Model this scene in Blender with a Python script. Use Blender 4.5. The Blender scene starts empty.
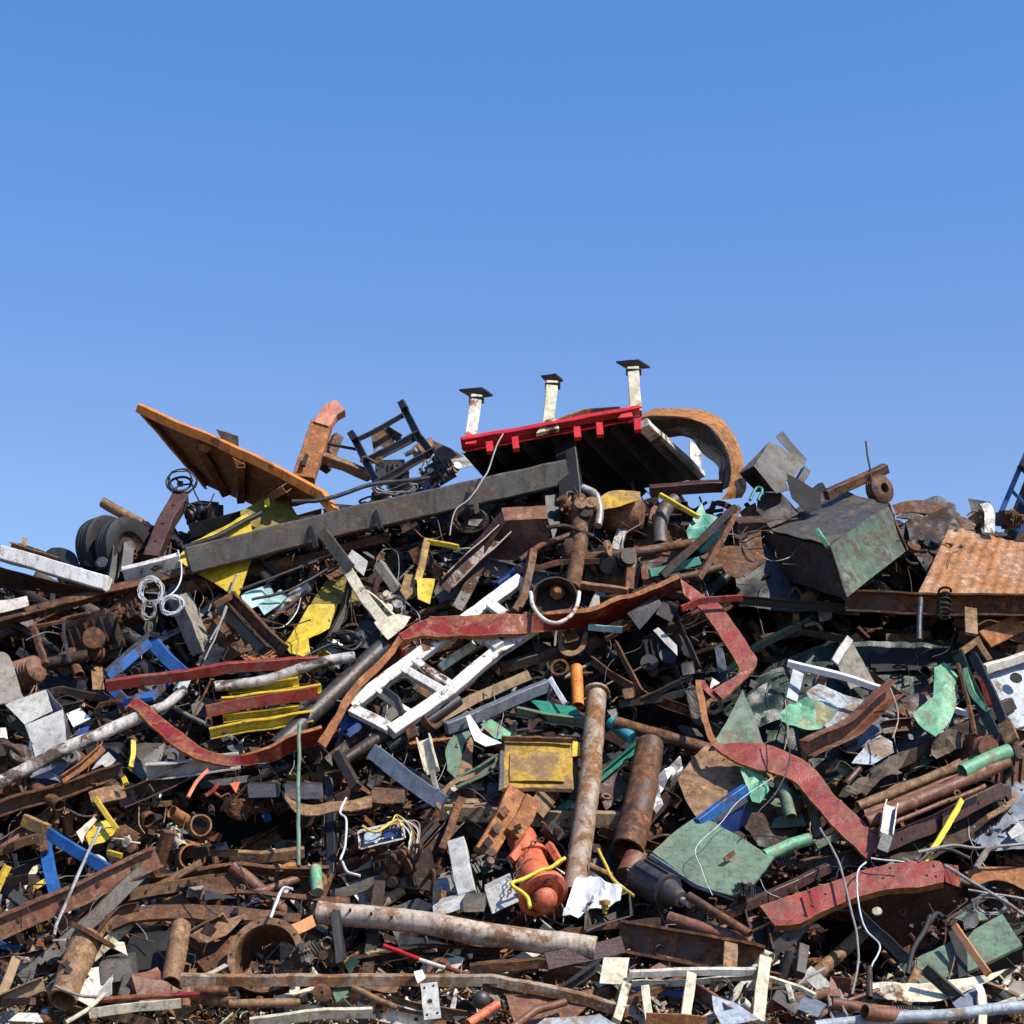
import bpy, bmesh, math, random
from mathutils import Vector, noise, Matrix
R = math.radians
rnd = random.Random(11)
sc = bpy.context.scene
COL = sc.collection

# ------------------------------------------------------------------ camera
CAM = Vector((0, -28, 1.7)); TH = R(11.6); F = 1911.0
FW = Vector((0, math.cos(TH), math.sin(TH))); UP = Vector((0, -math.sin(TH), math.cos(TH)))
cd = bpy.data.cameras.new('camera'); cam = bpy.data.objects.new('camera', cd); COL.objects.link(cam)
cam.location = CAM; cam.rotation_euler = (R(90) + TH, 0, 0)
cd.sensor_width = 36; cd.lens = 36 * F / 1024; cd.clip_end = 6000; cd.clip_start = .1
sc.camera = cam

def base_y(px, py):
    """how far back the sloping face of the heap lies at this height"""
    return max(-.3, (1024 - py) / 544 * 7.6)
def at_y(px, py, Y):
    v = FW + Vector((1, 0, 0)) * ((px - 512) / F) + UP * (-(py - 512) / F)
    return CAM + v * ((Y - CAM.y) / v.y)
def W(px, py, d=0.0): return at_y(px, py, base_y(px, py) + (d * 1.2 if d < 0 else d))
def proj(p):
    q = p - CAM; z = q.dot(FW)
    return 512 + F * q.x / z, 512 - F * q.dot(UP) / z
def mpp(p): return (p - CAM).dot(FW) / F          # metres per pixel there

# ------------------------------------------------------------------ materials
MATS = {}
def material(name, col, rust=.35, rough=.55, metal=0.0, var=.35, bump=.25, rustcol=None, spec=.5, scale=1.0, dirt=.3):
    m = bpy.data.materials.new(name); m.use_nodes = True
    nt = m.node_tree; N = nt.nodes; L = nt.links
    bs = N['Principled BSDF']
    tc = N.new('ShaderNodeTexCoord'); oi = N.new('ShaderNodeObjectInfo')
    ad = N.new('ShaderNodeVectorMath'); ad.operation = 'ADD'
    cx = N.new('ShaderNodeVectorMath'); cx.operation = 'SCALE'; cx.inputs[0].default_value = (37, 19, 53)
    L.new(oi.outputs['Random'], cx.inputs['Scale'])
    L.new(tc.outputs['Object'], ad.inputs[0]); L.new(cx.outputs[0], ad.inputs[1])
    def nz(s, det=6, ro=.65, dist=0.0):
        n = N.new('ShaderNodeTexNoise'); n.inputs['Scale'].default_value = s * scale; n.inputs['Detail'].default_value = det
        n.inputs['Roughness'].default_value = ro; n.inputs['Distortion'].default_value = dist
        L.new(ad.outputs[0], n.inputs['Vector']); return n
    def ramp(n, a, b, ca=(0, 0, 0, 1), cb=(1, 1, 1, 1)):
        r = N.new('ShaderNodeValToRGB'); r.color_ramp.elements[0].position = a; r.color_ramp.elements[1].position = b
        r.color_ramp.elements[0].color = ca; r.color_ramp.elements[1].color = cb
        L.new(n.outputs[0], r.inputs[0]); return r
    def mix(fac, a, b, typ='MIX'):
        x = N.new('ShaderNodeMix'); x.data_type = 'RGBA'; x.blend_type = typ
        for sock, v in ((x.inputs[0], fac), (x.inputs[6], a), (x.inputs[7], b)):
            if hasattr(v, 'links'): L.new(v, sock)
            elif isinstance(v, (int, float)): sock.default_value = v
            else: sock.default_value = tuple(v) + ((1,) if len(v) == 3 else ())
        return x.outputs[2]
    n1 = nz(1.6, 8, .72, .3); n2 = nz(5.5, 6, .7); n3 = nz(26, 4, .7); n4 = nz(.55, 3, .5)
    # paint varies in tone
    v = ramp(n2, .3, .7, (1 - var, 1 - var, 1 - var, 1), (1 + var * .45, 1 + var * .42, 1 + var * .38, 1))
    base = mix(1.0, col, v.outputs[0], 'MULTIPLY')
    # dust and grime
    g = ramp(n4, .42, .72)
    base = mix(mix(1.0, (dirt,) * 3, g.outputs[0], 'MULTIPLY'), base, (.11, .07, .042))
    n5 = nz(2.6, 8, .8, .6); sk = ramp(n5, .52, .60, (1, 1, 1, 1), (.45, .42, .40, 1))
    base = mix(min(1, .25 + rust), base, mix(1.0, base, sk.outputs[0], 'MULTIPLY'))
    # drips and scrapes running down the piece
    mp = N.new('ShaderNodeMapping'); mp.inputs['Scale'].default_value = (7, 7, 1.1); mp.inputs['Rotation'].default_value = (.25, .5, .1); L.new(ad.outputs[0], mp.inputs[0])
    n7 = N.new('ShaderNodeTexNoise'); n7.inputs['Scale'].default_value = 1.6; n7.inputs['Detail'].default_value = 7; n7.inputs['Roughness'].default_value = .7; L.new(mp.outputs[0], n7.inputs['Vector'])
    dk = ramp(n7, .50, .64, (1, 1, 1, 1), (.38, .33, .29, 1)); base = mix(min(1, .3 + rust), base, mix(1.0, base, dk.outputs[0], 'MULTIPLY'))
    rc = rustcol or ((.045, .022, .015), (.26, .105, .04))
    n6 = nz(8, 9, .78, .4); rr = ramp(n6, .34, .66, tuple(rc[0]) + (1,), tuple(rc[1]) + (1,))
    rr.color_ramp.elements.new(.5).color = tuple(x * .55 + y * .3 for x, y in zip(rc[0], rc[1])) + (1,)
    t = .68 - rust * .42
    rm = ramp(n1, t, t + .06)
    sp = ramp(n6, .70 - rust * .14, .76 - rust * .14)
    fac = N.new('ShaderNodeMath'); fac.operation = 'MAXIMUM'; fac.use_clamp = True
    s2 = N.new('ShaderNodeMath'); s2.operation = 'MULTIPLY'; s2.inputs[1].default_value = min(1, rust * 2)
    L.new(sp.outputs[0], s2.inputs[0]); L.new(rm.outputs[0], fac.inputs[0]); L.new(s2.outputs[0], fac.inputs[1])
    c = mix(fac.outputs[0], base, rr.outputs[0])
    L.new(c, bs.inputs['Base Color'])
    ro = N.new('ShaderNodeMapRange'); ro.inputs[3].default_value = rough; ro.inputs[4].default_value = .9
    L.new(fac.outputs[0], ro.inputs[0]); L.new(ro.outputs[0], bs.inputs['Roughness'])
    bs.inputs['Metallic'].default_value = metal
    bs.inputs['Specular IOR Level'].default_value = spec
    bp = N.new('ShaderNodeBump'); bp.inputs['Strength'].default_value = bump; bp.inputs['Distance'].default_value = .03
    hs = N.new('ShaderNodeMath'); hs.operation = 'ADD'
    L.new(n2.outputs[0], hs.inputs[0]); L.new(n3.outputs[0], hs.inputs[1]); L.new(hs.outputs[0], bp.inputs['Height'])
    L.new(bp.outputs[0], bs.inputs['Normal'])
    MATS[name] = m; return m
M = material
DR = ((.03, .016, .012), (.13, .06, .035)); OR = ((.14, .05, .02), (.50, .20, .06))
M('dark_rust', (.035, .024, .018), .5, .5, rustcol=((.008, .005, .004), (.12, .052, .024)), var=.6, dirt=.12)
M('brown_rust', (.095, .043, .02), .55, .55, rustcol=((.022, .010, .006), (.30, .12, .042)), var=.6)
M('tan_rust', (.29, .155, .07), .5, .6, rustcol=((.07, .027, .011), (.46, .27, .13)), var=.6)
M('orange_rust', (.38, .14, .035), .6, .7, rustcol=OR, var=.6)
M('bright_orange', (.78, .24, .025), .3, .55, rustcol=((.20, .06, .02), (.48, .17, .04)), dirt=.15)
M('corrugated_orange', (.42, .165, .035), .55, .7, rustcol=((.20, .07, .02), (.60, .38, .24)), dirt=.35, var=.5)
M('tailgate_under', (.20, .075, .022), .5, .6, rustcol=((.04, .018, .009), (.42, .15, .03)), var=.6)
M('salmon', (.80, .17, .07), .26, .5, dirt=.35, var=.4, rustcol=((.05, .025, .018), (.35, .12, .06)))
M('black_steel', (.012, .012, .014), .2, .5, dirt=.08, rustcol=DR)
M('deep_black', (.008, .0075, .007), .08, .8, dirt=.04, rustcol=DR)  # plain near-black; also stands in for shade deep in the heap
M('grey_steel', (.06, .062, .068), .3, .42, .3, rustcol=((.06, .045, .035), (.17, .13, .10)))
M('olive_steel', (.085, .078, .066), .35, .5, .1, rustcol=((.07, .05, .035), (.2, .15, .1)))
M('blue_grey', (.16, .19, .24), .25, .5, .1, rustcol=((.08, .05, .035), (.2, .14, .1)))
M('mottled', (.60, .57, .53), .42, .5, rustcol=((.02, .018, .018), (.20, .13, .09)), var=.5)
M('galvanised', (.44, .42, .40), .3, .4, .35, rustcol=((.15, .11, .08), (.34, .27, .2)))
M('light_sheet', (.50, .49, .455), .18, .5, .0, rustcol=((.16, .13, .09), (.36, .30, .22)))
M('white_paint', (.80, .78, .73), .3, .4, dirt=.3, var=.12)
M('dirty_white', (.70, .66, .56), .3, .6, dirt=.25)
M('cream', (.66, .60, .43), .28, .6, dirt=.2)
M('paper_white', (.80, .80, .80), .03, .7, dirt=.1, var=.15)
M('red_strip', (.25, .021, .013), .4, .3, rustcol=((.10, .03, .02), (.40, .14, .05)), dirt=.15)
M('dull_red', (.29, .034, .022), .4, .36, rustcol=((.12, .04, .03), (.34, .13, .08)), dirt=.25)
M('bright_red', (.56, .010, .016), .2, .45, rustcol=DR, dirt=.12, var=.15)
M('maroon', (.075, .026, .022), .4, .42, rustcol=DR)
M('pink_rust', (.22, .08, .042), .45, .5, rustcol=((.06, .025, .015), (.38, .19, .10)), var=.5)
M('yellow', (.72, .50, .035), .2, .5, rustcol=((.14, .08, .03), (.4, .25, .07)), dirt=.2)
M('bright_yellow', (.82, .66, .04), .06, .5, dirt=.05)
M('tip_pink', (.60, .24, .15), .25, .5)
M('arch_brown', (.44, .17, .022), .4, .5, rustcol=((.07, .03, .012), (.42, .19, .045)), dirt=.1)
M('mustard', (.50, .29, .02), .45, .6, rustcol=((.16, .09, .04), (.40, .25, .10)), dirt=.3)
M('shaded_yellow', (.24, .19, .025), .2, .55, rustcol=DR)  # darker copy of yellow, with the shade put into the colour
M('sage', (.135, .215, .14), .3, .55, rustcol=((.13, .10, .06), (.30, .25, .16)), dirt=.25)
M('mint', (.15, .40, .23), .36, .5, rustcol=((.2, .16, .08), (.40, .38, .22)), dirt=.12)
M('teal', (.015, .22, .14), .15, .4, rustcol=DR, dirt=.1)
M('cyan', (.03, .28, .34), .1, .4, dirt=.1)
M('dark_green', (.006, .024, .014), .1, .4, dirt=.05, rustcol=DR)
M('green_rust', (.045, .10, .042), .5, .45, rustcol=((.03, .028, .022), (.13, .12, .085)), dirt=.3, var=.7)
M('bark_brown', (.13, .10, .065), .4, .9, rustcol=((.07, .05, .03), (.2, .16, .10)), bump=.6)
M('blue', (.012, .11, .36), .32, .45, rustcol=DR, dirt=.15)
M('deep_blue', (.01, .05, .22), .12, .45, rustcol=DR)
M('post_tan', (.40, .31, .22), .5, .55, rustcol=((.09, .04, .018), (.42, .2, .07)), var=.45)
M('pale_pipe', (.52, .42, .33), .42, .55, rustcol=((.14, .07, .035), (.42, .24, .13)), var=.4)
M('pale_blue', (.40, .47, .53), .34, .5, rustcol=((.16, .11, .08), (.4, .3, .2)))
M('aqua', (.30, .50, .50), .1, .5)
M('wood', (.34, .23, .13), .3, .85, rustcol=((.12, .08, .05), (.32, .22, .13)), bump=.4)
M('grey_wood', (.30, .27, .22), .3, .9, rustcol=((.12, .1, .08), (.3, .26, .2)), bump=.4)
M('rubber', (.012, .012, .013), .03, .7, dirt=.12)
M('cable', (.24, .23, .22), .05, .5, dirt=.3)
M('dark_cable', (.02, .02, .02), .05, .5)
M('white_cable', (.62, .66, .68), .03, .5, dirt=.1)
M('twine', (.40, .30, .18), .1, .9)
M('copper', (.45, .19, .08), .3, .45, .5)
M('lettering', (.03, .03, .035), .0, .6, var=.1)
M('tool_orange', (.62, .27, .10), .1, .6, dirt=.2)
mt = lambda n: MATS[n]

# ------------------------------------------------------------------ mesh building
class MB:
    def __init__(s): s.v = []; s.f = []; s.mi = []; s.wear = 1.0
    def add(s, vs, fs, mi=0):
        o = len(s.v); s.v += [tuple(x) for x in vs]; s.f += [tuple(i + o for i in f) for f in fs]; s.mi += [mi] * len(fs)
    def box(s, c, X, Y, Z, mi=0):
        c = Vector(c); v = [c + X * a + Y * b + Z * e for e in (-.5, .5) for b in (-.5, .5) for a in (-.5, .5)]
        s.add(v, [(0, 2, 3, 1), (4, 5, 7, 6), (0, 1, 5, 4), (2, 6, 7, 3), (0, 4, 6, 2), (1, 3, 7, 5)], mi)
    def sweep(s, path, prof, ns=None, caps=True, closed=False, mi=0, inner=None):
        """prof: closed 2D list in (side, normal); ns: list of (S, N) frames; inner: second profile makes a hollow tube"""
        k = len(prof); vs = []; fs = []
        n = len(path)
        for p, (S, Nn) in zip(path, ns):
            vs += [p + S * a + Nn * b for a, b in prof]
        rng = range(n if closed else n - 1)
        for i in rng:
            j = (i + 1) % n
            for q in range(k):
                r = (q + 1) % k
                fs.append((i * k + q, i * k + r, j * k + r, j * k + q))
        if inner:
            o = len(vs)
            for p, (S, Nn) in zip(path, ns): vs += [p + S * a + Nn * b for a, b in inner]
            for i in rng:
                j = (i + 1) % n
                for q in range(k):
                    r = (q + 1) % k
                    fs.append((o + i * k + r, o + i * k + q, o + j * k + q, o + j * k + r))
            if not closed:
                e = (n - 1) * k
                for q in range(k):
                    r = (q + 1) % k
                    fs.append((q, o + q, o + r, r)); fs.append((e + q, e + r, o + e + r, o + e + q))
        elif caps and not closed:
            fs.append(tuple(range(k))[::-1]); fs.append(tuple((n - 1) * k + q for q in range(k)))
        s.add(vs, fs, mi)
    def build(s, name, mat, parent=None, smooth=35, recalc=True, wear=.012):
        if not s.v: return None
        vs = [Vector(x) for x in s.v]
        wear *= s.wear
        if wear and len(vs) < 20000:      # nothing here is perfectly straight: dents and bends of a centimetre or two
            vs = [p + noise.noise_vector(p * 3.1) * wear + noise.noise_vector(p * 9) * wear * .35 for p in vs]
        c = sum(vs, Vector()) / len(vs)
        if parent: c = org(parent)
        me = bpy.data.meshes.new(name)
        me.from_pydata([v - c for v in vs], [], s.f)
        mats = mat if isinstance(mat, (list, tuple)) else [mat]
        for m_ in mats: me.materials.append(mt(m_) if isinstance(m_, str) else m_)
        if len(mats) > 1: me.polygons.foreach_set('material_index', s.mi)
        if recalc:
            bm = bmesh.new(); bm.from_mesh(me); bmesh.ops.recalc_face_normals(bm, faces=bm.faces); bm.to_mesh(me); bm.free()
        if smooth:
            me.shade_smooth(); me.set_sharp_from_angle(angle=R(smooth))
        o = bpy.data.objects.new(name, me); COL.objects.link(o)
        if parent: o.parent = parent
        else: o.location = c
        return o

def org(p):
    v = p.location.copy()
    while p.parent: p = p.parent; v += p.location
    return v
def empty(name, loc):
    o = bpy.data.objects.new(name, None); COL.objects.link(o); o.location = loc; o.empty_display_size = .2
    return o
LMS = []; LABELS = {}
def tag(o, label, cat, group=None, kind=None, lm=None):
    o['label'] = label; o['category'] = cat
    if group: o['group'] = group
    o['kind'] = kind or 'thing'
    if label in LABELS: print('DUP LABEL', label)
    LABELS[label] = o.name
    if lm: LMS.append((lm, *proj(o.location)))
    return o
def T(name, cat, label, x, y, d=0.0, group=None, lm=None):
    return tag(empty(name, W(x, y, d)), label, cat, group, None, lm)

def P3(pts, d=0.0): return [W(p[0], p[1], (p[2] if len(p) > 2 else d)) for p in pts]
def catmull(P, n=8):
    if len(P) < 3: return [P[0].lerp(P[1], i / n) for i in range(n + 1)]
    Q = [P[0] * 2 - P[1]] + P + [P[-1] * 2 - P[-2]]; out = []
    for i in range(1, len(Q) - 2):
        a, b, c, e = Q[i - 1:i + 3]
        for k in range(n):
            t = k / n
            out.append(.5 * ((2 * b) + (c - a) * t + (2 * a - 5 * b + 4 * c - e) * t * t + (3 * b - a - 3 * c + e) * t ** 3))
    out.append(P[-1]); return out
def frames(path, roll=0.0, closed=False):
    fr = []; n = len(path); prevN = None
    for i, p in enumerate(path):
        a = path[(i - 1) % n] if (closed or i) else p; b = path[(i + 1) % n] if (closed or i < n - 1) else p
        t1 = (p - a); t2 = (b - p)
        t = ((t1.normalized() if t1.length > 1e-9 else Vector()) + (t2.normalized() if t2.length > 1e-9 else Vector()))
        if t.length < 1e-6: t = t2 if t2.length else Vector((1, 0, 0))
        t.normalize()
        if prevN is None:
            nn = (CAM - p).normalized()
            nn = nn - t * nn.dot(t)
            if nn.length < .15: nn = Vector((0, 0, 1)) - t * t.z
            nn.normalize()
            s = t.cross(nn)
            if s.z < 0: s = -s
            r = R(roll); nn, s = nn * math.cos(r) - s * math.sin(r), s * math.cos(r) + nn * math.sin(r)
        else:
            nn = prevN - t * prevN.dot(t); nn.normalize(); s = t.cross(nn)
            if s.dot(prevS) < 0: s = -s
        prevN, prevS = nn, s
        k = 1.0
        if t1.length > 1e-9 and t2.length > 1e-9:
            cosh = math.sqrt(max(.25, (1 + t1.normalized().dot(t2.normalized())) / 2)); k = 1 / cosh
        # mitre only in the bending plane: close enough for gentle bends
        bend = (t2.normalized() - t1.normalized()) if (t1.length > 1e-9 and t2.length > 1e-9) else Vector()
        ks = 1 + (k - 1) * (abs(bend.normalized().dot(s)) if bend.length > 1e-4 else 0)
        kn = 1 + (k - 1) * (abs(bend.normalized().dot(nn)) if bend.length > 1e-4 else 0)
        fr.append((s * ks, nn * kn))
    return fr
def circ(r, n=12): return [(r * math.cos(2 * math.pi * i / n), r * math.sin(2 * math.pi * i / n)) for i in range(n)]
def profile(kind, w, t):
    """w half width, t half thickness"""
    c = min(w, t) * .14
    if kind == 'box': return [(-w + c, -t), (w - c, -t), (w, -t + c), (w, t - c), (w - c, t), (-w + c, t), (-w, t - c), (-w, -t + c)]
    if kind == 'flat': return [(-w, -t), (w, -t), (w, t), (-w, t)]
    f = w * .17; b = t * .14
    if kind == 'I': return [(-w, -t), (-w + f, -t), (-w + f, -b), (w - f, -b), (w - f, -t), (w, -t), (w, t), (w - f, t), (w - f, b), (-w + f, b), (-w + f, t), (-w, t)]
    if kind == 'C': return [(-w, -t), (w, -t), (w, t), (w - f, t), (w - f, -t + f), (-w + f, -t + f), (-w + f, t), (-w, t)]
    if kind == 'L': return [(-w, -t), (w, -t), (w, t), (w - f, t), (w - f, -t + f), (-w, -t + f)]
    if kind == 'U': return [(-w, t), (w, t), (w, -t), (w - f, -t), (w - f, t - f), (-w + f, t - f), (-w + f, -t), (-w, -t)]
def resample(path, step=.16, jit=.008):
    out = []
    for a, b in zip(path, path[1:]):
        k = max(1, int((b - a).length / step))
        for i in range(k): out.append(a.lerp(b, i / k))
    out.append(path[-1])
    if jit:
        o = rnd.random() * 100
        out = [p + noise.noise_vector(p * 1.3 + Vector((o, 0, 0))) * jit * 2 for p in out]
    return out

def fin(mb, name, cat, label, mat, P, group, lm, smooth=35):
    o = mb.build(name, mat, P, smooth)
    if P is None: tag(o, label, cat, group, None, lm)
    elif label: o['label'] = label
    return o
def B(name, cat, label, mat, pts, w, prof='box', t=None, roll=15, d=-.3, smooth=False, jit=.008, P=None, group=None, lm=None, bolts=0):
    path = P3(pts, d)
    if smooth: path = catmull(path, 8)
    s = mpp(path[0]); w2 = w * s / 2; t2 = (t * s / 2 if t else w2 * (.9 if prof != 'flat' else .12))
    path = resample(path, .14, jit * 1.6)
    mb = MB(); fr = frames(path, roll); mb.sweep(path, profile(prof, w2, t2), fr)
    o = fin(mb, name, cat, label, mat, P, group, lm)
    if bolts and P is None:
        # plain bolt heads sitting on the front face
        for i in range(bolts):
            q = (i + .7) / (bolts + .4) * (len(path) - 1); k = int(q); p = path[k].lerp(path[min(k + 1, len(path) - 1)], q - k)
            S, Nn = fr[k]; off = t2 if prof in ('box', 'flat', 'U') else (-t2 + w2 * .17 if prof in ('C', 'L') else t2 * .14)
            b = MB(); r = w2 * .22; c0 = p + Nn * (off - .004); b.sweep([c0, c0 + Nn * r * .8], circ(r, 6), [(S, S.cross(Nn).normalized())] * 2)
            b.build('bolt', 'dark_rust', o)
    return o
def PI(name, cat, label, mat, pts, r, d=-.3, hollow=True, smooth=False, n=16, jit=.004, P=None, group=None, lm=None, flange=(), wall=.16, taper=1.0, extra=None):
    path = P3(pts, d)
    if smooth: path = catmull(path, 8)
    s = mpp(path[0]); rr = r * s; path = resample(path, .16, jit * 1.6); fr = frames(path)
    m_ = len(path) - 1
    if taper != 1: fr = [(S * (1 + (taper - 1) * i / m_), N_ * (1 + (taper - 1) * i / m_)) for i, (S, N_) in enumerate(fr)]
    parent = P; root = None
    mb = MB(); mb.sweep(path, circ(rr, n), fr, inner=circ(rr * (1 - wall), n) if hollow else None)
    if flange and P is None:
        root = tag(empty(name, path[0]), label, cat, group, None, lm); parent = root
        o = mb.build('pipe_body' if 'pipe' not in name else 'tube', mat, root)
        for e in flange:
            a, b = (path[0], path[1]) if e == 0 else (path[-1], path[-2])
            t = (b - a).normalized(); S, N_ = fr[0 if e == 0 else -1]
            k = taper if e else 1
            S = S.normalized(); N_ = t.cross(S).normalized()
            fb = MB(); fb.sweep([a - t * .01, a + t * max(.035, rr * .22)], circ(rr * 1.32 * k, 20), [(S, N_)] * 2, inner=circ(rr * .86 * k, 20)); fl = fb.build('flange', mat, root)
        return root
    return fin(mb, name, cat, label, mat, P, group, lm)
def WI(name, cat, label, mat, pts, r=1.0, d=-.5, n=7, seg=8, P=None, group=None, lm=None, wob=.0):
    path = catmull(P3(pts, d), seg); rr = r * mpp(path[0])
    if wob: path = [p + noise.noise_vector(p * 4) * wob for p in path]
    mb = MB(); mb.sweep(path, circ(rr, n), frames(path)); return fin(mb, name, cat, label, mat, P, group, lm, 60)
def sheet_bm(P, t, crumple, maxl=.22, seed=None, freq=1.6):
    bm = bmesh.new(); vs = [bm.verts.new(p) for p in P]; f = bm.faces.new(vs)
    bm.normal_update(); nrm = f.normal.copy()
    bmesh.ops.triangulate(bm, faces=bm.faces[:])
    for _ in range(5):
        es = [e for e in bm.edges if e.calc_length() > maxl]
        if not es: break
        bmesh.ops.subdivide_edges(bm, edges=es, cuts=1)
        bmesh.ops.triangulate(bm, faces=[f for f in bm.faces if len(f.verts) > 3])
    o = Vector((seed if seed is not None else rnd.random() * 90, 3, 7))
    if crumple:
        for v in bm.verts:
            v.co += nrm * (noise.noise(v.co * freq + o) * crumple + noise.noise(v.co * freq * 3.3 + o) * crumple * .35)
        c_ = sum(P, Vector()) / len(P); dr_ = (P[1] - P[0]).normalized(); sz = max((p - c_).length for p in P); cu = noise.noise(c_ * 7) * min(crumple, .15) * 2.2
        for v in bm.verts:
            a_ = (v.co - c_).dot(dr_) / sz; rr_ = (v.co - c_).length / sz
            v.co += nrm * (cu * a_ * a_ + crumple * .5 * max(0, rr_ - .6) * noise.noise(v.co * 5))
    if nrm.dot(CAM - P[0]) < 0:
        for f in bm.faces: f.normal_flip()
    bmesh.ops.solidify(bm, geom=bm.faces[:], thickness=t)
    return bm
def bm_to_mb(bm, mb, mi=0):
    bm.verts.index_update(); mb.add([v.co.copy() for v in bm.verts], [[v.index for v in f.verts] for f in bm.faces], mi); bm.free()
def PL(name, cat, label, mat, pts, d=-.3, t=.012, crumple=.03, P=None, group=None, lm=None, smooth=28, freq=1.6, maxl=.13):
    crumple *= 1.35
    mb = MB(); bm_to_mb(sheet_bm(P3(pts, d), t, crumple, maxl, None, freq), mb)
    return fin(mb, name, cat, label, mat, P, group, lm, smooth)
def BX(name, cat, label, mat, O, A, Bp, C, P=None, group=None, lm=None, open_=None, t=.02, dent=.02, split=None, bev=.012):
    """box from a corner and its three neighbours; open_: which face is missing; split: {face: material} built as parts"""
    o, a, b, c = P3([O, A, Bp, C]); a -= o; b -= o; c -= o
    fs = {'ab': (o, o + a, o + a + b, o + b), 'ac': (o, o + a, o + a + c, o + c), 'bc': (o, o + b, o + b + c, o + c),
          'ab2': (o + c, o + a + c, o + a + b + c, o + b + c), 'ac2': (o + b, o + a + b, o + a + b + c, o + b + c), 'bc2': (o + a, o + a + b, o + a + b + c, o + a + c)}
    if open_ or split:
        root = P or tag(empty(name, o), label, cat, group, None, lm)
        cen = o + (a + b + c) / 2; body = MB()
        for k, q in fs.items():
            if open_ and k in open_: continue
            q = [p + (cen - p) * .002 for p in q]
            bm = sheet_bm(list(q), t, dent, .35)
            if split and k in split:
                m1 = MB(); bm_to_mb(bm, m1); nm, ma = split[k]; m1.build(nm, ma, root)
            else: bm_to_mb(bm, body)
        body.build('shell', mat, root); return root
    bm = bmesh.new(); vs = [bm.verts.new(o + a * i + b * j + c * k) for k in (0, 1) for j in (0, 1) for i in (0, 1)]
    for f in [(0, 2, 3, 1), (4, 5, 7, 6), (0, 1, 5, 4), (2, 6, 7, 3), (0, 4, 6, 2), (1, 3, 7, 5)]: bm.faces.new([vs[i] for i in f])
    bmesh.ops.recalc_face_normals(bm, faces=bm.faces[:])
    bmesh.ops.bevel(bm, geom=bm.edges[:], offset=min(bev, min(a.length, b.length, c.length) * .2), segments=1, affect='EDGES')
    if dent:
        bmesh.ops.triangulate(bm, faces=bm.faces[:])
        for _ in range(3):
            es = [e for e in bm.edges if e.calc_length() > .25]
            if not es: break
            bmesh.ops.subdivide_edges(bm, edges=es, cuts=1); bmesh.ops.triangulate(bm, faces=[f for f in bm.faces if len(f.verts) > 3])
        s0 = Vector((rnd.random() * 50, 0, 0))
        for v in bm.verts: v.co += noise.noise_vector(v.co * 2 + s0) * dent
    mb = MB(); bm_to_mb(bm, mb); return fin(mb, name, cat, label, mat, P, group, lm)
def ST(name, cat, label, mat, A, Bp, d=-.6, t=.012, lip=.05, n=10, P=None, group=None, lm=None, straight=False, back=1):
    """bent channel or strip between two traced edges"""
    a = P3(A, d); b = P3(Bp, d)
    if straight: a = resample(a, .25, 0); b = [b[0].lerp(b[-1], i / (len(a) - 1)) for i in range(len(a))]
    else: a = catmull(a, n); b = catmull(b, n)
    N_ = min(len(a), len(b)); mb = MB(); vs = []; fs = []
    for i in range(N_):
        p, q = a[i], b[i]; T_ = (a[min(i + 1, N_ - 1)] + b[min(i + 1, N_ - 1)] - a[max(i - 1, 0)] - b[max(i - 1, 0)]).normalized()
        w = (q - p).normalized(); nn = w.cross(T_); nn = nn.normalized() if nn.length > 1e-6 else Vector((0, -1, 0))
        if nn.dot(CAM - p) < 0: nn = -nn
        wav = noise.noise(p * 1.7) * .022 + noise.noise(p * 5) * .012
        p = p + nn * wav; q = q + nn * wav
        L_ = nn * lip * back
        e_ = min(.013, (q - p).length * .08); p = p + w * noise.noise(p * 4) * .014; q = q + w * noise.noise(q * 4 + Vector((9, 0, 0))) * .014
        if lip: vs += [p - L_, p, p + w * e_, q - w * e_, q, q - L_, q - L_ - w * t, q - nn * t * back - w * t, p - nn * t * back + w * t, p - L_ + w * t]
        else: vs += [p, q, q - nn * t, p - nn * t]
    k = 10 if lip else 4
    for i in range(N_ - 1):
        for q in range(k): r = (q + 1) % k; fs.append((i * k + q, i * k + r, (i + 1) * k + r, (i + 1) * k + q))
    if lip:
        for e in (0, (N_ - 1) * k): fs += [(e, e + 1, e + 8, e + 9), (e + 1, e + 2, e + 3, e + 4, e + 7, e + 8), (e + 4, e + 5, e + 6, e + 7)]
    else: fs += [(0, 1, 2, 3), tuple((N_ - 1) * k + q for q in range(4))]
    mb.add(vs, fs)
    if lip and mat in ('red_strip', 'dull_red'):
        for i in range((N_ - 1) * k):
            if i % k in (0, 1, 3, 4): mb.mi[i] = 1
        mat = [mat, 'orange_rust']
    return fin(mb, name, cat, label, mat, P, group, lm, 40)
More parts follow.
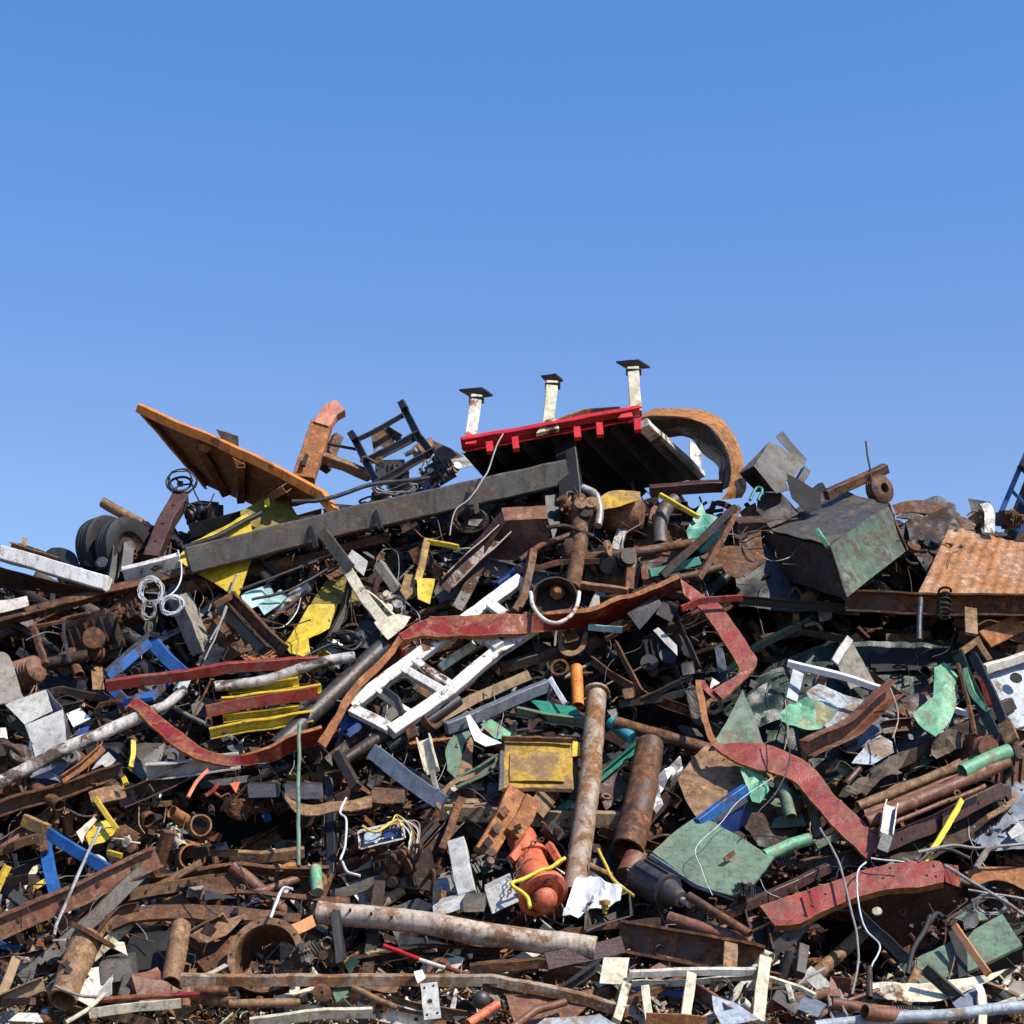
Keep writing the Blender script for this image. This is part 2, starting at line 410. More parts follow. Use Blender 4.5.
def CORR(name, cat, label, mat, c00, c10, c11, c01, waves, amp=.03, t=.01, P=None, group=None, lm=None, square=True):
    p = P3([c00, c10, c11, c01]); nrm = (p[1] - p[0]).cross(p[3] - p[0]).normalized()
    if nrm.dot(CAM - p[0]) < 0: nrm = -nrm
    nu, nv = waves * 8, 8; vs = []; mb = MB()
    for s_ in (0, 1):
        for j in range(nv + 1):
            for i in range(nu + 1):
                u, v = i / nu, j / nv
                q = p[0].lerp(p[1], u).lerp(p[3].lerp(p[2], u), v)
                h = math.sin(u * waves * 2 * math.pi); h = max(-1, min(1, h * 2.2)) if square else h
                q = q + nrm * (h * amp + noise.noise(q * 1.5) * .05 - s_ * t); 
                if j in (0, nv): q = q + (p[3] - p[0]).normalized() * noise.noise(q * 5) * .05
                vs.append(q)
    w = nu + 1; o = w * (nv + 1); fs = []
    for j in range(nv):
        for i in range(nu):
            k = j * w + i; fs.append((k, k + 1, k + w + 1, k + w)); fs.append((o + k, o + k + w, o + k + w + 1, o + k + 1))
    mb.wear = .15; mb.add(vs, fs); return fin(mb, name, cat, label, mat, P, group, lm, 50)
def LATHE(name, cat, label, mat, c, axis, prof, d=-.3, n=36, P=None, group=None, lm=None, smooth=40):
    """prof: list of (radius, along) in metres, closed section of revolution"""
    o = W(c[0], c[1], c[2] if len(c) > 2 else d); ax = Vector(axis).normalized(); s = ax.cross(Vector((0, 0, 1))); s = s.normalized() if s.length > .05 else Vector((1, 0, 0)); u = ax.cross(s)
    vs = []; fs = []; k = len(prof)
    for i in range(n):
        a = 2 * math.pi * i / n; e = s * math.cos(a) + u * math.sin(a)
        vs += [o + e * r + ax * h for r, h in prof]
    for i in range(n):
        j = (i + 1) % n
        for q in range(k): r = (q + 1) % k; fs.append((i * k + q, i * k + r, j * k + r, j * k + q))
    mb = MB(); mb.add(vs, fs); return fin(mb, name, cat, label, mat, P, group, lm, smooth)
def MACH(name, cat, label, x, y, d, size, seed, mats=('dark_rust', 'brown_rust', 'black_steel'), lm=None, group=None, parts=4):
    """a torn out engine or gearbox: cast block, covers, pulleys, pipes and bolts, each a part"""
    r = random.Random(seed); root = T(name, cat, label, x, y, d, group, lm); o = root.location.copy(); s = size * mpp(o)
    q = Matrix.Rotation(r.uniform(-.7, .7), 3, 'Y') @ Matrix.Rotation(r.uniform(-.5, .5), 3, 'X') @ Matrix.Rotation(r.uniform(-.6, .6), 3, 'Z')
    X, Y, Z = q @ Vector((1, 0, 0)), q @ Vector((0, 1, 0)), q @ Vector((0, 0, 1))
    b = MB(); b.box(o, X * s * .9, Y * s * .7, Z * s * .6)
    for i in range(7): b.box(o + X * s * (-.42 + .14 * i) - Y * s * .36, X * s * .03, Y * s * .08, Z * s * .56)
    b.box(o + Z * s * .33, X * s * .7, Y * s * .5, Z * s * .14)
    b.box(o - Z * s * .34 + X * s * .1, X * s * .5, Y * s * .56, Z * s * .16)
    b.build('cast_block', mats[0], root)
    for i in range(parts):
        c = o + X * s * r.uniform(-.5, .5) - Y * s * r.uniform(.3, .5) + Z * s * r.uniform(-.35, .4)
        ax = (-Y + X * r.uniform(-.6, .6) + Z * r.uniform(-.4, .6)).normalized(); S = ax.cross(Z).normalized(); N_ = ax.cross(S)
        m1 = MB(); rad = s * r.uniform(.09, .22); h = s * r.uniform(.08, .3)
        pr = [(c, rad), (c + ax * h * .3, rad), (c + ax * h * .35, rad * .7), (c + ax * h * .65, rad * .7), (c + ax * h * .7, rad), (c + ax * h, rad * .95)]
        m1.sweep([p for p, _ in pr], circ(1, 14), [(S * k, N_ * k) for _, k in pr])
        m1.build(r.choice(['pulley', 'housing', 'cover']), r.choice(mats), root)
    for i in range(3):
        p0 = o + X * s * r.uniform(-.6, .6) + Z * s * r.uniform(-.4, .5) - Y * s * .3
        p1 = p0 + (X * r.uniform(-.5, .5) - Y * r.uniform(.1, .3) + Z * r.uniform(-.4, .4)) * s; p2 = p1 + (X * r.uniform(-.5, .5) + Z * r.uniform(-.5, .3)) * s
        pa = catmull([p0, p1, p2], 6); m2 = MB(); m2.sweep(pa, circ(s * r.uniform(.025, .05), 8), frames(pa)); m2.build('hose', r.choice(mats), root)
    return root
def COIL(name, cat, label, mat, x, y, rx, ry, turns, r=.6, d=-.5, lm=None, group=None, tilt=0):
    o = W(x, y, d); s = mpp(o); pts = []; rr = random.Random(int(x * 7 + y)); ph = [rr.uniform(0, 6) for _ in range(4)]
    for i in range(turns * 16):
        a = i / 16 * 2 * math.pi; k = 1 + .12 * math.sin(a * .37 + ph[0]) + .08 * math.sin(a * 1.13 + ph[1])
        pts.append(o + Vector((math.cos(a) * rx * k * s + rr.uniform(-1, 1) * s, (math.sin(a * .5 + ph[2]) * 3 + rr.uniform(-1, 1)) * s, math.sin(a) * ry * k * s + rr.uniform(-1, 1) * s + math.cos(a) * tilt * s)))
    mb = MB(); mb.sweep(pts, circ(r * s, 5), frames(pts)); return fin(mb, name, cat, label, mat, None, group, lm, 60)
def SPRING(name, cat, label, mat, p0, p1, r, wire, turns, d=-.4, P=None, lm=None, group=None):
    a, b = P3([p0, p1], d); s = mpp(a); t = (b - a); L_ = t.length; t.normalize(); S = t.cross(Vector((0, 1, 0))).normalized(); N_ = t.cross(S)
    pts = [a + t * L_ * i / (turns * 12) + (S * math.cos(i / 12 * 6.2832) + N_ * math.sin(i / 12 * 6.2832)) * r * s for i in range(turns * 12 + 1)]
    mb = MB(); mb.sweep(pts, circ(wire * s, 6), frames(pts)); return fin(mb, name, cat, label, mat, P, group, lm, 60)
def CHAIN(name, cat, label, mat, pts, link=3.2, d=-.6, group=None, lm=None):
    path = catmull(P3(pts, d), 12); s = mpp(path[0]); root = tag(empty(name, path[0]), label, cat, group, None, lm)
    acc = 0; k = 0; last = path[0]
    for a, b in zip(path, path[1:]):
        acc += (b - a).length
        if acc > link * s * 1.5:
            acc = 0; t = (b - a).normalized(); S = t.cross(Vector((0, 1, .2))).normalized(); N_ = t.cross(S)
            if k % 2: S = N_
            ring = [b + t * math.cos(q / 10 * 6.2832) * link * s * 1.05 + S * math.sin(q / 10 * 6.2832) * link * s * .6 for q in range(10)]
            mb = MB(); fr = [((p - b).normalized(), t.cross(S)) for p in ring]
            mb.sweep(ring, circ(link * s * .22, 6), fr, closed=True); mb.build('link', mat, root, 60); k += 1
    return root
def TEXT(s, x, y, d, size, rot, mat, P, frame=None):
    cu = bpy.data.curves.new('mark', 'FONT'); cu.body = s; cu.size = size; cu.extrude = .002; cu.align_x = 'CENTER'; cu.align_y = 'CENTER'
    o = bpy.data.objects.new('tmp', cu); COL.objects.link(o); dg = bpy.context.evaluated_depsgraph_get(); dg.update()
    me = bpy.data.meshes.new_from_object(o.evaluated_get(dg)); bpy.data.objects.remove(o)
    p = W(x, y, d); n = frame or (CAM - p).normalized(); up = Vector((0, 0, 1)); up = (up - n * up.dot(n)).normalized(); rt = up.cross(n)
    a = R(rot); rx = rt * math.cos(a) + up * math.sin(a); uy = -rt * math.sin(a) + up * math.cos(a)
    c = P.location
    for v in me.vertices: v.co = (p + rx * v.co.x + uy * v.co.y + n * v.co.z) - c
    me.materials.clear(); me.materials.append(mt(mat))
    q = bpy.data.objects.new('mark', me); COL.objects.link(q); q.parent = P; return q
# =================================================================== SKYLINE, LEFT
t = T('orange_tailgate', 'tailgate', 'big rusty orange steel tailgate tilted up against the sky at top left', 240, 450, -.6, lm='the big orange tailgate')
A_, B_, C_, D_ = (140, 407, -1.3), (323, 500, -1.0), (268, 512, 1.0), (208, 486, 1.2)
PL('panel', None, None, 'tailgate_under', [A_, B_, C_, D_], t=.02, crumple=.02, P=t)
B('rim', None, None, 'bright_orange', [(139, 408, -1.36), (250, 457, -1.2), (322, 495, -1.04), (334, 512, -.95)], 9, roll=12, P=t)
B('side_rim', None, None, 'orange_rust', [(143, 411, -1.25), (208, 487, 1.15)], 7, 'C', roll=-15, P=t)
for k in (.3, .55, .8):
    a = (A_[0] + (B_[0] - A_[0]) * k, A_[1] + (B_[1] - A_[1]) * k + 6, -1.15); b = (D_[0] + (C_[0] - D_[0]) * k, D_[1] + (C_[1] - D_[1]) * k, 1.0)
    B('rib', None, None, 'orange_rust', [a, b], 8, 'U', roll=10, P=t)
PL('torn_tab', None, None, 'orange_rust', [(196, 438, -1.15), (212, 446, -1.1), (208, 452, -1.05), (200, 450, -1.1)], P=t)
PL('torn_tab', None, None, 'bright_orange', [(232, 458, -1.3), (242, 464, -1.3), (236, 466, -1.2)], P=t)
PL('bent_plate', 'plate', 'small curled rusty plate on the upper edge of the orange tailgate', 'dark_rust', [(216, 430), (238, 437), (239, 447), (222, 440)], d=-1.1, crumple=.06)
t = B('orange_lever_arm', 'lever arm', 'orange steel lever arm with a slot and a bent pale tip pointing up', 'orange_rust', [(304, 480), (316, 440), (322, 424)], 22, t=12, roll=-12, d=-.2, lm='the slotted orange lever arm')
B('bent_tip', None, 'faded pink orange bent tip', 'tip_pink', [(321, 427), (331, 413), (341, 408)], 18, t=12, roll=-25, d=-.25, P=t)
B('slot', None, None, 'deep_black', [(303, 466), (307, 455)], 4, t=3, roll=-12, d=-.47, P=t, jit=0)
B('bracket', 'bracket', 'thick rusty forked bracket under the slotted orange lever arm', 'brown_rust', [(324, 470), (333, 445), (338, 436)], 10, d=.2, roll=20)
B('drop_link', 'arm', 'rusty drop arm reaching right from the orange lever arm', 'tan_rust', [(322, 458), (345, 465), (370, 476)], 10, d=-.1, roll=25)
PI('steel_rod', 'rod', 'thin dark rod sticking right of the orange lever arm', 'dark_rust', [(322, 442), (357, 450)], 1.5, hollow=False, d=-.1)
# steering wheel on its column
t = T('steering_wheel', 'steering wheel', 'small dark steering wheel standing on a maroon column', 180, 484, -.5, lm='the steering wheel')
o = W(180, 484, -.5); s = mpp(o)
ring = [o + Vector((math.cos(a) * 11 * s, math.sin(a) * 8 * s, math.sin(a) * 9 * s)) for a in [i / 24 * 6.2832 for i in range(24)]]
mb = MB(); mb.sweep(ring, circ(1.3 * s, 6), [((p - o).normalized(), Vector((0, -.75, .66))) for p in ring], closed=True); mb.build('rim', 'rubber', t, 60)
for k in (0, 8, 16):
    mb = MB(); mb.sweep([o - Vector((0, 0, .03)), ring[k]], circ(s, 6), frames([o, ring[k]])); mb.build('spoke', 'rubber', t)
mb = MB(); mb.box(o, Vector((.1, 0, 0)), Vector((0, .08, 0)), Vector((0, 0, .1))); mb.build('hub', 'dark_rust', t)
B('machine_column', 'column', 'dark maroon rusty column leaning under the steering wheel', 'maroon', [(152, 560), (166, 522), (181, 497)], 16, t=16, d=-.35, roll=-20, lm='the maroon column', bolts=3)
PI('steel_pipe', 'pipe', 'short rusty pipe poking up behind the twin tyres', 'tan_rust', [(103, 503), (152, 530)], 5.2, d=.3)
COIL('wire_loops', 'wire', 'loose dark wire loops tangled round the steering wheel', 'dark_cable', 182, 482, 14, 12, 3, .7, -.6)
WI('wire_loops', 'wire', 'dark wire drooping right from the steering wheel', 'dark_cable', [(190, 478), (196, 495), (206, 508), (214, 494)], .8, d=-.5)
# twin tyres
ax = Vector((.80, -.58, .12)).normalized()
def tyre(label, c, r_, w_, lm=None):
    t = T('truck_tyre', 'tyre', label, c[0], c[1], c[2], 'twin tyres', lm); o = W(*c)
    pr = [(r_ * .55, -w_ * .42), (r_ * .72, -w_ * .5), (r_ * .93, -w_ * .48), (r_, -w_ * .38), (r_, -w_ * .14), (r_ * .972, -w_ * .12), (r_ * .972, -w_ * .08), (r_, -w_ * .06), (r_, w_ * .06), (r_ * .972, w_ * .08), (r_ * .972, w_ * .12), (r_, w_ * .14), (r_, w_ * .38), (r_ * .93, w_ * .48), (r_ * .72, w_ * .5), (r_ * .55, w_ * .42)]
    def lat(nm, mat, prof):
        s_ = ax.cross(Vector((0, 0, 1))).normalized(); u_ = ax.cross(s_); vs = []; fs = []; k = len(prof)
        for i in range(48):
            a = i / 48 * 6.28318; e = s_ * math.cos(a) + u_ * math.sin(a); vs += [o + e * r + ax * h for r, h in prof]
        for i in range(48):
            for q in range(k): j = (i + 1) % 48; r = (q + 1) % k; fs.append((i * k + q, i * k + r, j * k + r, j * k + q))
        m_ = MB(); m_.add(vs, fs); m_.build(nm, mat, t, 35)
    lat('tread', 'rubber', pr)
    lat('rim', 'dark_rust', [(r_ * .57, -w_ * .4), (r_ * .5, -w_ * .3), (r_ * .5, w_ * .1), (.03, w_ * .12), (.03, w_ * .16), (r_ * .4, w_ * .17), (r_ * .52, w_ * .34), (r_ * .57, w_ * .42)])
tyre('left one of the two black tyres, only its worn tread showing', (106, 549, .35), .62, .36)
tyre('right one of the two black tyres, its open rim facing us', (126, 551, .02), .62, .36, 'the twin tyres')
LATHE('round_steel_disc', 'cap', 'round grey steel cap below the front tyre', 'grey_steel', (102, 563, -.35), (.1, -1, .2), [(.0, .03), (.09, .03), (.12, .0), (.12, -.05), (0, -.05)])
B('bracket', 'bracket', 'black channel bracket standing against the front tyre rim', 'black_steel', [(112, 582), (116, 550)], 10, 'C', d=-.4)
B('bracket', 'bracket', 'black plate bracket right beside the maroon column foot', 'black_steel', [(124, 575), (128, 548), (134, 546)], 12, 'box', t=8, d=-.35)
ST('curved_cover', 'hood', 'low black curved hood lying left of the tyres', 'black_steel', [(40, 556), (52, 548), (66, 549), (76, 556), (82, 570)], [(42, 566), (54, 560), (64, 562), (72, 568), (76, 580)], d=.2)
# white beams on the left edge
t = B('white_beam', 'beam', 'thick white painted beam running in from the left edge', 'white_paint', [(-70, 522), (0, 553), (108, 585)], 14, 'box', t=12, roll=-8, d=-.9, lm='the thick white beam')
PL('lower_flange', None, 'dark rusted underside', 'dark_rust', [(-70, 545, -.9), (0, 568, -.9), (98, 592, -.8), (90, 598, -.3), (0, 588, -.3), (-70, 570, -.3)], P=t)
B('angle_iron', 'angle iron', 'rusty flaking angle lying along the top of the white beam', 'brown_rust', [(10, 545), (58, 560)], 6, 'L', d=-.85)
B('wood_scrap', 'scrap', 'small upright splinter on top of the thick white beam', 'tan_rust', [(22, 550), (25, 538)], 5, 'flat', d=-.85)
B('wood_scrap', 'scrap', 'pale scrap strip lying behind the thick white beam', 'dirty_white', [(18, 545), (44, 553)], 5, 'flat', d=-.7)
B('white_beam', 'beam', 'short white beam end right of the thick white one, under the tyre', 'white_paint', [(124, 574), (180, 560)], 14, t=8, roll=25, d=-.55)
PL('white_sheet', 'sheet', 'small white sheet at the left edge below the white beam', 'dirty_white', [(-12, 603), (27, 596), (29, 607), (-12, 616)], d=-.8)
B('white_strip', 'strip', 'narrow white strip in the shade under the white beam', 'pale_blue', [(6, 578), (40, 588)], 4, 'flat', d=-.4)  # a white strip; its bluish shade is put into the colour
B('long_rusty_beam', 'beam', 'long brown rusty beam rising right from the left edge', 'brown_rust', [(-60, 640), (60, 608), (140, 588), (182, 578)], 14, 'L', t=18, roll=22, d=-.6, lm='the long brown beam', bolts=4)
PL('bent_flap', 'flap', 'torn rusty flap on the long brown beam', 'brown_rust', [(36, 604), (48, 601), (50, 606), (40, 609)], d=-.8)
# big grey box beam
t = B('grey_box_beam', 'beam', 'very long grey square beam rising across the heap to the red platform', 'olive_steel', [(188, 562, -.95), (345, 522, -.95), (566, 473, -.9)], 27, t=24, roll=-4, d=-.95, jit=.006, lm='the long grey square beam')
for x, y in ((311, 532), (376, 514)):
    B('black_strap', 'strap', 'black strap wound round the grey square beam, %s' % ('lower left one' if x < 340 else 'upper right one'), 'rubber', [(x - 4, y - 12), (x + 1, y + 2), (x + 5, y + 15)], 5, 'flat', t=3, d=-1.15)
PL('stain_plate', 'plate', 'dark flat plate strapped on the grey beam near the red platform', 'dark_rust', [(470, 486), (474, 486), (480, 512), (475, 514)], d=-1.25)
# yellow cabinet behind the beam
t = T('yellow_machine_hood', 'machine hood', 'yellow sheet metal machine hood wedged behind the long grey beam', 245, 530, -.3, lm='the yellow machine hood')
PL('top_panel', None, 'yellow upper panel coloured olive for its shade', 'shaded_yellow', [(240, 512, -.5), (280, 490, -.2), (302, 520, -.4), (296, 545, -.6), (262, 560, -.6), (246, 548, -.6)], P=t)  # same yellow hood, shade painted in as olive
PL('side_panel', None, None, 'yellow', [(176, 560, -.6), (190, 543, -.6), (248, 514, -.7), (256, 545, -.75), (246, 574, -.7), (238, 600, -.6), (224, 590, -.6), (206, 578, -.6)], P=t)
PL('edge_flap', None, None, 'bright_yellow', [(264, 501, -.6), (269, 499, -.6), (270, 506, -.6), (265, 508, -.6)], P=t)
PI('black_tube', 'tube', 'black steel tube lying across the yellow hood behind the beam', 'black_steel', [(182, 548), (215, 538), (262, 512)], 3, d=-.8)
B('dark_plate', 'plate', 'dark grey flat plate left of the yellow machine hood', 'black_steel', [(190, 532), (245, 516)], 14, 'flat', d=-.2)
PI('grey_conduit', 'conduit', 'thin grey conduit lying over the beam below the orange tailgate', 'grey_steel', [(292, 502), (320, 500), (350, 492), (375, 484), (430, 478)], 2.2, d=-1.2, smooth=True, lm='the grey conduit')
# coils of cable
COIL('cable_coil', 'cable coil', 'upper loose coil of thin white cable hanging below the tyre', 'white_cable', 151, 591, 11, 13, 8, .45, -1.0, lm='the white cable coils')
COIL('cable_coil', 'cable coil', 'tight thick coil of white cable just above the concrete block', 'white_cable', 172, 605, 10, 9, 13, .55, -1.05)
COIL('cable_coil', 'cable coil', 'small bunched coil of pale cable, leftmost beside the tight coil', 'cable', 149, 610, 6, 9, 8, .8, -1.0)
WI('white_cable', 'cable', 'white cable running up from the coils to the yellow hood', 'white_cable', [(160, 600), (176, 590), (182, 570), (178, 550)], .8, d=-1.1)
t = BX('concrete_block', 'block', 'tapered grey tan block standing under the white cable coils', 'grey_wood', (180, 594, -.9), (204, 652, -.7), (168, 600, -.6), (190, 590, -.3), lm='the tan block')
# engine parts left
MACH('engine_block', 'engine', 'dark rusty engine with hoses under the long brown beam', 98, 640, -.1, 62, 3, lm='the dark rusty engine', parts=6)
MACH('gearbox', 'gearbox', 'rusty orange brown gearbox between the engine and the white coils', 128, 612, -.2, 34, 4, ('brown_rust', 'orange_rust', 'dark_rust'), parts=4)
t = LATHE('ribbed_drum', 'drum', 'ribbed rusty cylinder drum at the left beside the cream shell', 'pink_rust', (28, 672, -.6), (.35, -.2, .12), [q for i in range(7) for q in ((.27 - .006 * i, -.2 + i * .065), (.235 - .006 * i, -.2 + i * .065 + .03))] + [(0, .26), (0, -.22)], lm='the ribbed drum')
PI('shaft', 'shaft', 'dark steel shaft running right from the ribbed drum', 'dark_rust', [(40, 665), (88, 655)], 6, hollow=False, d=-.5)
B('steel_lever', 'lever', 'upright rusty lever with a forked foot above the drum shaft', 'brown_rust', [(34, 628), (45, 665)], 6, d=-.7, roll=30)
B('steel_lever', 'lever', 'bent grey lever hanging right of the upright rusty lever', 'grey_steel', [(64, 624), (66, 645), (70, 662)], 3, d=-.7, smooth=True)
B('cross_rod', 'rod', 'thin brown rod joining the two levers over the drum shaft', 'brown_rust', [(28, 629), (66, 622)], 4, d=-.7)
ST('cream_shell', 'shell', 'torn cream fibreboard shell curving in at the left edge', 'grey_wood', [(-30, 655), (2, 652), (12, 662), (20, 690), (24, 698)], [(-30, 712), (-8, 706), (0, 704), (8, 704), (22, 702)], d=-.9, lip=0, t=.03, lm='the cream shell')
# grey duct
t = T('sheet_duct', 'duct', 'folded light grey sheet metal duct on the left under the cream shell', 40, 725, -.8, lm='the folded grey duct')
PL('upper_panel', None, None, 'light_sheet', [(5, 705, -.9), (46, 689, -.9), (53, 711, -.8), (25, 725, -.85)], P=t, crumple=.02)
PL('lower_panel', None, None, 'light_sheet', [(25, 725, -.85), (63, 709, -.9), (67, 744, -.8), (36, 758, -.7)], P=t, crumple=.02)
PL('side_panel', None, None, 'blue_grey', [(46, 689, -.9), (63, 709, -.9), (53, 711, -.7)], P=t, crumple=0)
PL('side_panel', None, None, 'grey_steel', [(63, 709, -.9), (73, 736, -.5), (67, 744, -.8)], P=t, crumple=0)
PL('white_sheet', 'sheet', 'bright white square sheet right of the folded grey duct', 'paper_white', [(66, 713), (80, 708), (91, 719), (73, 728)], d=-.7)
PL('blue_sheet', 'sheet', 'dark blue sheet in shade under the bright white square', 'deep_blue', [(74, 728), (90, 722), (86, 736), (76, 738)], d=-.6)
PL('white_sheet', 'sheet', 'white sheet end at the left edge below the cream shell', 'dirty_white', [(-14, 728), (6, 727), (8, 742), (-14, 745)], d=-.7)
PL('pale_blue_sheet', 'panel', 'large faded blue panel at the left edge under the long mottled pipe', 'pale_blue', [(-30, 800), (18, 772), (32, 790), (-30, 822)], d=-.5)
PL('grey_sheet', 'panel', 'dull grey blue panel behind the mottled pipe, left side', 'blue_grey', [(-30, 750), (8, 760), (30, 752), (60, 768), (72, 752), (90, 770), (50, 790), (-30, 798)], d=-.1)
# blue frame
t = T('blue_chassis', 'frame', 'bright blue steel machine frame left of the red strips', 145, 665, -.8, lm='the blue frame')
B('rail', None, None, 'blue', [(107, 677), (150, 644)], 10, t=7, roll=10, d=-.9, P=t)
B('rail', None, None, 'blue', [(152, 642), (168, 660), (186, 676)], 13, t=8, roll=10, d=-.85, P=t)
B('rail', None, None, 'blue', [(112, 688), (126, 702), (152, 696)], 10, t=7, roll=10, d=-.8, P=t)
B('rail', None, None, 'blue', [(150, 698), (166, 684)], 8, t=7, roll=10, d=-.6, P=t)
B('cross_bar', None, 'dark bar', 'grey_steel', [(105, 672), (148, 634), (158, 636)], 5, d=-1.0, P=t)
MACH('gearbox', 'gearbox', 'small dark mechanism sitting inside the blue frame', 140, 672, -.5, 24, 8, ('grey_steel', 'black_steel', 'dark_rust'))
# red strips left
t = B('red_flat_bar', 'bar', 'straight faded red bar starting over the blue frame', 'dull_red', [(106, 686, -1.25), (220, 669, -1.2), (318, 661, -1.0)], 11, t=7, roll=20, lm='the straight red bar')
B('red_flat_bar', 'bar', 'pointed faded red bar lying between the yellow fork tines', 'dull_red', [(206, 711), (240, 704), (318, 692)], 12, t=5, roll=10, d=-1.05)
for i, (a, b, m_, w_) in enumerate((((228, 689), (298, 682), 'yellow', 10), ((222, 702), (322, 689), 'yellow', 9), ((222, 718), (300, 709), 'yellow', 8), ((210, 733), (312, 716), 'yellow', 11))):
    B('yellow_fork_tine', 'fork tine', ['topmost yellow fork tine under the mottled wrapped pipe', 'second yellow fork tine from the top, above the pointed red bar', 'third yellow fork tine, just below the pointed red bar', 'lowest and widest yellow fork tine'][i], m_, [a, b], w_, 'C', t=8, roll=12, d=-.85, group='yellow fork tines', lm='the yellow fork tines' if i == 1 else None)
for i, (x, y) in enumerate(((221, 693), (218, 721))):
    t = BX('fork_bracket', 'bracket', '%s rusty bracket at the left end of the yellow tines' % ('upper' if i == 0 else 'lower'), 'brown_rust', (x - 8, y - 5, -.8), (x + 7, y - 8, -.8), (x - 6, y + 7, -.8), (x - 6, y - 6, -.4), open_=('ab',))
B('grey_channel', 'channel', 'grey channel lying in the shade between the yellow tines', 'grey_steel', [(222, 695), (310, 686)], 5, 'C', d=-.35)
PI('wrapped_pipe', 'pipe', 'pale mottled pipe wrapped in rag, just under the straight red bar', 'mottled', [(212, 687), (262, 680), (310, 668), (356, 656)], 5.5, d=-.95, smooth=True, jit=.02)
PI('black_pipe', 'pipe', 'thick dark grey pipe slanting up behind the red channel', 'grey_steel', [(276, 748), (320, 706), (384, 646)], 10, d=-.7, lm='the thick dark pipe')
# long bent red channel
t = T('bent_red_channel', 'channel', 'very long bent red steel channel snaking across the middle of the heap', 400, 640, -1.0, lm='the long red channel')
ST('channel_run', None, None, 'red_strip', [(127, 705), (140, 700), (180, 732), (210, 751), (240, 755), (268, 748), (290, 738), (322, 728)], [(124, 708), (134, 709), (170, 743), (205, 761), (240, 766, -1.1), (272, 761, -.9), (296, 751, -.8), (328, 742, -.8)], d=-1.25, P=t, lip=.06)
ST('channel_run', None, None, 'orange_rust', [(318, 742), (337, 711), (350, 689), (387, 652), (394, 642), (402, 632)], [(326, 748), (343, 716), (357, 694), (392, 656), (398, 647), (406, 638)], d=-1.28, P=t, lip=0)
ST('channel_run', None, 'shaded inner face', 'red_strip', [(338, 712, -1.25), (351, 690, -1.25), (388, 653, -1.25), (398, 640, -1.25)], [(350, 716, -.5), (368, 696, -.5), (400, 662, -.5), (412, 640, -.5)], d=-1.1, P=t, lip=0)
ST('channel_run', None, None, 'red_strip', [(399, 634), (421, 621), (443, 616), (507, 614), (583, 613), (620, 600), (643, 593), (680, 578)], [(403, 640), (428, 636), (450, 636), (507, 634), (589, 628, -.5), (620, 620, -.35), (645, 611, -.3), (683, 593, -.3)], d=-1.3, P=t, lip=.08)
ST('channel_run', None, None, 'dull_red', [(680, 578), (707, 597), (722, 607), (750, 648), (757, 662), (747, 676), (723, 700)], [(684, 594), (694, 603), (708, 617), (735, 660), (740, 670), (735, 676), (713, 690)], d=-1.25, P=t, lip=.05, n=12)
ST('channel_run', None, None, 'dull_red', [(722, 700), (710, 696), (698, 682)], [(720, 690), (710, 688), (704, 680)], d=-1.2, P=t, lip=0)
B('red_flat_bar', 'bar', 'short red bar crossing the top of the red loop', 'dull_red', [(681, 609), (698, 602), (742, 598)], 6.5, t=4, d=-1.45, roll=20)
t = ST('bent_red_strip', 'strip', 'curved red steel strip sweeping down right to the red curved cover', 'dull_red', [(711, 744), (740, 742), (768, 745), (796, 756), (818, 772), (835, 795), (860, 819), (882, 842)], [(716, 749), (737, 762), (756, 769), (775, 773), (796, 782), (811, 800), (835, 828), (868, 860)], d=-1.2, lip=.05, lm='the curved red strip')
ST('twisted_end', None, 'orange rusted edge-on end', 'orange_rust', [(695, 680), (699, 705), (704, 728), (711, 746)], [(701, 680), (706, 705), (711, 728), (718, 744)], d=-1.2, lip=0, P=t)
# =================================================================== CENTRE LEFT
t = T('yellow_cover', 'cover', 'dented yellow machine cover in the centre left behind the cream rail', 312, 625, -.35, lm='the yellow cover')
PL('front_panel', None, None, 'yellow', [(284, 643, -.5), (309, 606, -.5), (338, 604, -.5), (330, 626, -.5), (308, 640, -.5), (312, 658, -.6), (290, 652, -.6)], P=t, crumple=.06)
PL('shaded_panel', None, 'yellow side coloured olive for its shade', 'shaded_yellow', [(309, 606, -.5), (326, 580, -.3), (352, 572, -.3), (362, 600, -.3), (338, 604, -.5)], P=t, crumple=.04)  # olive here is the cover's yellow with shade painted in
B('rusty_rail', 'rail', 'brown flat rail over a second one, left of the yellow cover', 'brown_rust', [(230, 596), (282, 650)], 12, 'C', t=10, d=-.85, roll=10, lm='the crossed brown rails')
B('rusty_rail', 'rail', 'grey brown rail lying behind and below the crossed brown rails', 'olive_steel', [(222, 608), (264, 650)], 10, d=-.55)
B('rusty_rail', 'rail', 'short brown end plate at the top of the crossed brown rails', 'brown_rust', [(214, 606), (236, 594)], 6, d=-.9)
BX('aqua_box', 'box', 'larger pale aqua box beside the brown rails', 'aqua', (240, 596, -.7), (260, 588, -.6), (246, 612, -.6), (250, 590, -.3), lm='the aqua boxes')
BX('aqua_box', 'box', 'smaller aqua box with a dark seam, right of the larger one', 'aqua', (258, 606, -.7), (274, 594, -.6), (264, 616, -.7), (266, 600, -.3))
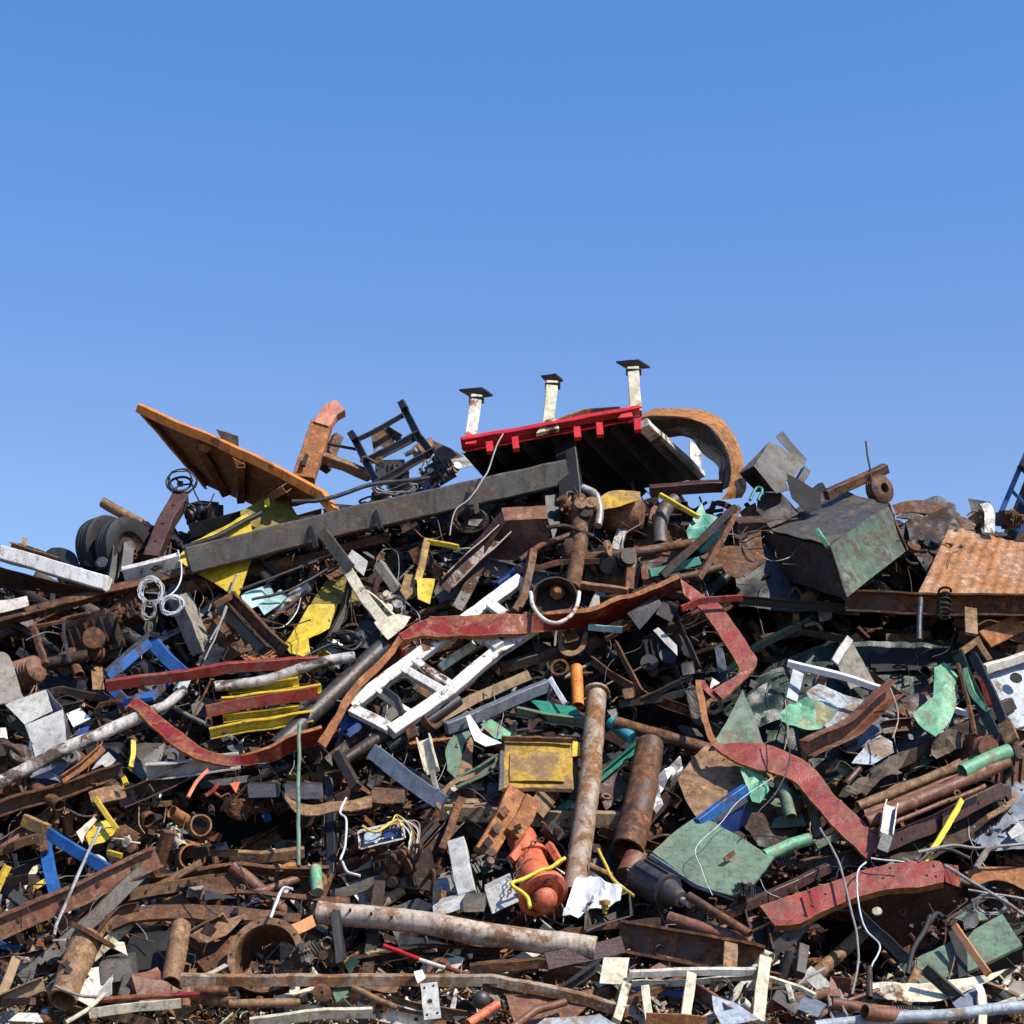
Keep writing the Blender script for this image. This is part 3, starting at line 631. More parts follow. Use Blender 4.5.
for i, (pts, l) in enumerate((([(210, 640), (224, 615), (232, 590)], 'grey hose bundle, outer one left of the brown rails'), ([(204, 660), (216, 635), (226, 606), (236, 575)], 'grey hose bundle, inner one left of the brown rails'), ([(252, 600), (290, 590), (330, 568), (352, 560)], 'black hose running under the grey beam above the aqua boxes'), ([(240, 590), (280, 575), (318, 560)], 'thin black hose close under the grey beam'), ([(300, 660), (330, 645), (352, 650), (362, 642)], 'black hose looping below the yellow cover'))):
    WI('rubber_hose', 'hose', l, 'dark_cable' if i > 1 else 'cable', pts, 1.6 if i > 1 else 1.1, d=-.8)
# cream rail
t = B('cream_rail', 'rail', 'cream perforated rail slanting down right over the yellow cover', 'cream', [(344, 566), (366, 600), (392, 634)], 11, 'box', t=6, roll=-5, d=-.9, lm='the cream rail')
PL('end_plate', None, None, 'cream', [(374, 622, -1), (398, 614, -1), (411, 616, -1), (404, 628, -1), (388, 640, -1)], P=t)
PL('top_plate', None, None, 'light_sheet', [(345, 560, -.9), (352, 550, -.9), (368, 562, -.9), (364, 577, -.9)], P=t)
B('rail_foot', None, None, 'cream', [(366, 592), (380, 604), (392, 618)], 7, 'L', d=-.8, P=t)
B('brown_bar', 'bar', 'brown flat bar leading up left from the cream rail to the beam', 'olive_steel', [(322, 530), (350, 568)], 11, 'flat', t=5, d=-1.05)
B('brown_bar', 'bar', 'weathered tan bar right of the cream rail', 'grey_wood', [(380, 565), (398, 592)], 10, d=-.6)
t = T('yellow_bracket', 'frame', 'bright yellow bracket frame with square plates, above the red channel', 420, 570, -.8, lm='the yellow bracket frame')
B('upright', None, None, 'mustard', [(427, 540), (417, 582)], 7, roll=10, d=-.95, P=t)
B('top_bar', None, None, 'yellow', [(424, 540), (458, 548)], 5, roll=15, d=-.95, P=t)
PL('plate', None, None, 'mustard', [(400, 590, -.9), (405, 572, -.9), (417, 574, -.9), (414, 592, -.9), (406, 598, -.9)], P=t)
PL('plate', None, None, 'yellow', [(417, 578, -1), (435, 579, -1), (430, 604, -1), (418, 599, -1)], P=t)
# dark round tank + maroon box
ST('grey_drum_section', 'drum', 'dull grey drum section behind the yellow bracket frame', 'olive_steel', [(434, 592), (440, 580), (452, 578), (466, 590)], [(440, 604), (448, 600), (458, 602), (464, 606)], d=-.4, t=.03)
t = T('maroon_hopper', 'hopper', 'dark maroon steel hopper with a worn pale lip under the grey beam', 500, 550, -.6, lm='the maroon hopper')
PL('lip', None, 'worn pinkish lip', 'pink_rust', [(501, 508, -1.1), (546, 506, -1.1), (548, 518, -1.15), (505, 521, -1.15)], P=t, crumple=.01)
PL('front_panel', None, None, 'maroon', [(505, 521, -1.15), (548, 518, -1.15), (552, 548, -.5), (520, 560, -.4), (500, 560, -.4), (480, 552, -.5)], P=t)
PL('side_panel', None, None, 'maroon', [(501, 510, -1.1), (505, 522, -1.15), (470, 572, -.6), (444, 590, -.4), (440, 585, -.35), (474, 545, -.7)], P=t)
PL('rear_flap', None, None, 'black_steel', [(545, 496, -.9), (566, 494, -.8), (562, 516, -.8), (553, 540, -.8), (548, 520, -.9)], P=t)
B('maroon_beam', 'beam', 'dark maroon channel slanting down left from the maroon hopper', 'maroon', [(504, 530), (446, 586)], 15, 'C', d=-.9, roll=-10)
# white ladder frame
t = T('ladder_rack', 'frame', 'white painted ladder frame with stencilled letters slanting through the middle', 440, 660, -.85, lm='the white ladder frame')
B('side_rail', None, None, 'white_paint', [(520, 580, -.85), (449, 633, -1.0), (350, 707, -1.05)], 12, t=11, roll=-24, P=t, jit=.004)
B('side_rail', None, None, 'white_paint', [(536, 626, -.85), (498, 651, -.95), (449, 692, -1.0), (391, 732, -1.05)], 12, t=11, roll=-24, P=t, jit=.004)
for a, b, w_ in (((352, 709), (390, 729), 11), ((402, 669), (446, 694), 9), ((414, 661), (452, 686), 7), ((474, 628), (500, 648), 12), ((490, 604), (505, 616), 10), ((376, 690), (412, 714), 5), ((458, 624), (484, 642), 7)):
    B('cross_member', None, None, 'white_paint', [a + (-1.07,), b + (-1.07,)], w_, t=9, roll=-24, P=t, jit=.003)
B('centre_bar', None, 'cream inner bar', 'cream', [(440, 668, -.7), (474, 644, -.7)], 9, 'flat', t=4, roll=-10, P=t)
B('grey_bracket', 'bracket', 'grey hooked bracket on the lower rung of the white ladder frame', 'grey_steel', [(384, 690), (398, 700), (402, 714)], 6, 'flat', t=4, d=-1.2)
COIL('wire_tangle', 'wire tangle', 'thin wires snagged on the white ladder frame', 'dark_cable', 402, 690, 16, 12, 3, .5, -1.2)
for s_, x, y, r_ in (('C', 419, 657, -15), ('C', 455, 687, -20), ('K', 443, 693, 15), ('E', 361, 703, 30), ('E', 477, 611, 35), ('E', 512, 641, 30)):
    TEXT(s_, x, y, -1.19, .11, r_, 'lettering', t)
B('blue_flat_bar', 'bar', 'dark blue bar behind the upper end of the white ladder frame', 'deep_blue', [(498, 588), (525, 568)], 12, d=-.5)
PL('white_corner_plate', 'plate', 'pale grey angled plate at the lower left of the ladder frame', 'light_sheet', [(345, 704), (372, 684), (376, 690), (352, 712)], d=-1.05)
PL('blue_sheet', 'sheet', 'torn blue sheet in the shade under the ladder frame end', 'deep_blue', [(336, 712), (352, 706), (376, 734), (362, 742), (342, 734)], d=-.6)
PI('dark_shaft', 'shaft', 'dark flanged shaft lying under the lower end of the ladder frame', 'black_steel', [(386, 748), (420, 726), (458, 700)], 7, d=-.75, hollow=False)
LATHE('shaft_collar', 'collar', 'rusty collar ring around the dark flanged shaft', 'brown_rust', (426, 718, -.85), (.8, -.3, .4), [(.12, -.06), (.2, -.06), (.2, .06), (.12, .06)])
B('rusty_plate', 'plate', 'upright rusty plate across the dark flanged shaft', 'brown_rust', [(406, 712), (414, 738)], 10, 'flat', t=4, d=-1.0)
# top lattice rack
t = T('steel_rack', 'rack', 'grey steel rack frame standing against the sky left of centre', 395, 450, -.2, lm='the grey steel rack')
for a, b, w_ in (((354, 437), (374, 478), 7), ((403, 406), (420, 440), 7), ((420, 438), (444, 470), 7), ((358, 440), (404, 415), 5), ((366, 462), (420, 434), 9), ((376, 484), (436, 450), 8), ((382, 496), (444, 470), 6)):
    B('rail', None, None, 'grey_steel', [a, b], w_, 'C', t=5, roll=8, d=-.3, P=t, jit=.002)
B('foot', None, None, 'black_steel', [(351, 433), (356, 441)], 7, roll=8, d=-.35, P=t); B('foot', None, None, 'black_steel', [(401, 402), (405, 409)], 7, roll=8, d=-.35, P=t)
LATHE('roller', None, None, 'galvanised', (411, 452, -.4), (.8, -.5, .3), [(0, -.13), (.05, -.13), (.05, .13), (0, .13)], P=t)
BX('brown_box', 'box', 'tan metal block held inside the grey steel rack', 'tan_rust', (410, 450, -.1), (428, 440, -.1), (416, 464, -.1), (414, 446, .3))
ST('rusty_flap', 'flap', 'curled brown orange flap behind the grey steel rack', 'brown_rust', [(370, 432), (376, 427), (386, 430), (394, 440)], [(374, 452), (380, 446), (388, 450), (396, 452)], d=.1, lip=0)
B('rusty_flap', 'flap', 'dark ragged plate right of the curled flap in the rack', 'dark_rust', [(386, 430), (400, 438)], 8, 'flat', t=4, d=.15)
MACH('gearbox', 'gearbox', 'greasy machine head lying below the grey steel rack', 392, 474, .1, 34, 12, ('grey_steel', 'olive_steel', 'tan_rust'))
MACH('gearbox', 'gearbox', 'pale machine head between the rack and the red platform', 440, 472, .1, 30, 14, ('olive_steel', 'galvanised', 'tan_rust'))
ST('orange_sheet', 'sheet', 'faded orange bent sheet right of the grey rack', 'brown_rust', [(432, 440), (446, 446), (466, 458)], [(438, 456), (450, 464), (470, 466)], d=0, lip=0)
BX('pale_blue_box', 'box', 'small pale blue box below the left end of the red platform', 'pale_blue', (440, 462, -.1), (470, 456, -.1), (442, 472, -.1), (446, 458, .2))
# =================================================================== RED PLATFORM
t = T('red_platform', 'platform', 'upturned steel platform with a bright red edge and white posts at the top', 560, 440, -1.1, lm='the red edged platform')
Aq, Bq, Cq, Dq = (463, 446, -1.4), (640, 416, -1.4), (702, 478, 1.6), (520, 512, 1.6)
PL('deck', None, 'dark underside', 'black_steel', [Aq, Bq, Cq, Dq], t=.03, crumple=0, P=t)
for k in (0.02, .17, .34, .51, .68, .84, .98):
    a = (Aq[0] + (Bq[0] - Aq[0]) * k, Aq[1] + (Bq[1] - Aq[1]) * k + 6, -1.3); b = (Dq[0] + (Cq[0] - Dq[0]) * k, Dq[1] + (Cq[1] - Dq[1]) * k + 5, 1.5)
    B('rib', None, None, 'olive_steel' if k > .9 else 'black_steel', [a, b], 9, 'I', roll=0, P=t, jit=0)  # ribs coloured black to paint in the shade under the deck
B('red_edge', None, 'bright red edge channel', 'bright_red', [(462, 445, -1.5), (560, 427, -1.5), (641, 412, -1.5)], 13, 'C', t=10, roll=18, P=t, jit=.004)
for x, y in ((489, 448), (515, 443), (577, 433), (599, 429), (637, 425)): B('red_tab', None, None, 'bright_red', [(x, y - 5), (x + 1, y + 5 + x % 3)], 7, t=5, d=-1.55, roll=0, P=t, jit=0)
B('end_beam', None, 'white end beam', 'dirty_white', [(642, 424, -1.4), (670, 450, .1), (700, 476, 1.5)], 13, 'box', t=8, roll=25, P=t)
PL('white_gusset', None, 'white upright plate', 'dirty_white', [(690, 440, 1.3), (701, 449, 1.4), (701, 474, 1.5), (690, 462, 1.4)], P=t, t=.04, crumple=0)
for i, (x0, y0, x1, y1, cw) in enumerate(((470, 441, 476, 398, 17), (547, 432, 552, 384, 11), (636, 414, 633, 370, 17))):
    q = B('post', None, 'white post with a black cap plate', 'cream' if i else 'dirty_white', [(x0, y0), (x1, y1)], 12, t=10, roll=0, d=-1.35, P=t, jit=0)
    PL('cap_plate', None, None, 'black_steel', [(x1 - cw, y1 - 7, -1.35), (x1 + cw * .35, y1 - 9, -1.55), (x1 + cw, y1 - 2, -1.1), (x1 - cw * .15, y1 + 1, -.85)], t=.035, crumple=0, P=q)
    B('collar', None, None, 'black_steel', [(x1 - 7, y1 + 2), (x1 + 8, y1 + 2)], 7, t=12, roll=0, d=-1.35, P=q, jit=0)
    if i == 1: PL('flared_foot', None, None, 'cream', [(536, 433, -1.6), (545, 420, -1.6), (556, 418, -1.6), (559, 428, -1.6)], t=.1, crumple=0, P=q)
    else: PL('red_gusset', None, None, 'bright_red', [(x0 - 5 if i == 0 else x0 - 18, y0 + 3 if i == 0 else y0 + 4, -1.62), (x0 - 3 if i == 0 else x0 - 6, y0 - 10, -1.62), (x0 + 8 if i == 0 else x0 - 5, y0 - 3, -1.62), (x0 + 6 if i == 0 else x0 - 3, y0 + 2, -1.62)], t=.06, crumple=0, P=q)
B('black_ram', 'ram', 'thick black hydraulic ram hanging under the red platform', 'black_steel', [(566, 446), (572, 500)], 22, t=16, d=-.9, roll=10, lm='the black ram')
PI('wire_rope', 'rope', 'grey rope hanging over the red edge down across the beam', 'cable', [(503, 434), (494, 452), (488, 470), (470, 498), (455, 512), (449, 535)], .8, d=-1.65, smooth=True, hollow=False, n=6)
B('flat_sheet', 'sheet', 'brown sheet lying on top of the red platform, seen past its edge', 'orange_rust', [(556, 425), (585, 415), (620, 412)], 10, 'flat', t=4, d=-.4)
# bent brown sheet right of platform
t = T('bent_steel_sheet', 'sheet', 'wide brown steel sheet arching over right of the red platform', 700, 440, -.4, lm='the arching brown sheet')
ST('upper_face', None, 'sunlit orange brown face', 'arch_brown', [(640, 414), (664, 408), (707, 412), (729, 428), (740, 449), (744, 470), (747, 484), (742, 498)], [(642, 418, -.6), (664, 416, -.6), (700, 422, -.6), (719, 437, -.6), (728, 454, -.6), (731, 472, -.7), (730, 486, -.8), (722, 500, -.8)], d=-.1, lip=0, P=t)
ST('under_face', None, 'shaded underside', 'dark_rust', [(642, 418, -.6), (664, 416, -.6), (700, 422, -.6), (719, 437, -.6), (728, 454, -.6), (731, 472, -.7), (730, 486, -.8)], [(646, 428, .6), (664, 437, .8), (690, 438, .9), (702, 452, .9), (717, 466, .9), (719, 480, .7), (718, 492, .4)], d=-.1, lip=0, P=t)  # same sheet as above, darker colour stands for shade underneath
B('brown_beam', 'beam', 'maroon beam lying under the white end of the platform', 'maroon', [(650, 490), (722, 486)], 11, d=-.3, roll=20)
# grey tilted box
t = T('tilted_grey_box', 'box', 'open grey sheet metal box tilted up on the skyline right of the arch', 772, 462, -.4, lm='the tilted grey box')
PL('front_panel', None, 'pale lit side', 'olive_steel', [(739, 473, -.8), (770, 441, -.6), (806, 461, -.3), (793, 478, -.5), (785, 480, -.6), (789, 490, -.7), (776, 493, -.8), (754, 466, -.9)], P=t, crumple=.01)
bpy.data.objects.remove(t.children[0]) if False else None
PL('flap', None, 'dark flap', 'black_steel', [(776, 436, -.4), (783, 431, -.3), (807, 460, -.2), (803, 466, -.25)], P=t, crumple=.01)
PL('side_panel', None, 'side coloured black for its shade', 'black_steel', [(740, 474, -.8), (754, 466, -.9), (776, 492, -.75), (756, 492, -.2)], P=t, crumple=.01)  # same grey box; black colour stands for the unlit side
for i, (pts, m_, l) in enumerate((
    ([(784, 472), (820, 492), (822, 508), (808, 512), (792, 498)], 'deep_black', 'black pointed plate leaning right of the tilted grey box'),
    ([(756, 510), (764, 492), (780, 494), (800, 512), (770, 530)], 'dark_rust', 'dark brown plate under the tilted grey box'),
    ([(728, 562), (742, 522), (760, 528), (765, 560), (745, 575)], 'brown_rust', 'upright brown triangular plate left of the big green box'),
    ([(712, 560), (732, 522), (744, 520), (732, 560), (720, 574)], 'dark_rust', 'narrow dark plate left of the brown triangular plate'),
    ([(740, 512), (756, 500), (762, 530), (748, 528)], 'brown_rust', 'small brown plate below the foot of the arching sheet'))):
    PL('steel_plate', 'plate', l, m_, pts, d=-.55 + .1 * i, crumple=.04)
# big green box
t = BX('green_steel_box', 'steel box', 'large rusty green and brown steel box below the skyline at right', 'brown_rust', (828, 547, -1.7), (889, 503, -.75), (846, 598, -1.5), (764, 531, -.3), split={'ab': ('end_panel', 'green_rust'), 'bc': ('front_panel', 'dark_rust'), 'ac': ('top_panel', 'olive_steel')}, open_=('ab2', 'ac2'), dent=.08, lm='the large green box')  # front panel takes a darker colour to paint its shaded side
B('green_lip', None, 'mint green lip', 'mint', [(817, 530), (828, 547)], 5, d=-1.85, roll=10, P=t)
B('corner_edge', None, None, 'dark_rust', [(828, 547), (845, 598)], 5, 'L', d=-1.75, roll=10, P=t)
B('square_tube', 'tube', 'rusty square tube rising behind the large green box', 'brown_rust', [(826, 496), (886, 468)], 10, t=9, d=-.2, roll=22, lm='the square tube')
PI('antenna_rod', 'rod', 'thin upright rod sticking up into the sky at right', 'dark_rust', [(872, 482), (866, 441)], 1.0, hollow=False, d=-.3, n=6)
t = LATHE('ribbed_roller', 'roller', 'small ribbed rusty wheel on the skyline behind the green box', 'brown_rust', (880, 490, -.1), (.5, -.8, .1), [(.1, -.12), (.26, -.12), (.28, -.06), (.24, -.03), (.28, 0), (.24, .03), (.28, .08), (.2, .14), (.1, .14)], lm='the small ribbed wheel')
for i, (p0, p1) in enumerate((((795, 488), (806, 470)), ((804, 500), (822, 486)))): B('bracket', 'bracket', ['upright dark bracket stub just left of the square tube', 'dark angled bracket under the square tube'][i], 'black_steel', [p0, p1], 8, d=-.4)
# right ridge
for i, (a, b, m_, l) in enumerate((
    ([(892, 505), (912, 500), (932, 502), (962, 516), (976, 524)], [(896, 514), (916, 512), (936, 516), (962, 528), (974, 530)], 'brown_rust', 'long brown bent sheet along the right skyline'),
    ([(900, 512), (920, 514), (940, 524), (948, 540), (942, 560)], [(896, 517), (918, 520), (934, 528), (942, 542), (936, 560)], 'dark_rust', 'dark curved bar arching down right of the green box'),
    ([(905, 545), (918, 544), (932, 552)], [(905, 548), (918, 548), (930, 556)], 'tan_rust', 'short curved tan bar between the green box and orange sheet'),
    ([(925, 500), (938, 496), (956, 505)], [(925, 506), (938, 506), (956, 514)], 'grey_steel', 'shiny grey bent sheet on the right ridge'))):
    ST('bent_sheet' if i in (0, 3) else 'curved_bar', 'sheet' if i in (0, 3) else 'bar', l, m_, a, b, d=-.3, lip=.03, lm='the right ridge sheet' if i == 0 else None)
t = T('metal_chair_shell', 'shell', 'black and grey curved seat shell standing on the right skyline', 980, 515, 0, lm='the curved seat shell')
ST('seat_side', None, None, 'galvanised', [(988, 502), (993, 508), (995, 520), (994, 534)], [(980, 504), (984, 512), (985, 524), (984, 532)], d=-.5, lip=.02, P=t)
PL('seat_back', None, None, 'black_steel', [(968, 499, -.3), (990, 502, -.3), (986, 512, -.2), (972, 514, -.2)], P=t)
MACH('gearbox', 'gearbox', 'rusty orange lump inside the curved seat shell', 978, 520, -.2, 18, 31, ('tan_rust', 'brown_rust', 'orange_rust'), parts=2)
MACH('rusty_pump', 'pump', 'rust brown pump head at the right edge beside the blue boom', 1008, 520, -.1, 22, 33, ('brown_rust', 'tan_rust', 'dark_rust'), parts=3)
# corrugated sheet
CORR('corrugated_sheet', 'sheet', 'bright rusty orange corrugated steel sheet at the right edge', 'corrugated_orange', (950, 526, -.3), (1060, 551, -.5), (1050, 606, -1.0), (917, 596, -1.0), 11, .009, lm='the orange corrugated sheet')
B('long_brown_beam', 'beam', 'long rusty brown beam under the orange corrugated sheet', 'brown_rust', [(846, 600), (900, 604), (1070, 606)], 22, 'C', t=16, roll=-5, d=-1.15, lm='the beam under the corrugated sheet', bolts=6)
B('orange_patch_plate', 'plate', 'torn orange plate hanging below that brown beam at right', 'orange_rust', [(985, 640), (1020, 622)], 20, 'flat', t=3, d=-.8, roll=-20)
PI('shock_absorber', 'shock absorber', 'slim grey shock absorber hanging from the brown beam', 'grey_steel', [(920, 598), (919, 640)], 3, d=-1.5, hollow=False)
B('shackle_plate', 'plate', 'pointed rusty shackle plate hanging under the corrugated sheet', 'tan_rust', [(971, 608), (971, 634)], 12, 'flat', t=4, d=-1.45)
SPRING('coil_spring', 'spring', 'short black coil spring hooked over the brown beam', 'deep_black', (945, 590), (943, 616), 6, 1.3, 5, d=-1.4)
B('corner_plate', 'plate', 'tan angled bracket under the corrugated sheet, right of the shackle', 'tan_rust', [(962, 652), (978, 642), (990, 662)], 6, t=6, d=-.8)
# blue crane boom far behind
t = empty('crane_boom', at_y(1040, 520, 16)); tag(t, 'dark blue lattice crane boom rising behind the heap at the right edge', 'crane boom', lm='the blue boom')
def far(pts, w, mat, nm, Y):
    path = [at_y(x, y, Y) for x, y in pts]; s = mpp(path[0]); mb = MB(); mb.sweep(path, profile('box', w * s / 2, w * s / 2), frames(path)); mb.build(nm, mat, t)
for Y in (16, 17.2):
    o_ = 0 if Y == 16 else 14
    far([(998 + o_, 520), (1024 + o_, 458), (1070 + o_, 350)], 5, 'blue', 'chord', Y); far([(1010 + o_, 560), (1034 + o_, 500), (1092 + o_, 350)], 6, 'deep_blue', 'chord', Y)
    for k in range(6): far([(1002 + k * 9 + o_, 512 - k * 22), (1018 + k * 10 + o_, 532 - k * 24)], 3.5, 'blue', 'lacing', Y)
far([(1000, 566), (1030, 490), (1082, 360)], 17, 'black_steel', 'inner_boom', 16.5)
far([(1024, 470), (1040, 448)], 14, 'black_steel', 'boom_joint', 15.8)
far([(1012, 590), (1030, 545), (1044, 510)], 8, 'blue', 'chord', 15.6)
far([(1004, 700), (1006, 560)], 10, 'deep_blue', 'mast', 16.5)
# =================================================================== CENTRE MACHINERY
t = T('truck_axle', 'axle', 'rusty truck axle with differential lying across the upper centre', 590, 550, -.8, lm='the rusty truck axle')
PI('axle_tube', None, None, 'brown_rust', [(570, 560, -.8), (640, 552, -.8), (706, 541, -.6)], 6, P=t, hollow=False, taper=.75)
LATHE('differential', None, None, 'dark_rust', (574, 553, -.8), (.9, -.3, .15), [(0, -.22), (.14, -.2), (.22, -.1), (.28, -.08), (.28, .0), (.2, .1), (.1, .24), (0, .26)], P=t)
PI('propeller_shaft', None, None, 'brown_rust', [(578, 500, -.9), (580, 545, -.95), (572, 588, -1.0)], 9, P=t, hollow=False, taper=.8)
PI('link_rod', None, None, 'brown_rust', [(520, 560, -.9), (542, 545, -.95), (572, 534, -.9)], 3, P=t, hollow=False)
B('leaf_spring', None, None, 'brown_rust', [(516, 566, -1), (528, 570, -1), (560, 562, -1), (600, 562, -1)], 5, 'flat', t=4, P=t, smooth=True)
LATHE('hub_flange', None, None, 'tan_rust', (608, 548, -1.1), (.9, -.4, .1), [(.05, -.02), (.15, -.02), (.15, .02), (.05, .02)], P=t)
t = T('brake_drum', 'brake drum', 'open rusty brake drum with a white rim above the red channel', 555, 600, -1.3, lm='the white rimmed drum')
LATHE('drum', None, None, 'dark_rust', (555, 600, -1.2), (-.05, -.8, .34), [(.0, -.3), (.36, -.3), (.39, .14), (.365, .14), (.34, -.22), (0, -.22)], P=t)
WI('rim', None, 'white lower rim', 'dirty_white', [(530, 592), (533, 606), (542, 618), (555, 623), (568, 618), (577, 606), (579, 592)], 2.2, d=-1.42, P=t)
LATHE('hub', None, 'orange rusty hub', 'orange_rust', (557, 592, -1.2), (0, -.9, .2), [(0, -.1), (.1, -.1), (.13, -.02), (.08, .03), (.05, .1), (0, .1)], P=t)
B('steel_lever', 'lever', 'rusty lever arm reaching down left of the brake drum', 'brown_rust', [(533, 552), (522, 600), (515, 612)], 8, d=-1.1, roll=20)
B('brown_bar', 'bar', 'flat brown bar under the axle right of the brake drum', 'tan_rust', [(575, 583), (628, 592)], 7, d=-.9, roll=25)
B('brown_bar', 'bar', 'upright brown bracket bar under the axle', 'brown_rust', [(632, 560), (628, 590)], 9, d=-.8)
PL('steel_plate', 'plate', 'wide brown plate behind the axle brackets', 'brown_rust', [(598, 565), (628, 562), (632, 588), (602, 584)], d=-.5)
t = LATHE('maroon_tank', 'tank', 'rounded maroon tank with torn brown skin under the platform', 'pink_rust', (622, 514, -.3), (.95, -.25, -.1), [(0, -.42), (.22, -.40), (.36, -.26), (.42, 0), (.38, .24), (.26, .38), (0, .42)], lm='the maroon tank')
ST('torn_skin', None, 'torn brown skin', 'mustard', [(600, 498, -1.0), (614, 490, -.9), (640, 492, -.8)], [(602, 510, -1.05), (618, 506, -1.05), (640, 500, -1.0)], lip=0, P=t)
PI('elbow_duct', 'duct', 'grey elbow pipe curving down right of the maroon tank', 'olive_steel', [(676, 500), (666, 508), (661, 520), (660, 545)], 7.5, d=-.4, smooth=True, lm='the grey elbow pipe')
PI('curved_guard', 'guard', 'black and white curved guard ring left of the maroon tank', 'galvanised', [(582, 488), (594, 494), (600, 508), (598, 526)], 4, d=-1.0, smooth=True, hollow=False)
MACH('rusty_winch', 'winch', 'rusty winch drum hanging under the black ram', 580, 512, -.8, 34, 22, ('brown_rust', 'dark_rust', 'tan_rust'), lm='the rusty winch')
B('yellow_strip', 'strip', 'thin yellow strip under the arching sheet', 'yellow', [(659, 495), (699, 517)], 4.5, d=-.8, roll=20)
PL('teal_plate', 'plate', 'torn bright teal plate right of the yellow strip', 'teal', [(686, 530), (702, 502), (706, 512), (718, 514), (714, 522), (706, 538), (690, 544)], d=-.7, crumple=.06, lm='the torn teal plate')
B('teal_strip', 'strip', 'bright teal strip below the crossing brown bars', 'teal', [(650, 574), (700, 562)], 9, t=6, d=-.7, roll=-15, lm='the teal strip')
B('teal_strip', 'strip', 'small teal strip beside the torn teal plate', 'teal', [(700, 552), (720, 532)], 5, d=-.6)
WI('teal_wire', 'strap', 'curled teal strap by the foot of the arching sheet', 'teal', [(750, 500), (756, 488), (762, 490), (758, 500)], 1.6, d=-.7)
B('brown_bar', 'bar', 'dark slanting bar, left one of two left of the green box', 'dark_rust', [(662, 576), (700, 540), (735, 508)], 7, d=-1.1, roll=20)
B('brown_bar', 'bar', 'dark slanting bar, right one of two left of the green box', 'brown_rust', [(698, 578), (720, 545), (738, 508)], 6, d=-1.0, roll=20)
PI('brown_bar', 'bar', 'long brown tube lying under the two dark slanting bars', 'brown_rust', [(656, 582), (690, 576), (722, 566)], 4, d=-.9)
ST('rusty_flap', 'flap', 'brown curled flap left of the large green box', 'brown_rust', [(700, 556), (728, 546), (745, 548)], [(720, 566), (738, 578), (760, 562)], d=-.8, lip=0)
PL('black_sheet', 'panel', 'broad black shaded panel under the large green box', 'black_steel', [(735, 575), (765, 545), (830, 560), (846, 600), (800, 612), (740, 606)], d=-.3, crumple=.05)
MACH('black_machine', 'machine', 'black machine parts in the dark hollow right of the red loop', 800, 620, .3, 44, 41, ('black_steel', 'dark_rust', 'brown_rust'), lm='the black machine', parts=6)
B('yellow_post', 'post', 'small yellow post glinting in the dark hollow', 'mustard', [(795, 594), (796, 622)], 6, d=-.2)
BX('grey_block', 'block', 'small weathered grey block in the dark hollow under the green box', 'grey_wood', (818, 602, -.4), (829, 600, -.4), (819, 622, -.4), (820, 600, -.1))
PI('tan_pipe', 'pipe', 'short bent tan tube left of the weathered grey block', 'tan_rust', [(804, 626), (816, 624), (822, 630)], 2, d=-.5, smooth=True)
# square engine frame in the middle
t = T('engine_cradle', 'frame', 'dark square engine frame with a scratched plate inside the red loop', 655, 650, -.6, lm='the dark engine frame')
PL('scratched_plate', None, 'scratched grey plate', 'grey_steel', [(627, 613, -1), (656, 595, -1), (662, 604, -1), (640, 629, -1)], P=t, crumple=.01)
for a, b in (((613, 642), (640, 692)), ((640, 700), (694, 676)), ((658, 598), (684, 632)), ((672, 610), (698, 668)), ((606, 640), (632, 626))): B('frame_bar', None, None, 'dark_rust' if a[0] > 630 else 'brown_rust', [a, b], 6, 'L', d=-.8, roll=15, P=t)
BX('corner_block', None, None, 'black_steel', (660, 600, -.9), (676, 608, -.9), (655, 614, -.9), (664, 596, -.5), P=t)
PL('label_plate', None, 'pale blank plate', 'light_sheet', [(653, 630, -.95), (658, 627, -.95), (677, 645, -.95), (677, 656, -.95)], P=t, crumple=0)
BX('foot', None, None, 'black_steel', (680, 664, -.9), (692, 662, -.9), (682, 676, -.9), (684, 662, -.6), P=t)
BX('foot', None, None, 'brown_rust', (622, 690, -.9), (632, 688, -.9), (624, 700, -.9), (624, 688, -.6), P=t)
MACH('engine_block', 'engine', 'black engine mass inside the dark square frame', 655, 655, 0, 48, 44, ('deep_black', 'black_steel', 'dark_rust'), parts=6)
B('steel_strip', 'blade', 'pale steel blade hanging down inside the red loop', 'blue_grey', [(718, 646), (722, 668), (726, 690)], 8, 'flat', t=3, d=-.6)
PL('pale_corner', 'plate', 'small pale triangular plate at the foot of the red loop', 'dirty_white', [(712, 678), (720, 684), (710, 690)], d=-.9)
B('pale_bar', 'bar', 'pale teal strip at the left of the dark engine frame', 'aqua', [(588, 627), (622, 630)], 6, 'flat', t=3, d=-.9)
LATHE('oval_flange', 'flange', 'rusty oval flange ring under the red loop', 'tan_rust', (714, 706, -.8), (-.2, -.9, .3), [(.08, -.02), (.15, -.02), (.15, .02), (.08, .02)])
ST('curved_cover', 'cover', 'dark brown curved cover left of the twisted orange strip end', 'dark_rust', [(685, 690), (692, 684), (700, 690)], [(692, 720), (700, 724), (708, 716)], d=-.7, lip=0)
ST('rusty_hoop', 'hoop', 'rusty hoop fragment below the white ladder frame', 'tan_rust', [(558, 632), (560, 650), (572, 656), (584, 648), (588, 632)], [(562, 632), (564, 646), (573, 651), (580, 645), (583, 632)], d=-.6, lip=0, t=.03)
LATHE('rusty_ring', 'ring', 'small brown ring above the orange stub pipe', 'brown_rust', (560, 668, -.5), (-.2, -.9, .3), [(.12, -.04), (.16, -.04), (.16, .04), (.12, .04)])
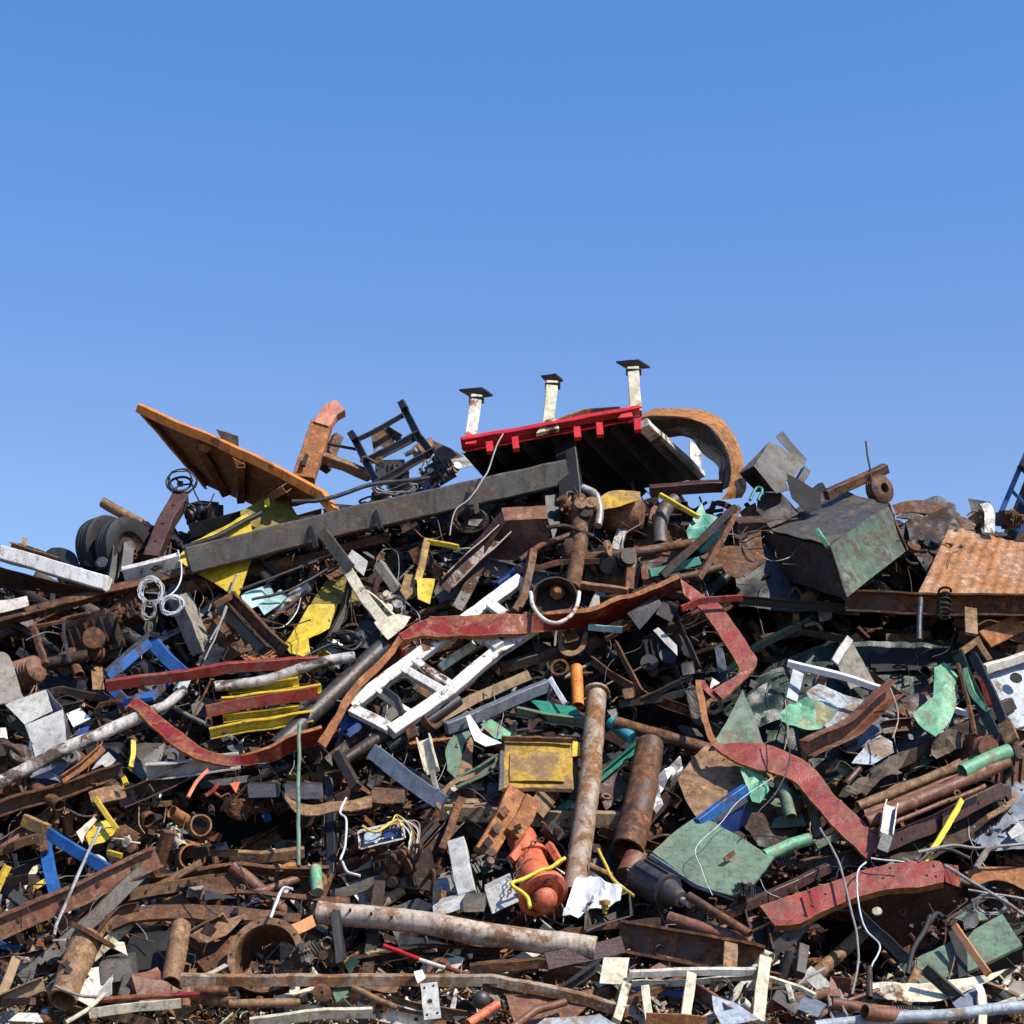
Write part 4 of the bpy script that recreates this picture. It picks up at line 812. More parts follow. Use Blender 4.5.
# =================================================================== RIGHT: GREEN SHEETS
t = T('dark_green_skip', 'skip', 'huge dark green steel skip panel behind the mint sheets at right', 800, 700, .1, lm='the dark green skip')
PL('back_panel', None, None, 'dark_green', [(712, 726, -.3), (770, 672, -.28), (832, 642, -.25), (1000, 640, -.15), (1000, 700, -.1), (860, 770, -.2), (780, 810, -.3), (742, 770, -.3)], P=t, crumple=.05)
PL('shadow_panel', None, 'black panel standing in for deep shade', 'deep_black', [(868, 648, -.2), (960, 646, -.2), (950, 668, -.25), (872, 672, -.25)], P=t, crumple=.02)  # dark sheet added where the skip lies in deep shade
B('top_edge', None, None, 'dark_green', [(706, 728), (770, 670), (834, 640)], 5, d=-.1, P=t)
PL('sage_sheet', 'sheet', 'upright sage green triangular sheet just above the curved red strip', 'sage', [(712, 744), (728, 720), (743, 690), (754, 718), (764, 744), (740, 742)], d=-.9, crumple=.06, lm='the sage triangular sheet')
PL('brown_green_sheet', 'sheet', 'large tan and grey sheet standing left of the blue flange', 'tan_rust', [(678, 780), (692, 758), (708, 744), (720, 752), (748, 766), (752, 792), (720, 804), (700, 822), (688, 802)], d=-.75, crumple=.05, lm='the large tan sheet')
B('white_flat_bar', 'bar', 'straight white bar above the pale blue sheets at right', 'paper_white', [(788, 663), (838, 676), (886, 691)], 6.5, t=5, d=-1.2, roll=25, lm='the straight white bar')
B('white_flat_bar', 'bar', 'second short white bar right of the mint sheet', 'paper_white', [(952, 709), (970, 714)], 6, t=4, d=-.9, roll=20)
t = PL('beige_sheet', 'sheet', 'beige triangular sheet above the straight white bar', 'grey_wood', [(836, 662), (850, 640), (876, 684), (850, 690)], d=-.6, crumple=.03)
B('folded_edge', None, None, 'light_sheet', [(834, 662), (850, 638)], 8, t=3, d=-.75, P=t)
PL('mint_sheet', 'sheet', 'crumpled mint green sheet under the straight white bar', 'mint', [(779, 714), (790, 704), (806, 698), (822, 706), (838, 712), (822, 726), (802, 736), (786, 732)], d=-1.0, crumple=.1, freq=2.4, lm='the crumpled mint sheet')
PL('pale_blue_sheet', 'sheet', 'pale blue grey ribbed sheet beside the crumpled mint sheet', 'pale_blue', [(806, 692), (818, 686), (868, 702), (862, 712), (826, 730), (818, 736)], d=-.7, crumple=.05)
B('white_sheet', 'sheet', 'pale blue narrow sheet right above the crumpled mint sheet', 'pale_blue', [(798, 672), (792, 700)], 12, 'flat', t=2, d=-.8)
t = PL('mint_sheet', 'sheet', 'upright folded mint green sheet at the right', 'mint', [(934, 669), (944, 678), (958, 687), (956, 706), (950, 722), (935, 738), (924, 728), (913, 715), (922, 706), (933, 698)], d=-1.2, crumple=.08, lm='the folded mint sheet')
PL('green_flap', None, 'darker green flap', 'mint', [(934, 668, -1.1), (944, 662, -.8), (958, 676, -.8), (956, 686, -1.1), (944, 678, -1.15)], P=t)
t = B('crumpled_brown_beam', 'beam', 'crumpled brown channel slanting between the mint sheets', 'pink_rust', [(806, 752), (840, 732), (870, 712), (896, 690)], 18, 'C', t=16, d=-1.2, roll=15, jit=.03, lm='the crumpled brown channel')
WI('twine', 'twine', 'brown twine hanging from the crumpled brown channel', 'twine', [(890, 688), (896, 705), (898, 720), (892, 738)], .8, d=-1.5)
PL('blue_white_sheet', 'sheet', 'small creased pale blue sheet below the folded mint sheet', 'pale_blue', [(852, 763), (866, 744), (880, 734), (892, 742), (894, 753), (872, 764)], d=-.8, crumple=.04)
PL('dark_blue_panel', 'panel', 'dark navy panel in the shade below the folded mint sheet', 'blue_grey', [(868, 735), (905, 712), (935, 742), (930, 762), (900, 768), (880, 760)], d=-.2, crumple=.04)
PL('bark_sheet', 'sheet', 'long torn dark canvas sheet lying above the brown tube stack', 'bark_brown', [(838, 798), (870, 768), (906, 748), (910, 752), (898, 768), (902, 774), (880, 782), (866, 792), (846, 800)], d=-1.0, crumple=.18, freq=3, lm='the torn canvas sheet')
PL('bark_sheet', 'sheet', 'crumpled dark canvas piece below the folded mint sheet', 'bark_brown', [(932, 742), (950, 732), (964, 736), (962, 746), (950, 750), (936, 762), (930, 758)], d=-1.0, crumple=.15, freq=3)
PL('bark_sheet', 'sheet', 'small crumpled canvas rag right of the folded mint sheet', 'bark_brown', [(966, 722), (980, 718), (990, 724), (988, 734), (976, 732)], d=-.9, crumple=.12, freq=3)
# strips bundle at right edge
for i, (pts, m_, w_, l) in enumerate((
    ([(958, 655), (978, 700), (1000, 745), (1010, 775)], 'dark_green', 10, 'long dark green strip leaning at the right, leftmost of the bundle'),
    ([(966, 668), (974, 694), (990, 712)], 'mint', 5, 'thin mint strip in the bundle at the right edge'),
    ([(975, 662), (984, 690), (990, 706)], 'red_strip', 4, 'thin red strip in the bundle at the right edge'),
    ([(972, 655), (990, 690), (1004, 724), (1014, 760)], 'black_steel', 9, 'long black strip, rightmost of the bundle'),
    ([(958, 664), (968, 700), (975, 735)], 'brown_rust', 3, 'thin brown strip left of the green bundle'),
    ([(1004, 722), (1012, 742)], 'tan_rust', 14, 'short tan brown plate at the foot of the strip bundle'))):
    B('steel_strip', 'strip', l, m_, pts, w_, 'flat', t=4, d=-1.1 - .06 * i, smooth=len(pts) > 2, roll=20, group='strip bundle', lm='the strip bundle' if i == 3 else None)
t = T('white_cabinet', 'cabinet', 'white and pale blue cabinet side at the right edge', 1010, 690, -.6, lm='the pale cabinet')
PL('side_panel', None, None, 'pale_blue', [(986, 676, -.8), (1060, 648, -.8), (1060, 730, -.6), (1016, 730, -.6), (1002, 708, -.7)], P=t, crumple=.03)
B('top_edge', None, 'white top edge', 'dirty_white', [(984, 670), (1060, 645)], 9, t=8, d=-.95, roll=20, P=t)
LATHE('round_hole_rim', None, None, 'deep_black', (1016, 678, -.95), (-.1, -.8, .5), [(0, -.01), (.1, -.01), (.1, .01), (0, .01)], P=t)
# brown tube stack
for i, (p0, p1, r_, m_, l) in enumerate((
    ((866, 822), (1008, 762), 7, 'pink_rust', 'thick pinkish brown tube, front one of the stack at right'),
    ((858, 806), (990, 754), 5, 'tan_rust', 'slim tan tube behind the thick brown one'),
    ((872, 832), (985, 786), 2.5, 'pink_rust', 'thin rod lying under the thick brown tube'))):
    PI('steel_tube', 'tube', l, m_, [p0, p1], r_, d=-1.2 + .15 * (i == 1), group='brown tube stack', lm='the brown tube stack' if i == 0 else None)
PI('green_tube_end', 'tube', 'chipped light green tube end on top of the brown tube stack', 'mint', [(962, 772), (986, 760), (1009, 752)], 8, d=-1.3)
ST('torn_sheet', 'sheet', 'torn reddish brown sheet edge above the brown tube stack', 'pink_rust', [(862, 805), (895, 785), (925, 778), (960, 758)], [(866, 818), (900, 800), (930, 788), (966, 772)], d=-1.0, lip=0)
PL('steel_plate', 'plate', 'small square orange brown plate above the green tube end', 'orange_rust', [(974, 752), (984, 747), (990, 758), (980, 762)], d=-1.1)
PL('dark_slab', 'slab', 'large dark brown slab in shade under the brown tube stack', 'dark_rust', [(880, 840), (1010, 778), (1012, 800), (985, 830), (930, 862), (890, 865)], d=-.55, crumple=.06)
t = B('yellow_strap', 'strap', 'twisted bright yellow strap hanging below the brown tube stack', 'bright_yellow', [(962, 800), (954, 815), (942, 835), (924, 860)], 5.5, 'flat', t=2, d=-1.4, roll=25, smooth=True, lm='the yellow strap')
LATHE('eyelet', None, 'steel eyelet', 'tan_rust', (957, 793, -1.4), (-.3, -.9, .2), [(.025, -.01), (.05, -.01), (.05, .01), (.025, .01)], P=t)
t = B('aluminium_bracket', 'bracket', 'chipped silver bracket standing at the end of the curved red strip', 'galvanised', [(892, 804), (886, 836)], 13, 'C', t=9, d=-1.5, roll=5, lm='the silver bracket')
B('bracket_foot', None, 'dark lower half', 'grey_steel', [(886, 836), (881, 852)], 12, t=8, d=-1.48, roll=5, P=t)
PL('teal_grey_sheet', 'panel', 'stained grey teal panel at the right edge under the tube stack', 'blue_grey', [(968, 838), (985, 800), (1004, 784), (1060, 770), (1060, 845), (990, 850)], d=-.5, crumple=.05, lm='the stained teal panel')
PL('white_scrap', 'scrap', 'small pointed white sheet scrap on the stained teal panel', 'light_sheet', [(1008, 832), (1018, 822), (1028, 832), (1012, 838)], d=-.7)
for i, (pts, r_, m_, l) in enumerate((
    ([(918, 852), (950, 846), (985, 848), (1050, 842)], 1.7, 'cable', 'grey pipe branch running right above the red cover'),
    ([(976, 868), (986, 852), (996, 848)], 3, 'grey_wood', 'short grey forked stub under the grey pipe branch'),
    ([(918, 862), (934, 850), (950, 850), (970, 858)], 1.8, 'dark_cable', 'black cable curving beside the yellow strap foot'),
    ([(945, 866), (985, 890), (1040, 925)], 1.7, 'galvanised', 'straight silver rod slanting over the green cabinet'),
    ([(968, 890), (1000, 895), (1050, 902)], 1.1, 'galvanised', 'thin silver rod left crossing under the slanting one'))):
    PI('steel_rod', 'rod', l, m_, pts, r_, d=-1.5, smooth=len(pts) > 2, hollow=False, n=8)
ST('orange_rust_sheet', 'sheet', 'flaking orange rusty sheet at the right edge over the green cabinet', 'orange_rust', [(965, 872), (990, 866), (1040, 868)], [(975, 886), (1000, 880), (1040, 896)], d=-1.1, lip=0, t=.02)
# red curved cover
t = T('red_curved_cover', 'cover', 'big curved red painted steel cover at the lower right', 860, 895, -1.4, lm='the red curved cover')
ST('cover_skin', None, None, 'dull_red', [(760, 906), (795, 894), (830, 882), (870, 868), (910, 862), (938, 862), (944, 868)], [(775, 926), (800, 923), (830, 908), (855, 898), (885, 890), (920, 887), (944, 882)], d=-1.5, lip=.12, P=t, t=.02)
PL('side_flap', None, None, 'dull_red', [(944, 864, -1.5), (958, 866, -1.2), (962, 888, -1.0), (946, 882, -1.5)], P=t, crumple=.01)
B('seam', None, None, 'maroon', [(808, 888), (814, 908)], 2, d=-1.68, P=t, roll=0)
for x, y in ((810, 892), (812, 906), (832, 884), (934, 866), (936, 876), (890, 868)): LATHE('rivet', None, None, 'dark_rust', (x, y, -1.68), (-.1, -.8, .5), [(0, -.01), (.02, -.01), (.015, .015), (0, .02)], P=t, n=8)
PL('under_panel', None, 'black shaded underside', 'maroon', [(850, 900, -1.4), (946, 884, -1.4), (966, 890, -.6), (940, 930, -.2), (900, 950, 0), (862, 930, -.3)], P=t)  # darker red than the skin, painting in the shade below it
t = LATHE('oval_paint_can_top', 'lid', 'small cream oval lid in the dark under the red cover', 'cream', (877, 911, -1.3), (-.2, -.75, .6), [(0, -.01), (.075, -.01), (.07, .01), (0, .02)])
B('maroon_beam', 'beam', 'long dark maroon beam running up right to the red cover', 'maroon', [(716, 918), (770, 896), (828, 868)], 10, 'box', t=8, d=-1.3, roll=22, bolts=4, lm='the long maroon beam')
B('dark_post', 'post', 'dark upright steel post under the left end of the red cover', 'dark_rust', [(752, 910), (764, 956)], 20, 'C', d=-1.2, roll=-15)
B('dark_post', 'post', 'short dark square post right of the taller one', 'olive_steel', [(803, 946), (800, 976)], 10, d=-1.3, roll=15)
B('striped_board', 'board', 'speckled cream board leaning under the red cover', 'grey_wood', [(766, 926), (790, 946)], 9, 'flat', t=3, d=-1.1)
B('white_board', 'board', 'pale board slanting down right of the short dark post', 'dirty_white', [(806, 972), (838, 1000), (850, 1010)], 14, 'flat', t=4, d=-1.3, roll=-10)
B('grey_angle', 'angle iron', 'long grey angle iron slanting down from the red cover to the green cabinet', 'olive_steel', [(850, 906), (880, 934), (910, 962)], 11, 'L', t=8, d=-1.2, roll=0, lm='the grey angle iron')
# hanging cables
for i, (pts, r_, m_, l) in enumerate((
    ([(820, 828), (838, 860), (846, 890), (856, 930), (858, 965), (852, 994)], 1.2, 'cable', 'grey hanging cable, left one over the red cover'),
    ([(866, 862), (858, 872), (858, 900), (866, 930), (880, 946), (872, 965), (868, 985)], .9, 'white_cable', 'white kinked cable, right one hanging over the red cover'),
    ([(871, 858), (885, 860), (905, 862)], .9, 'white_cable', 'short loop of white cable at the silver bracket foot'),
    ([(780, 718), (790, 752), (780, 786), (756, 815)], .7, 'dark_cable', 'thin twisted wire, right one over the curved red strip'),
    ([(772, 778), (740, 800), (718, 826), (696, 848), (702, 870), (712, 895)], .4, 'white_cable', 'thin white wire bent over the green locker'),
    ([(785, 700), (788, 730), (784, 750)], .6, 'twine', 'short twisted twine, left one above the curved red strip'))):
    WI('hanging_cable', 'cable', l, m_, pts, r_, d=-1.75)
# green cabinet lower right
t = T('green_cabinet', 'cabinet', 'pale green electric cabinet with a black band at the lower right', 955, 945, -1.3, lm='the pale green cabinet')
PL('door_panel', None, None, 'sage', [(918, 958, -1.5), (950, 942, -1.5), (1002, 914, -1.5), (1022, 945, -1.6), (975, 968, -1.6), (924, 986, -1.6), (914, 976, -1.6)], P=t, t=.05, crumple=.015)
PL('side_panel', None, None, 'sage', [(901, 966, -1.3), (915, 960, -1.5), (914, 980, -1.6), (908, 984, -1.4)], P=t)
PL('band', None, 'black rubber band', 'rubber', [(948, 932, -1.62), (962, 928, -1.62), (968, 956, -1.72), (967, 975, -1.75), (958, 978, -1.75), (956, 952, -1.7)], P=t, crumple=0)
PL('under_side', None, None, 'deep_black', [(924, 988, -1.55), (975, 970, -1.5), (1022, 946, -1.5), (1024, 962, -1.0), (960, 990, -1.0)], P=t)
PL('upper_flange', None, None, 'sage', [(954, 918, -1.2), (976, 906, -1.2), (988, 918, -1.3), (966, 924, -1.3)], P=t)
B('wooden_tool_shaft', 'handle', 'straight orange wooden handle leaning on the pale green cabinet', 'tool_orange', [(954, 926), (988, 975)], 7, t=4, d=-1.95, roll=15)
PI('rubber_hose', 'hose', 'black rubber hose bent down beside the pale green cabinet', 'rubber', [(930, 916), (922, 935), (912, 952), (908, 975)], 2.6, d=-1.7, smooth=True)
PI('rubber_hose', 'hose', 'short black hose curling up under the red cover', 'rubber', [(925, 928), (936, 914), (944, 918)], 3, d=-1.5, smooth=True)
BX('grey_block', 'block', 'crushed grey canister on the upper edge of the green cabinet', 'grey_steel', (962, 918, -1.7), (974, 916, -1.7), (964, 930, -1.7), (966, 914, -1.4))
# cardboard & bottom right
t = T('flattened_cardboard', 'cardboard', 'flattened wavy cardboard lying under the green cabinet', 940, 990, -1.5, lm='the wavy cardboard')
ST('top_sheet', None, None, 'cream', [(872, 990), (900, 984), (940, 982), (980, 976), (1006, 970)], [(888, 1000), (916, 1002), (950, 998), (985, 984), (1005, 971)], d=-1.8, lip=0, t=.01, P=t)
ST('under_sheet', None, None, 'dirty_white', [(868, 985), (890, 982), (912, 986)], [(870, 998), (892, 1000), (906, 996)], d=-1.7, lip=0, t=.01, P=t)
PL('navy_sheet', 'sheet', 'folded navy and white sheet in front of the cardboard', 'blue_grey', [(952, 1002), (980, 984), (986, 992), (974, 1006), (958, 1010)], d=-1.9)
PL('white_rag', 'rag', 'crumpled white rag draped over the navy sheet', 'paper_white', [(974, 986), (982, 984), (986, 996), (984, 1000), (978, 992)], d=-2.0, crumple=.05, freq=5)
B('pale_post', 'post', 'short pale upright post at the bottom right', 'cream', [(982, 996), (981, 1028)], 9, t=7, d=-1.95)
t = PI('blue_pipe', 'pipe', 'long pale blue painted pipe along the bottom right', 'pale_blue', [(815, 1026), (900, 1018), (1060, 1004)], 6, d=-2.0, lm='the pale blue pipe')
SPRING('coil_spring', 'spring', 'long thin coil spring lying behind the pale blue pipe', 'grey_steel', (876, 1010), (934, 1011), 4, .8, 22, d=-1.8)
B('wood_lath', 'lath', 'pale wooden lath at the bottom right corner', 'cream', [(992, 1008), (1030, 992)], 4, d=-1.9)
ST('concrete_lump', 'lump', 'rounded grey lump at the right edge under the cabinet', 'grey_wood', [(1005, 992), (1014, 982), (1032, 982)], [(1008, 1002), (1016, 1000), (1034, 1002)], d=-1.7, lip=.1, t=.03)
PI('pink_hose', 'hose', 'pinkish brown hose curving up at the bottom, left of the cardboard', 'pink_rust', [(800, 1030), (830, 1010), (850, 1000), (880, 990)], 2.6, d=-1.8, smooth=True)
# =================================================================== CENTRE LOWER
t = PI('pipe_post', 'post', 'tall rusty post with a round flange standing in the centre', 'post_tan', [(597, 692), (590, 780), (574, 895)], 10, d=-1.2, flange=(0,), taper=1.1, lm='the tall flanged post')
t = BX('yellow_box', 'box', 'square grimy yellow steel box left of the tall post', 'mustard', (504, 740, -1.1), (572, 742, -1.1), (503, 788, -1.15), (510, 734, -.4), dent=.015, lm='the grimy yellow box')
B('top_rim', None, 'brown rim', 'brown_rust', [(502, 738), (573, 741)], 5, d=-1.2, P=t); B('bottom_rim', None, 'brown rim', 'tan_rust', [(502, 789), (572, 790)], 4, d=-1.22, P=t)
B('side_post', None, None, 'black_steel', [(502, 752), (500, 792)], 5, d=-1.15, P=t); PL('yellow_tab', None, None, 'yellow', [(572, 742, -1.1), (580, 743, -1.1), (580, 757, -1.1), (572, 757, -1.1)], P=t)
PL('panel_relief', None, None, 'mustard', [(510, 752, -1.16), (566, 753, -1.16), (565, 781, -1.2), (510, 780, -1.2)], P=t, crumple=.02, t=.015)
B('olive_bar', 'bar', 'upright grey bar behind the yellow box, right side', 'olive_steel', [(573, 758), (574, 800)], 8, d=-.9)
PI('orange_stub_pipe', 'pipe', 'short bright orange rusty stub pipe behind the tall post', 'bright_orange', [(576, 667), (578, 706)], 6, d=-.6, lm='the orange stub pipe')
t = B('teal_angle', 'angle iron', 'long teal green angle iron passing behind the tall post', 'teal', [(558, 812), (600, 778), (642, 742)], 9, 'L', t=7, d=-.7, roll=10, lm='the teal angle iron')
MATS['teal2'] = MATS['teal']
PI('cyan_cylinder', 'cylinder', 'small glossy cyan cylinder above the teal angle iron', 'cyan', [(610, 722), (632, 738)], 6.5, d=-.6, hollow=False)
B('teal_beam', 'beam', 'dark green beam running left from the tall post top', 'sage', [(516, 712), (548, 718), (586, 722)], 9, 'C', t=8, d=-.8, roll=15, lm='the dark green beam')
PL('green_wedge', 'plate', 'bright green wedge plate on the dark green beam', 'teal', [(530, 698), (575, 706), (582, 714), (545, 714)], d=-.85)
B('grey_blue_beam', 'beam', 'blue grey beam with a dark end slanting above the yellow box', 'blue_grey', [(446, 728), (495, 708), (548, 684)], 12, t=10, d=-.9, roll=20, lm='the blue grey beam')
B('wood_plank', 'plank', 'brown plank lying along the top of the blue grey beam', 'wood', [(432, 722), (475, 698), (530, 676)], 11, 'flat', t=4, d=-.7, roll=-10)
PL('white_plastic_sheet', 'sheet', 'bright white bent plastic strip left of the yellow box', 'paper_white', [(466, 716), (470, 714), (482, 732), (502, 742), (486, 746), (474, 740)], d=-1.1, crumple=.03, lm='the white plastic strip')
B('white_strip', 'strip', 'thin white strip pointing down above the green wedge', 'paper_white', [(550, 678), (566, 704)], 4.5, 'flat', t=2, d=-1.0)
PL('mint_plate', 'plate', 'pale mint plate right of the white plastic strip', 'mint', [(480, 724), (490, 718), (511, 732), (508, 740), (494, 738)], d=-.8)
ST('sage_hoop', 'cover', 'sage green half round cover left of the brown triangular sheet', 'sage', [(447, 770), (446, 750), (454, 736), (468, 731)], [(456, 778), (462, 756), (464, 742), (472, 734)], d=-.8, lip=.03)
PL('brown_triangle', 'sheet', 'tall brown triangular sheet left of the yellow box', 'tan_rust', [(455, 776), (470, 735), (473, 742), (472, 772)], d=-.75, crumple=.02)
B('sage_bar', 'bar', 'sage green channel slanting under the brown triangular sheet', 'sage', [(456, 784), (480, 772), (500, 758)], 11, 'C', t=7, d=-.95, roll=10, lm='the sage channel')
ST('brown_strap', 'strap', 'curved thin brown strap looping left of the sage channel', 'tan_rust', [(436, 806), (444, 788), (456, 778), (475, 772)], [(440, 810), (447, 792), (458, 782), (476, 776)], d=-1.1, lip=0)
t = B('wooden_beam', 'beam', 'weathered brown beam behind the post below the yellow box', 'wood', [(436, 812), (500, 816), (562, 818), (622, 820)], 16, t=12, d=-.65, roll=12, lm='the weathered brown beam', bolts=2)
B('thin_plank', 'plank', 'thin wooden plank resting on the left end of the weathered beam', 'wood', [(436, 803), (482, 803)], 6, t=10, d=-.6, roll=25)
t = B('orange_track_bracket', 'bracket', 'rusty orange slotted bracket slanting down left of the salmon pump', 'orange_rust', [(483, 854), (504, 820), (516, 792)], 21, 'box', t=8, d=-1.35, roll=8, lm='the orange slotted bracket')
for x, y in ((488, 843), (497, 828), (504, 812)): B('slot', None, None, 'deep_black' if x == 488 else 'brown_rust', [(x - 3, y + 3), (x + 3, y - 3)], 8, t=2, d=-1.51, roll=8, P=t, jit=0)
t = B('orange_track_bracket', 'bracket', 'shorter orange slotted bracket right beside the longer one', 'orange_rust', [(512, 836), (524, 818), (532, 800)], 18, 'box', t=8, d=-1.3, roll=8)
B('slot', None, None, 'deep_black', [(515, 829), (521, 826)], 6, t=2, d=-1.45, roll=8, P=t, jit=0)
B('brown_plate', 'plate', 'brown folded plate directly under the yellow box', 'tan_rust', [(536, 812), (552, 790)], 20, 'flat', t=4, d=-1.0)
t = T('salmon_pump', 'pump', 'bright salmon orange pump body with chain and tape in the lower centre', 535, 870, -1.4, lm='the salmon pump')
PI('barrel', None, None, 'salmon', [(522, 838, -.9), (531, 864, -1.2), (541, 892, -1.55)], 15, P=t, hollow=False, taper=1.12)
LATHE('ball_end', None, None, 'salmon', (544, 899, -1.5), (.3, -.7, -.6), [(0, -.17)] + [(.2 * math.sin(a), -.17 * math.cos(a)) for a in [i * math.pi / 9 for i in range(1, 9)]] + [(0, .17)], P=t, n=20)
LATHE('collar', None, None, 'salmon', (528, 858, -1.15), (.3, -.6, -.75), [(.2, -.03), (.30, -.03), (.30, .03), (.2, .03)], P=t)
LATHE('end_flange', None, None, 'salmon', (542, 893, -1.55), (.3, -.7, -.6), [(.1, -.05), (.38, -.05), (.38, .05), (.31, .06), (.29, .0), (.1, 0)], P=t)
B('arm', None, None, 'salmon', [(521, 820, -1.1), (530, 800, -1.0)], 11, P=t, t=6); B('arm', None, None, 'salmon', [(528, 838), (520, 850), (512, 860)], 8, d=-1.4, P=t)
B('bracket', None, None, 'salmon', [(548, 845, -1.4), (560, 862, -1.5)], 7, P=t)
WI('yellow_tape', 'tape', 'knotted yellow tape wrapped across the salmon pump', 'bright_yellow', [(530, 908), (526, 896), (512, 884), (524, 878), (542, 870), (550, 868), (566, 858)], 2.1, d=-2.0, wob=.02)
WI('yellow_rope', 'cord', 'yellow cord hanging right of the tall post', 'yellow', [(598, 849), (606, 866), (614, 880), (634, 896)], 1.6, d=-1.6)
CHAIN('rusty_chain', 'chain', 'rusty chain draped down the left side of the salmon pump', 'brown_rust', [(545, 838), (530, 846), (520, 862), (514, 880), (508, 895)], 3, d=-1.95)
MACH('valve', 'valve', 'dark greasy valve at the head of the salmon pump', 552, 832, -1.3, 20, 52, ('black_steel', 'dark_rust', 'pink_rust'), parts=3)
PI('brown_pipe', 'pipe', 'wide brown pipe leaning behind the post, right side', 'brown_rust', [(650, 744), (644, 780), (638, 810), (627, 850)], 14, d=-.9, taper=1.15, smooth=True, lm='the wide brown pipe')
PI('brown_pipe', 'pipe', 'short brown pipe stub below the wide brown pipe', 'pink_rust', [(636, 858), (628, 876)], 12, d=-.9)
PL('foil_strip', 'foil', 'crumpled silver foil strip right of the wide brown pipe', 'galvanised', [(650, 786), (664, 772), (680, 758), (682, 764), (668, 782), (660, 792), (664, 808), (656, 816), (651, 806)], d=-.9, crumple=.12, freq=4, lm='the silver foil')
PL('white_bag', 'bag', 'crumpled white plastic bag beside the foot of the post', 'paper_white', [(562, 918), (570, 892), (580, 876), (600, 880), (622, 888), (620, 898), (604, 906), (590, 912), (578, 922)], d=-1.55, crumple=.18, freq=3.5, lm='the white bag')
t = T('open_tray', 'tray', 'open grey metal tray holding a brass fitting, below the white bag', 606, 916, -1.5, lm='the open tray')
BX('tray_body', None, None, 'olive_steel', (586, 930, -1.75), (630, 916, -1.5), (587, 904, -1.6), (592, 926, -1.2), P=t, open_=('ab',))
LATHE('brass_fitting', 'fitting', 'small brass fitting standing in the open tray', 'mustard', (605, 905, -1.85), (0, -.1, 1), [(0, -.12), (.03, -.12), (.03, -.06), (.05, -.06), (.05, 0), (.08, 0), (.08, .06), (0, .08)])
# black motor
t = T('electric_motor', 'motor', 'black ribbed electric motor left of the green locker', 660, 890, -1.4, lm='the black motor')
PI('casing', None, None, 'grey_steel', [(640, 876, -1.3), (668, 892, -1.5)], 18, P=t, hollow=False)
for k in range(9):
    a = k / 9 * 6.28; o = W(640, 876, -1.3); o2 = W(668, 892, -1.5); ax_ = (o2 - o).normalized(); S = ax_.cross(Vector((0, 0, 1))).normalized(); U = ax_.cross(S); off = (S * math.cos(a) + U * math.sin(a)) * 18 * mpp(o)
    mb = MB(); mb.box((o + o2) / 2 + off, (o2 - o) * .85, ax_.cross(off).normalized() * .02, off.normalized() * .05); mb.build('fin', 'black_steel', t)
PI('end_bell', None, None, 'grey_steel', [(668, 892, -1.5), (682, 900, -1.6)], 14, P=t, hollow=False, taper=.6); PI('shaft', None, None, 'galvanised', [(682, 900, -1.6), (690, 905, -1.65)], 3.5, P=t, hollow=False)
# green locker
t = T('green_locker', 'locker', 'sage green steel locker lying on its back right of the black motor', 712, 855, -1.2, lm='the sage green locker')
PL('door', None, None, 'sage', [(652, 852, -1.3), (668, 836, -1.2), (700, 814, -1.1), (738, 836, -1.2), (774, 858, -1.3), (752, 886, -1.5), (735, 896, -1.6), (694, 884, -1.5)], P=t, t=.04, crumple=.02)
PL('side_panel', None, None, 'black_steel', [(648, 856, -1.25), (694, 886, -1.5), (735, 898, -1.6), (730, 906, -1.2), (690, 898, -1.0), (646, 866, -1)], P=t)
B('front_edge', None, None, 'blue_grey', [(649, 856), (694, 886), (734, 899)], 4, d=-1.5, P=t)
B('door_vent', None, None, 'brown_rust', [(724, 860), (734, 852)], 5, t=2, d=-1.5, P=t, jit=0)
t = B('blue_flange_beam', 'beam', 'bright blue beam above the green locker', 'blue', [(698, 824), (724, 804), (746, 790)], 11, t=9, d=-1.1, roll=25, lm='the bright blue beam')
B('dark_bar', None, 'dark inner bar', 'grey_steel', [(712, 822), (746, 800)], 5, d=-1.05, P=t)
PL('web', None, 'web coloured navy for its shade', 'deep_blue', [(702, 828, -1.1), (746, 800, -1.0), (748, 818, -.6), (736, 838, -.5)], P=t)  # darker copy of the beam's blue, shade painted into the web
PL('mint_sheet', 'sheet', 'small crumpled mint sheet right of the bright blue beam', 'mint', [(740, 769), (752, 766), (761, 768), (768, 782), (769, 792), (760, 802), (752, 800), (747, 786)], d=-1.1, crumple=.1, freq=3)
PI('mint_tube', 'tube', 'mint green tube right of the green locker', 'mint', [(765, 856), (790, 845), (810, 839)], 6.5, d=-1.2, lm='the mint tube')
PI('olive_tube', 'tube', 'grey green tube leaning under the curved red strip', 'sage', [(779, 780), (786, 800), (791, 818)], 6, d=-.9)
B('olive_bar', 'bar', 'olive flat bar leaning right of the grey green tube', 'bark_brown', [(798, 782), (812, 806), (820, 836)], 9, 'flat', t=4, d=-.8)
B('sage_bar', 'bar', 'pale green bar end right of the mint tube', 'sage', [(815, 846), (845, 832)], 7, t=6, d=-1.0)
MACH('gear_motor', 'gear motor', 'small dark gear motor on the lower edge of the green locker', 745, 890, -1.6, 18, 61, ('grey_steel', 'black_steel', 'olive_steel'), parts=3)
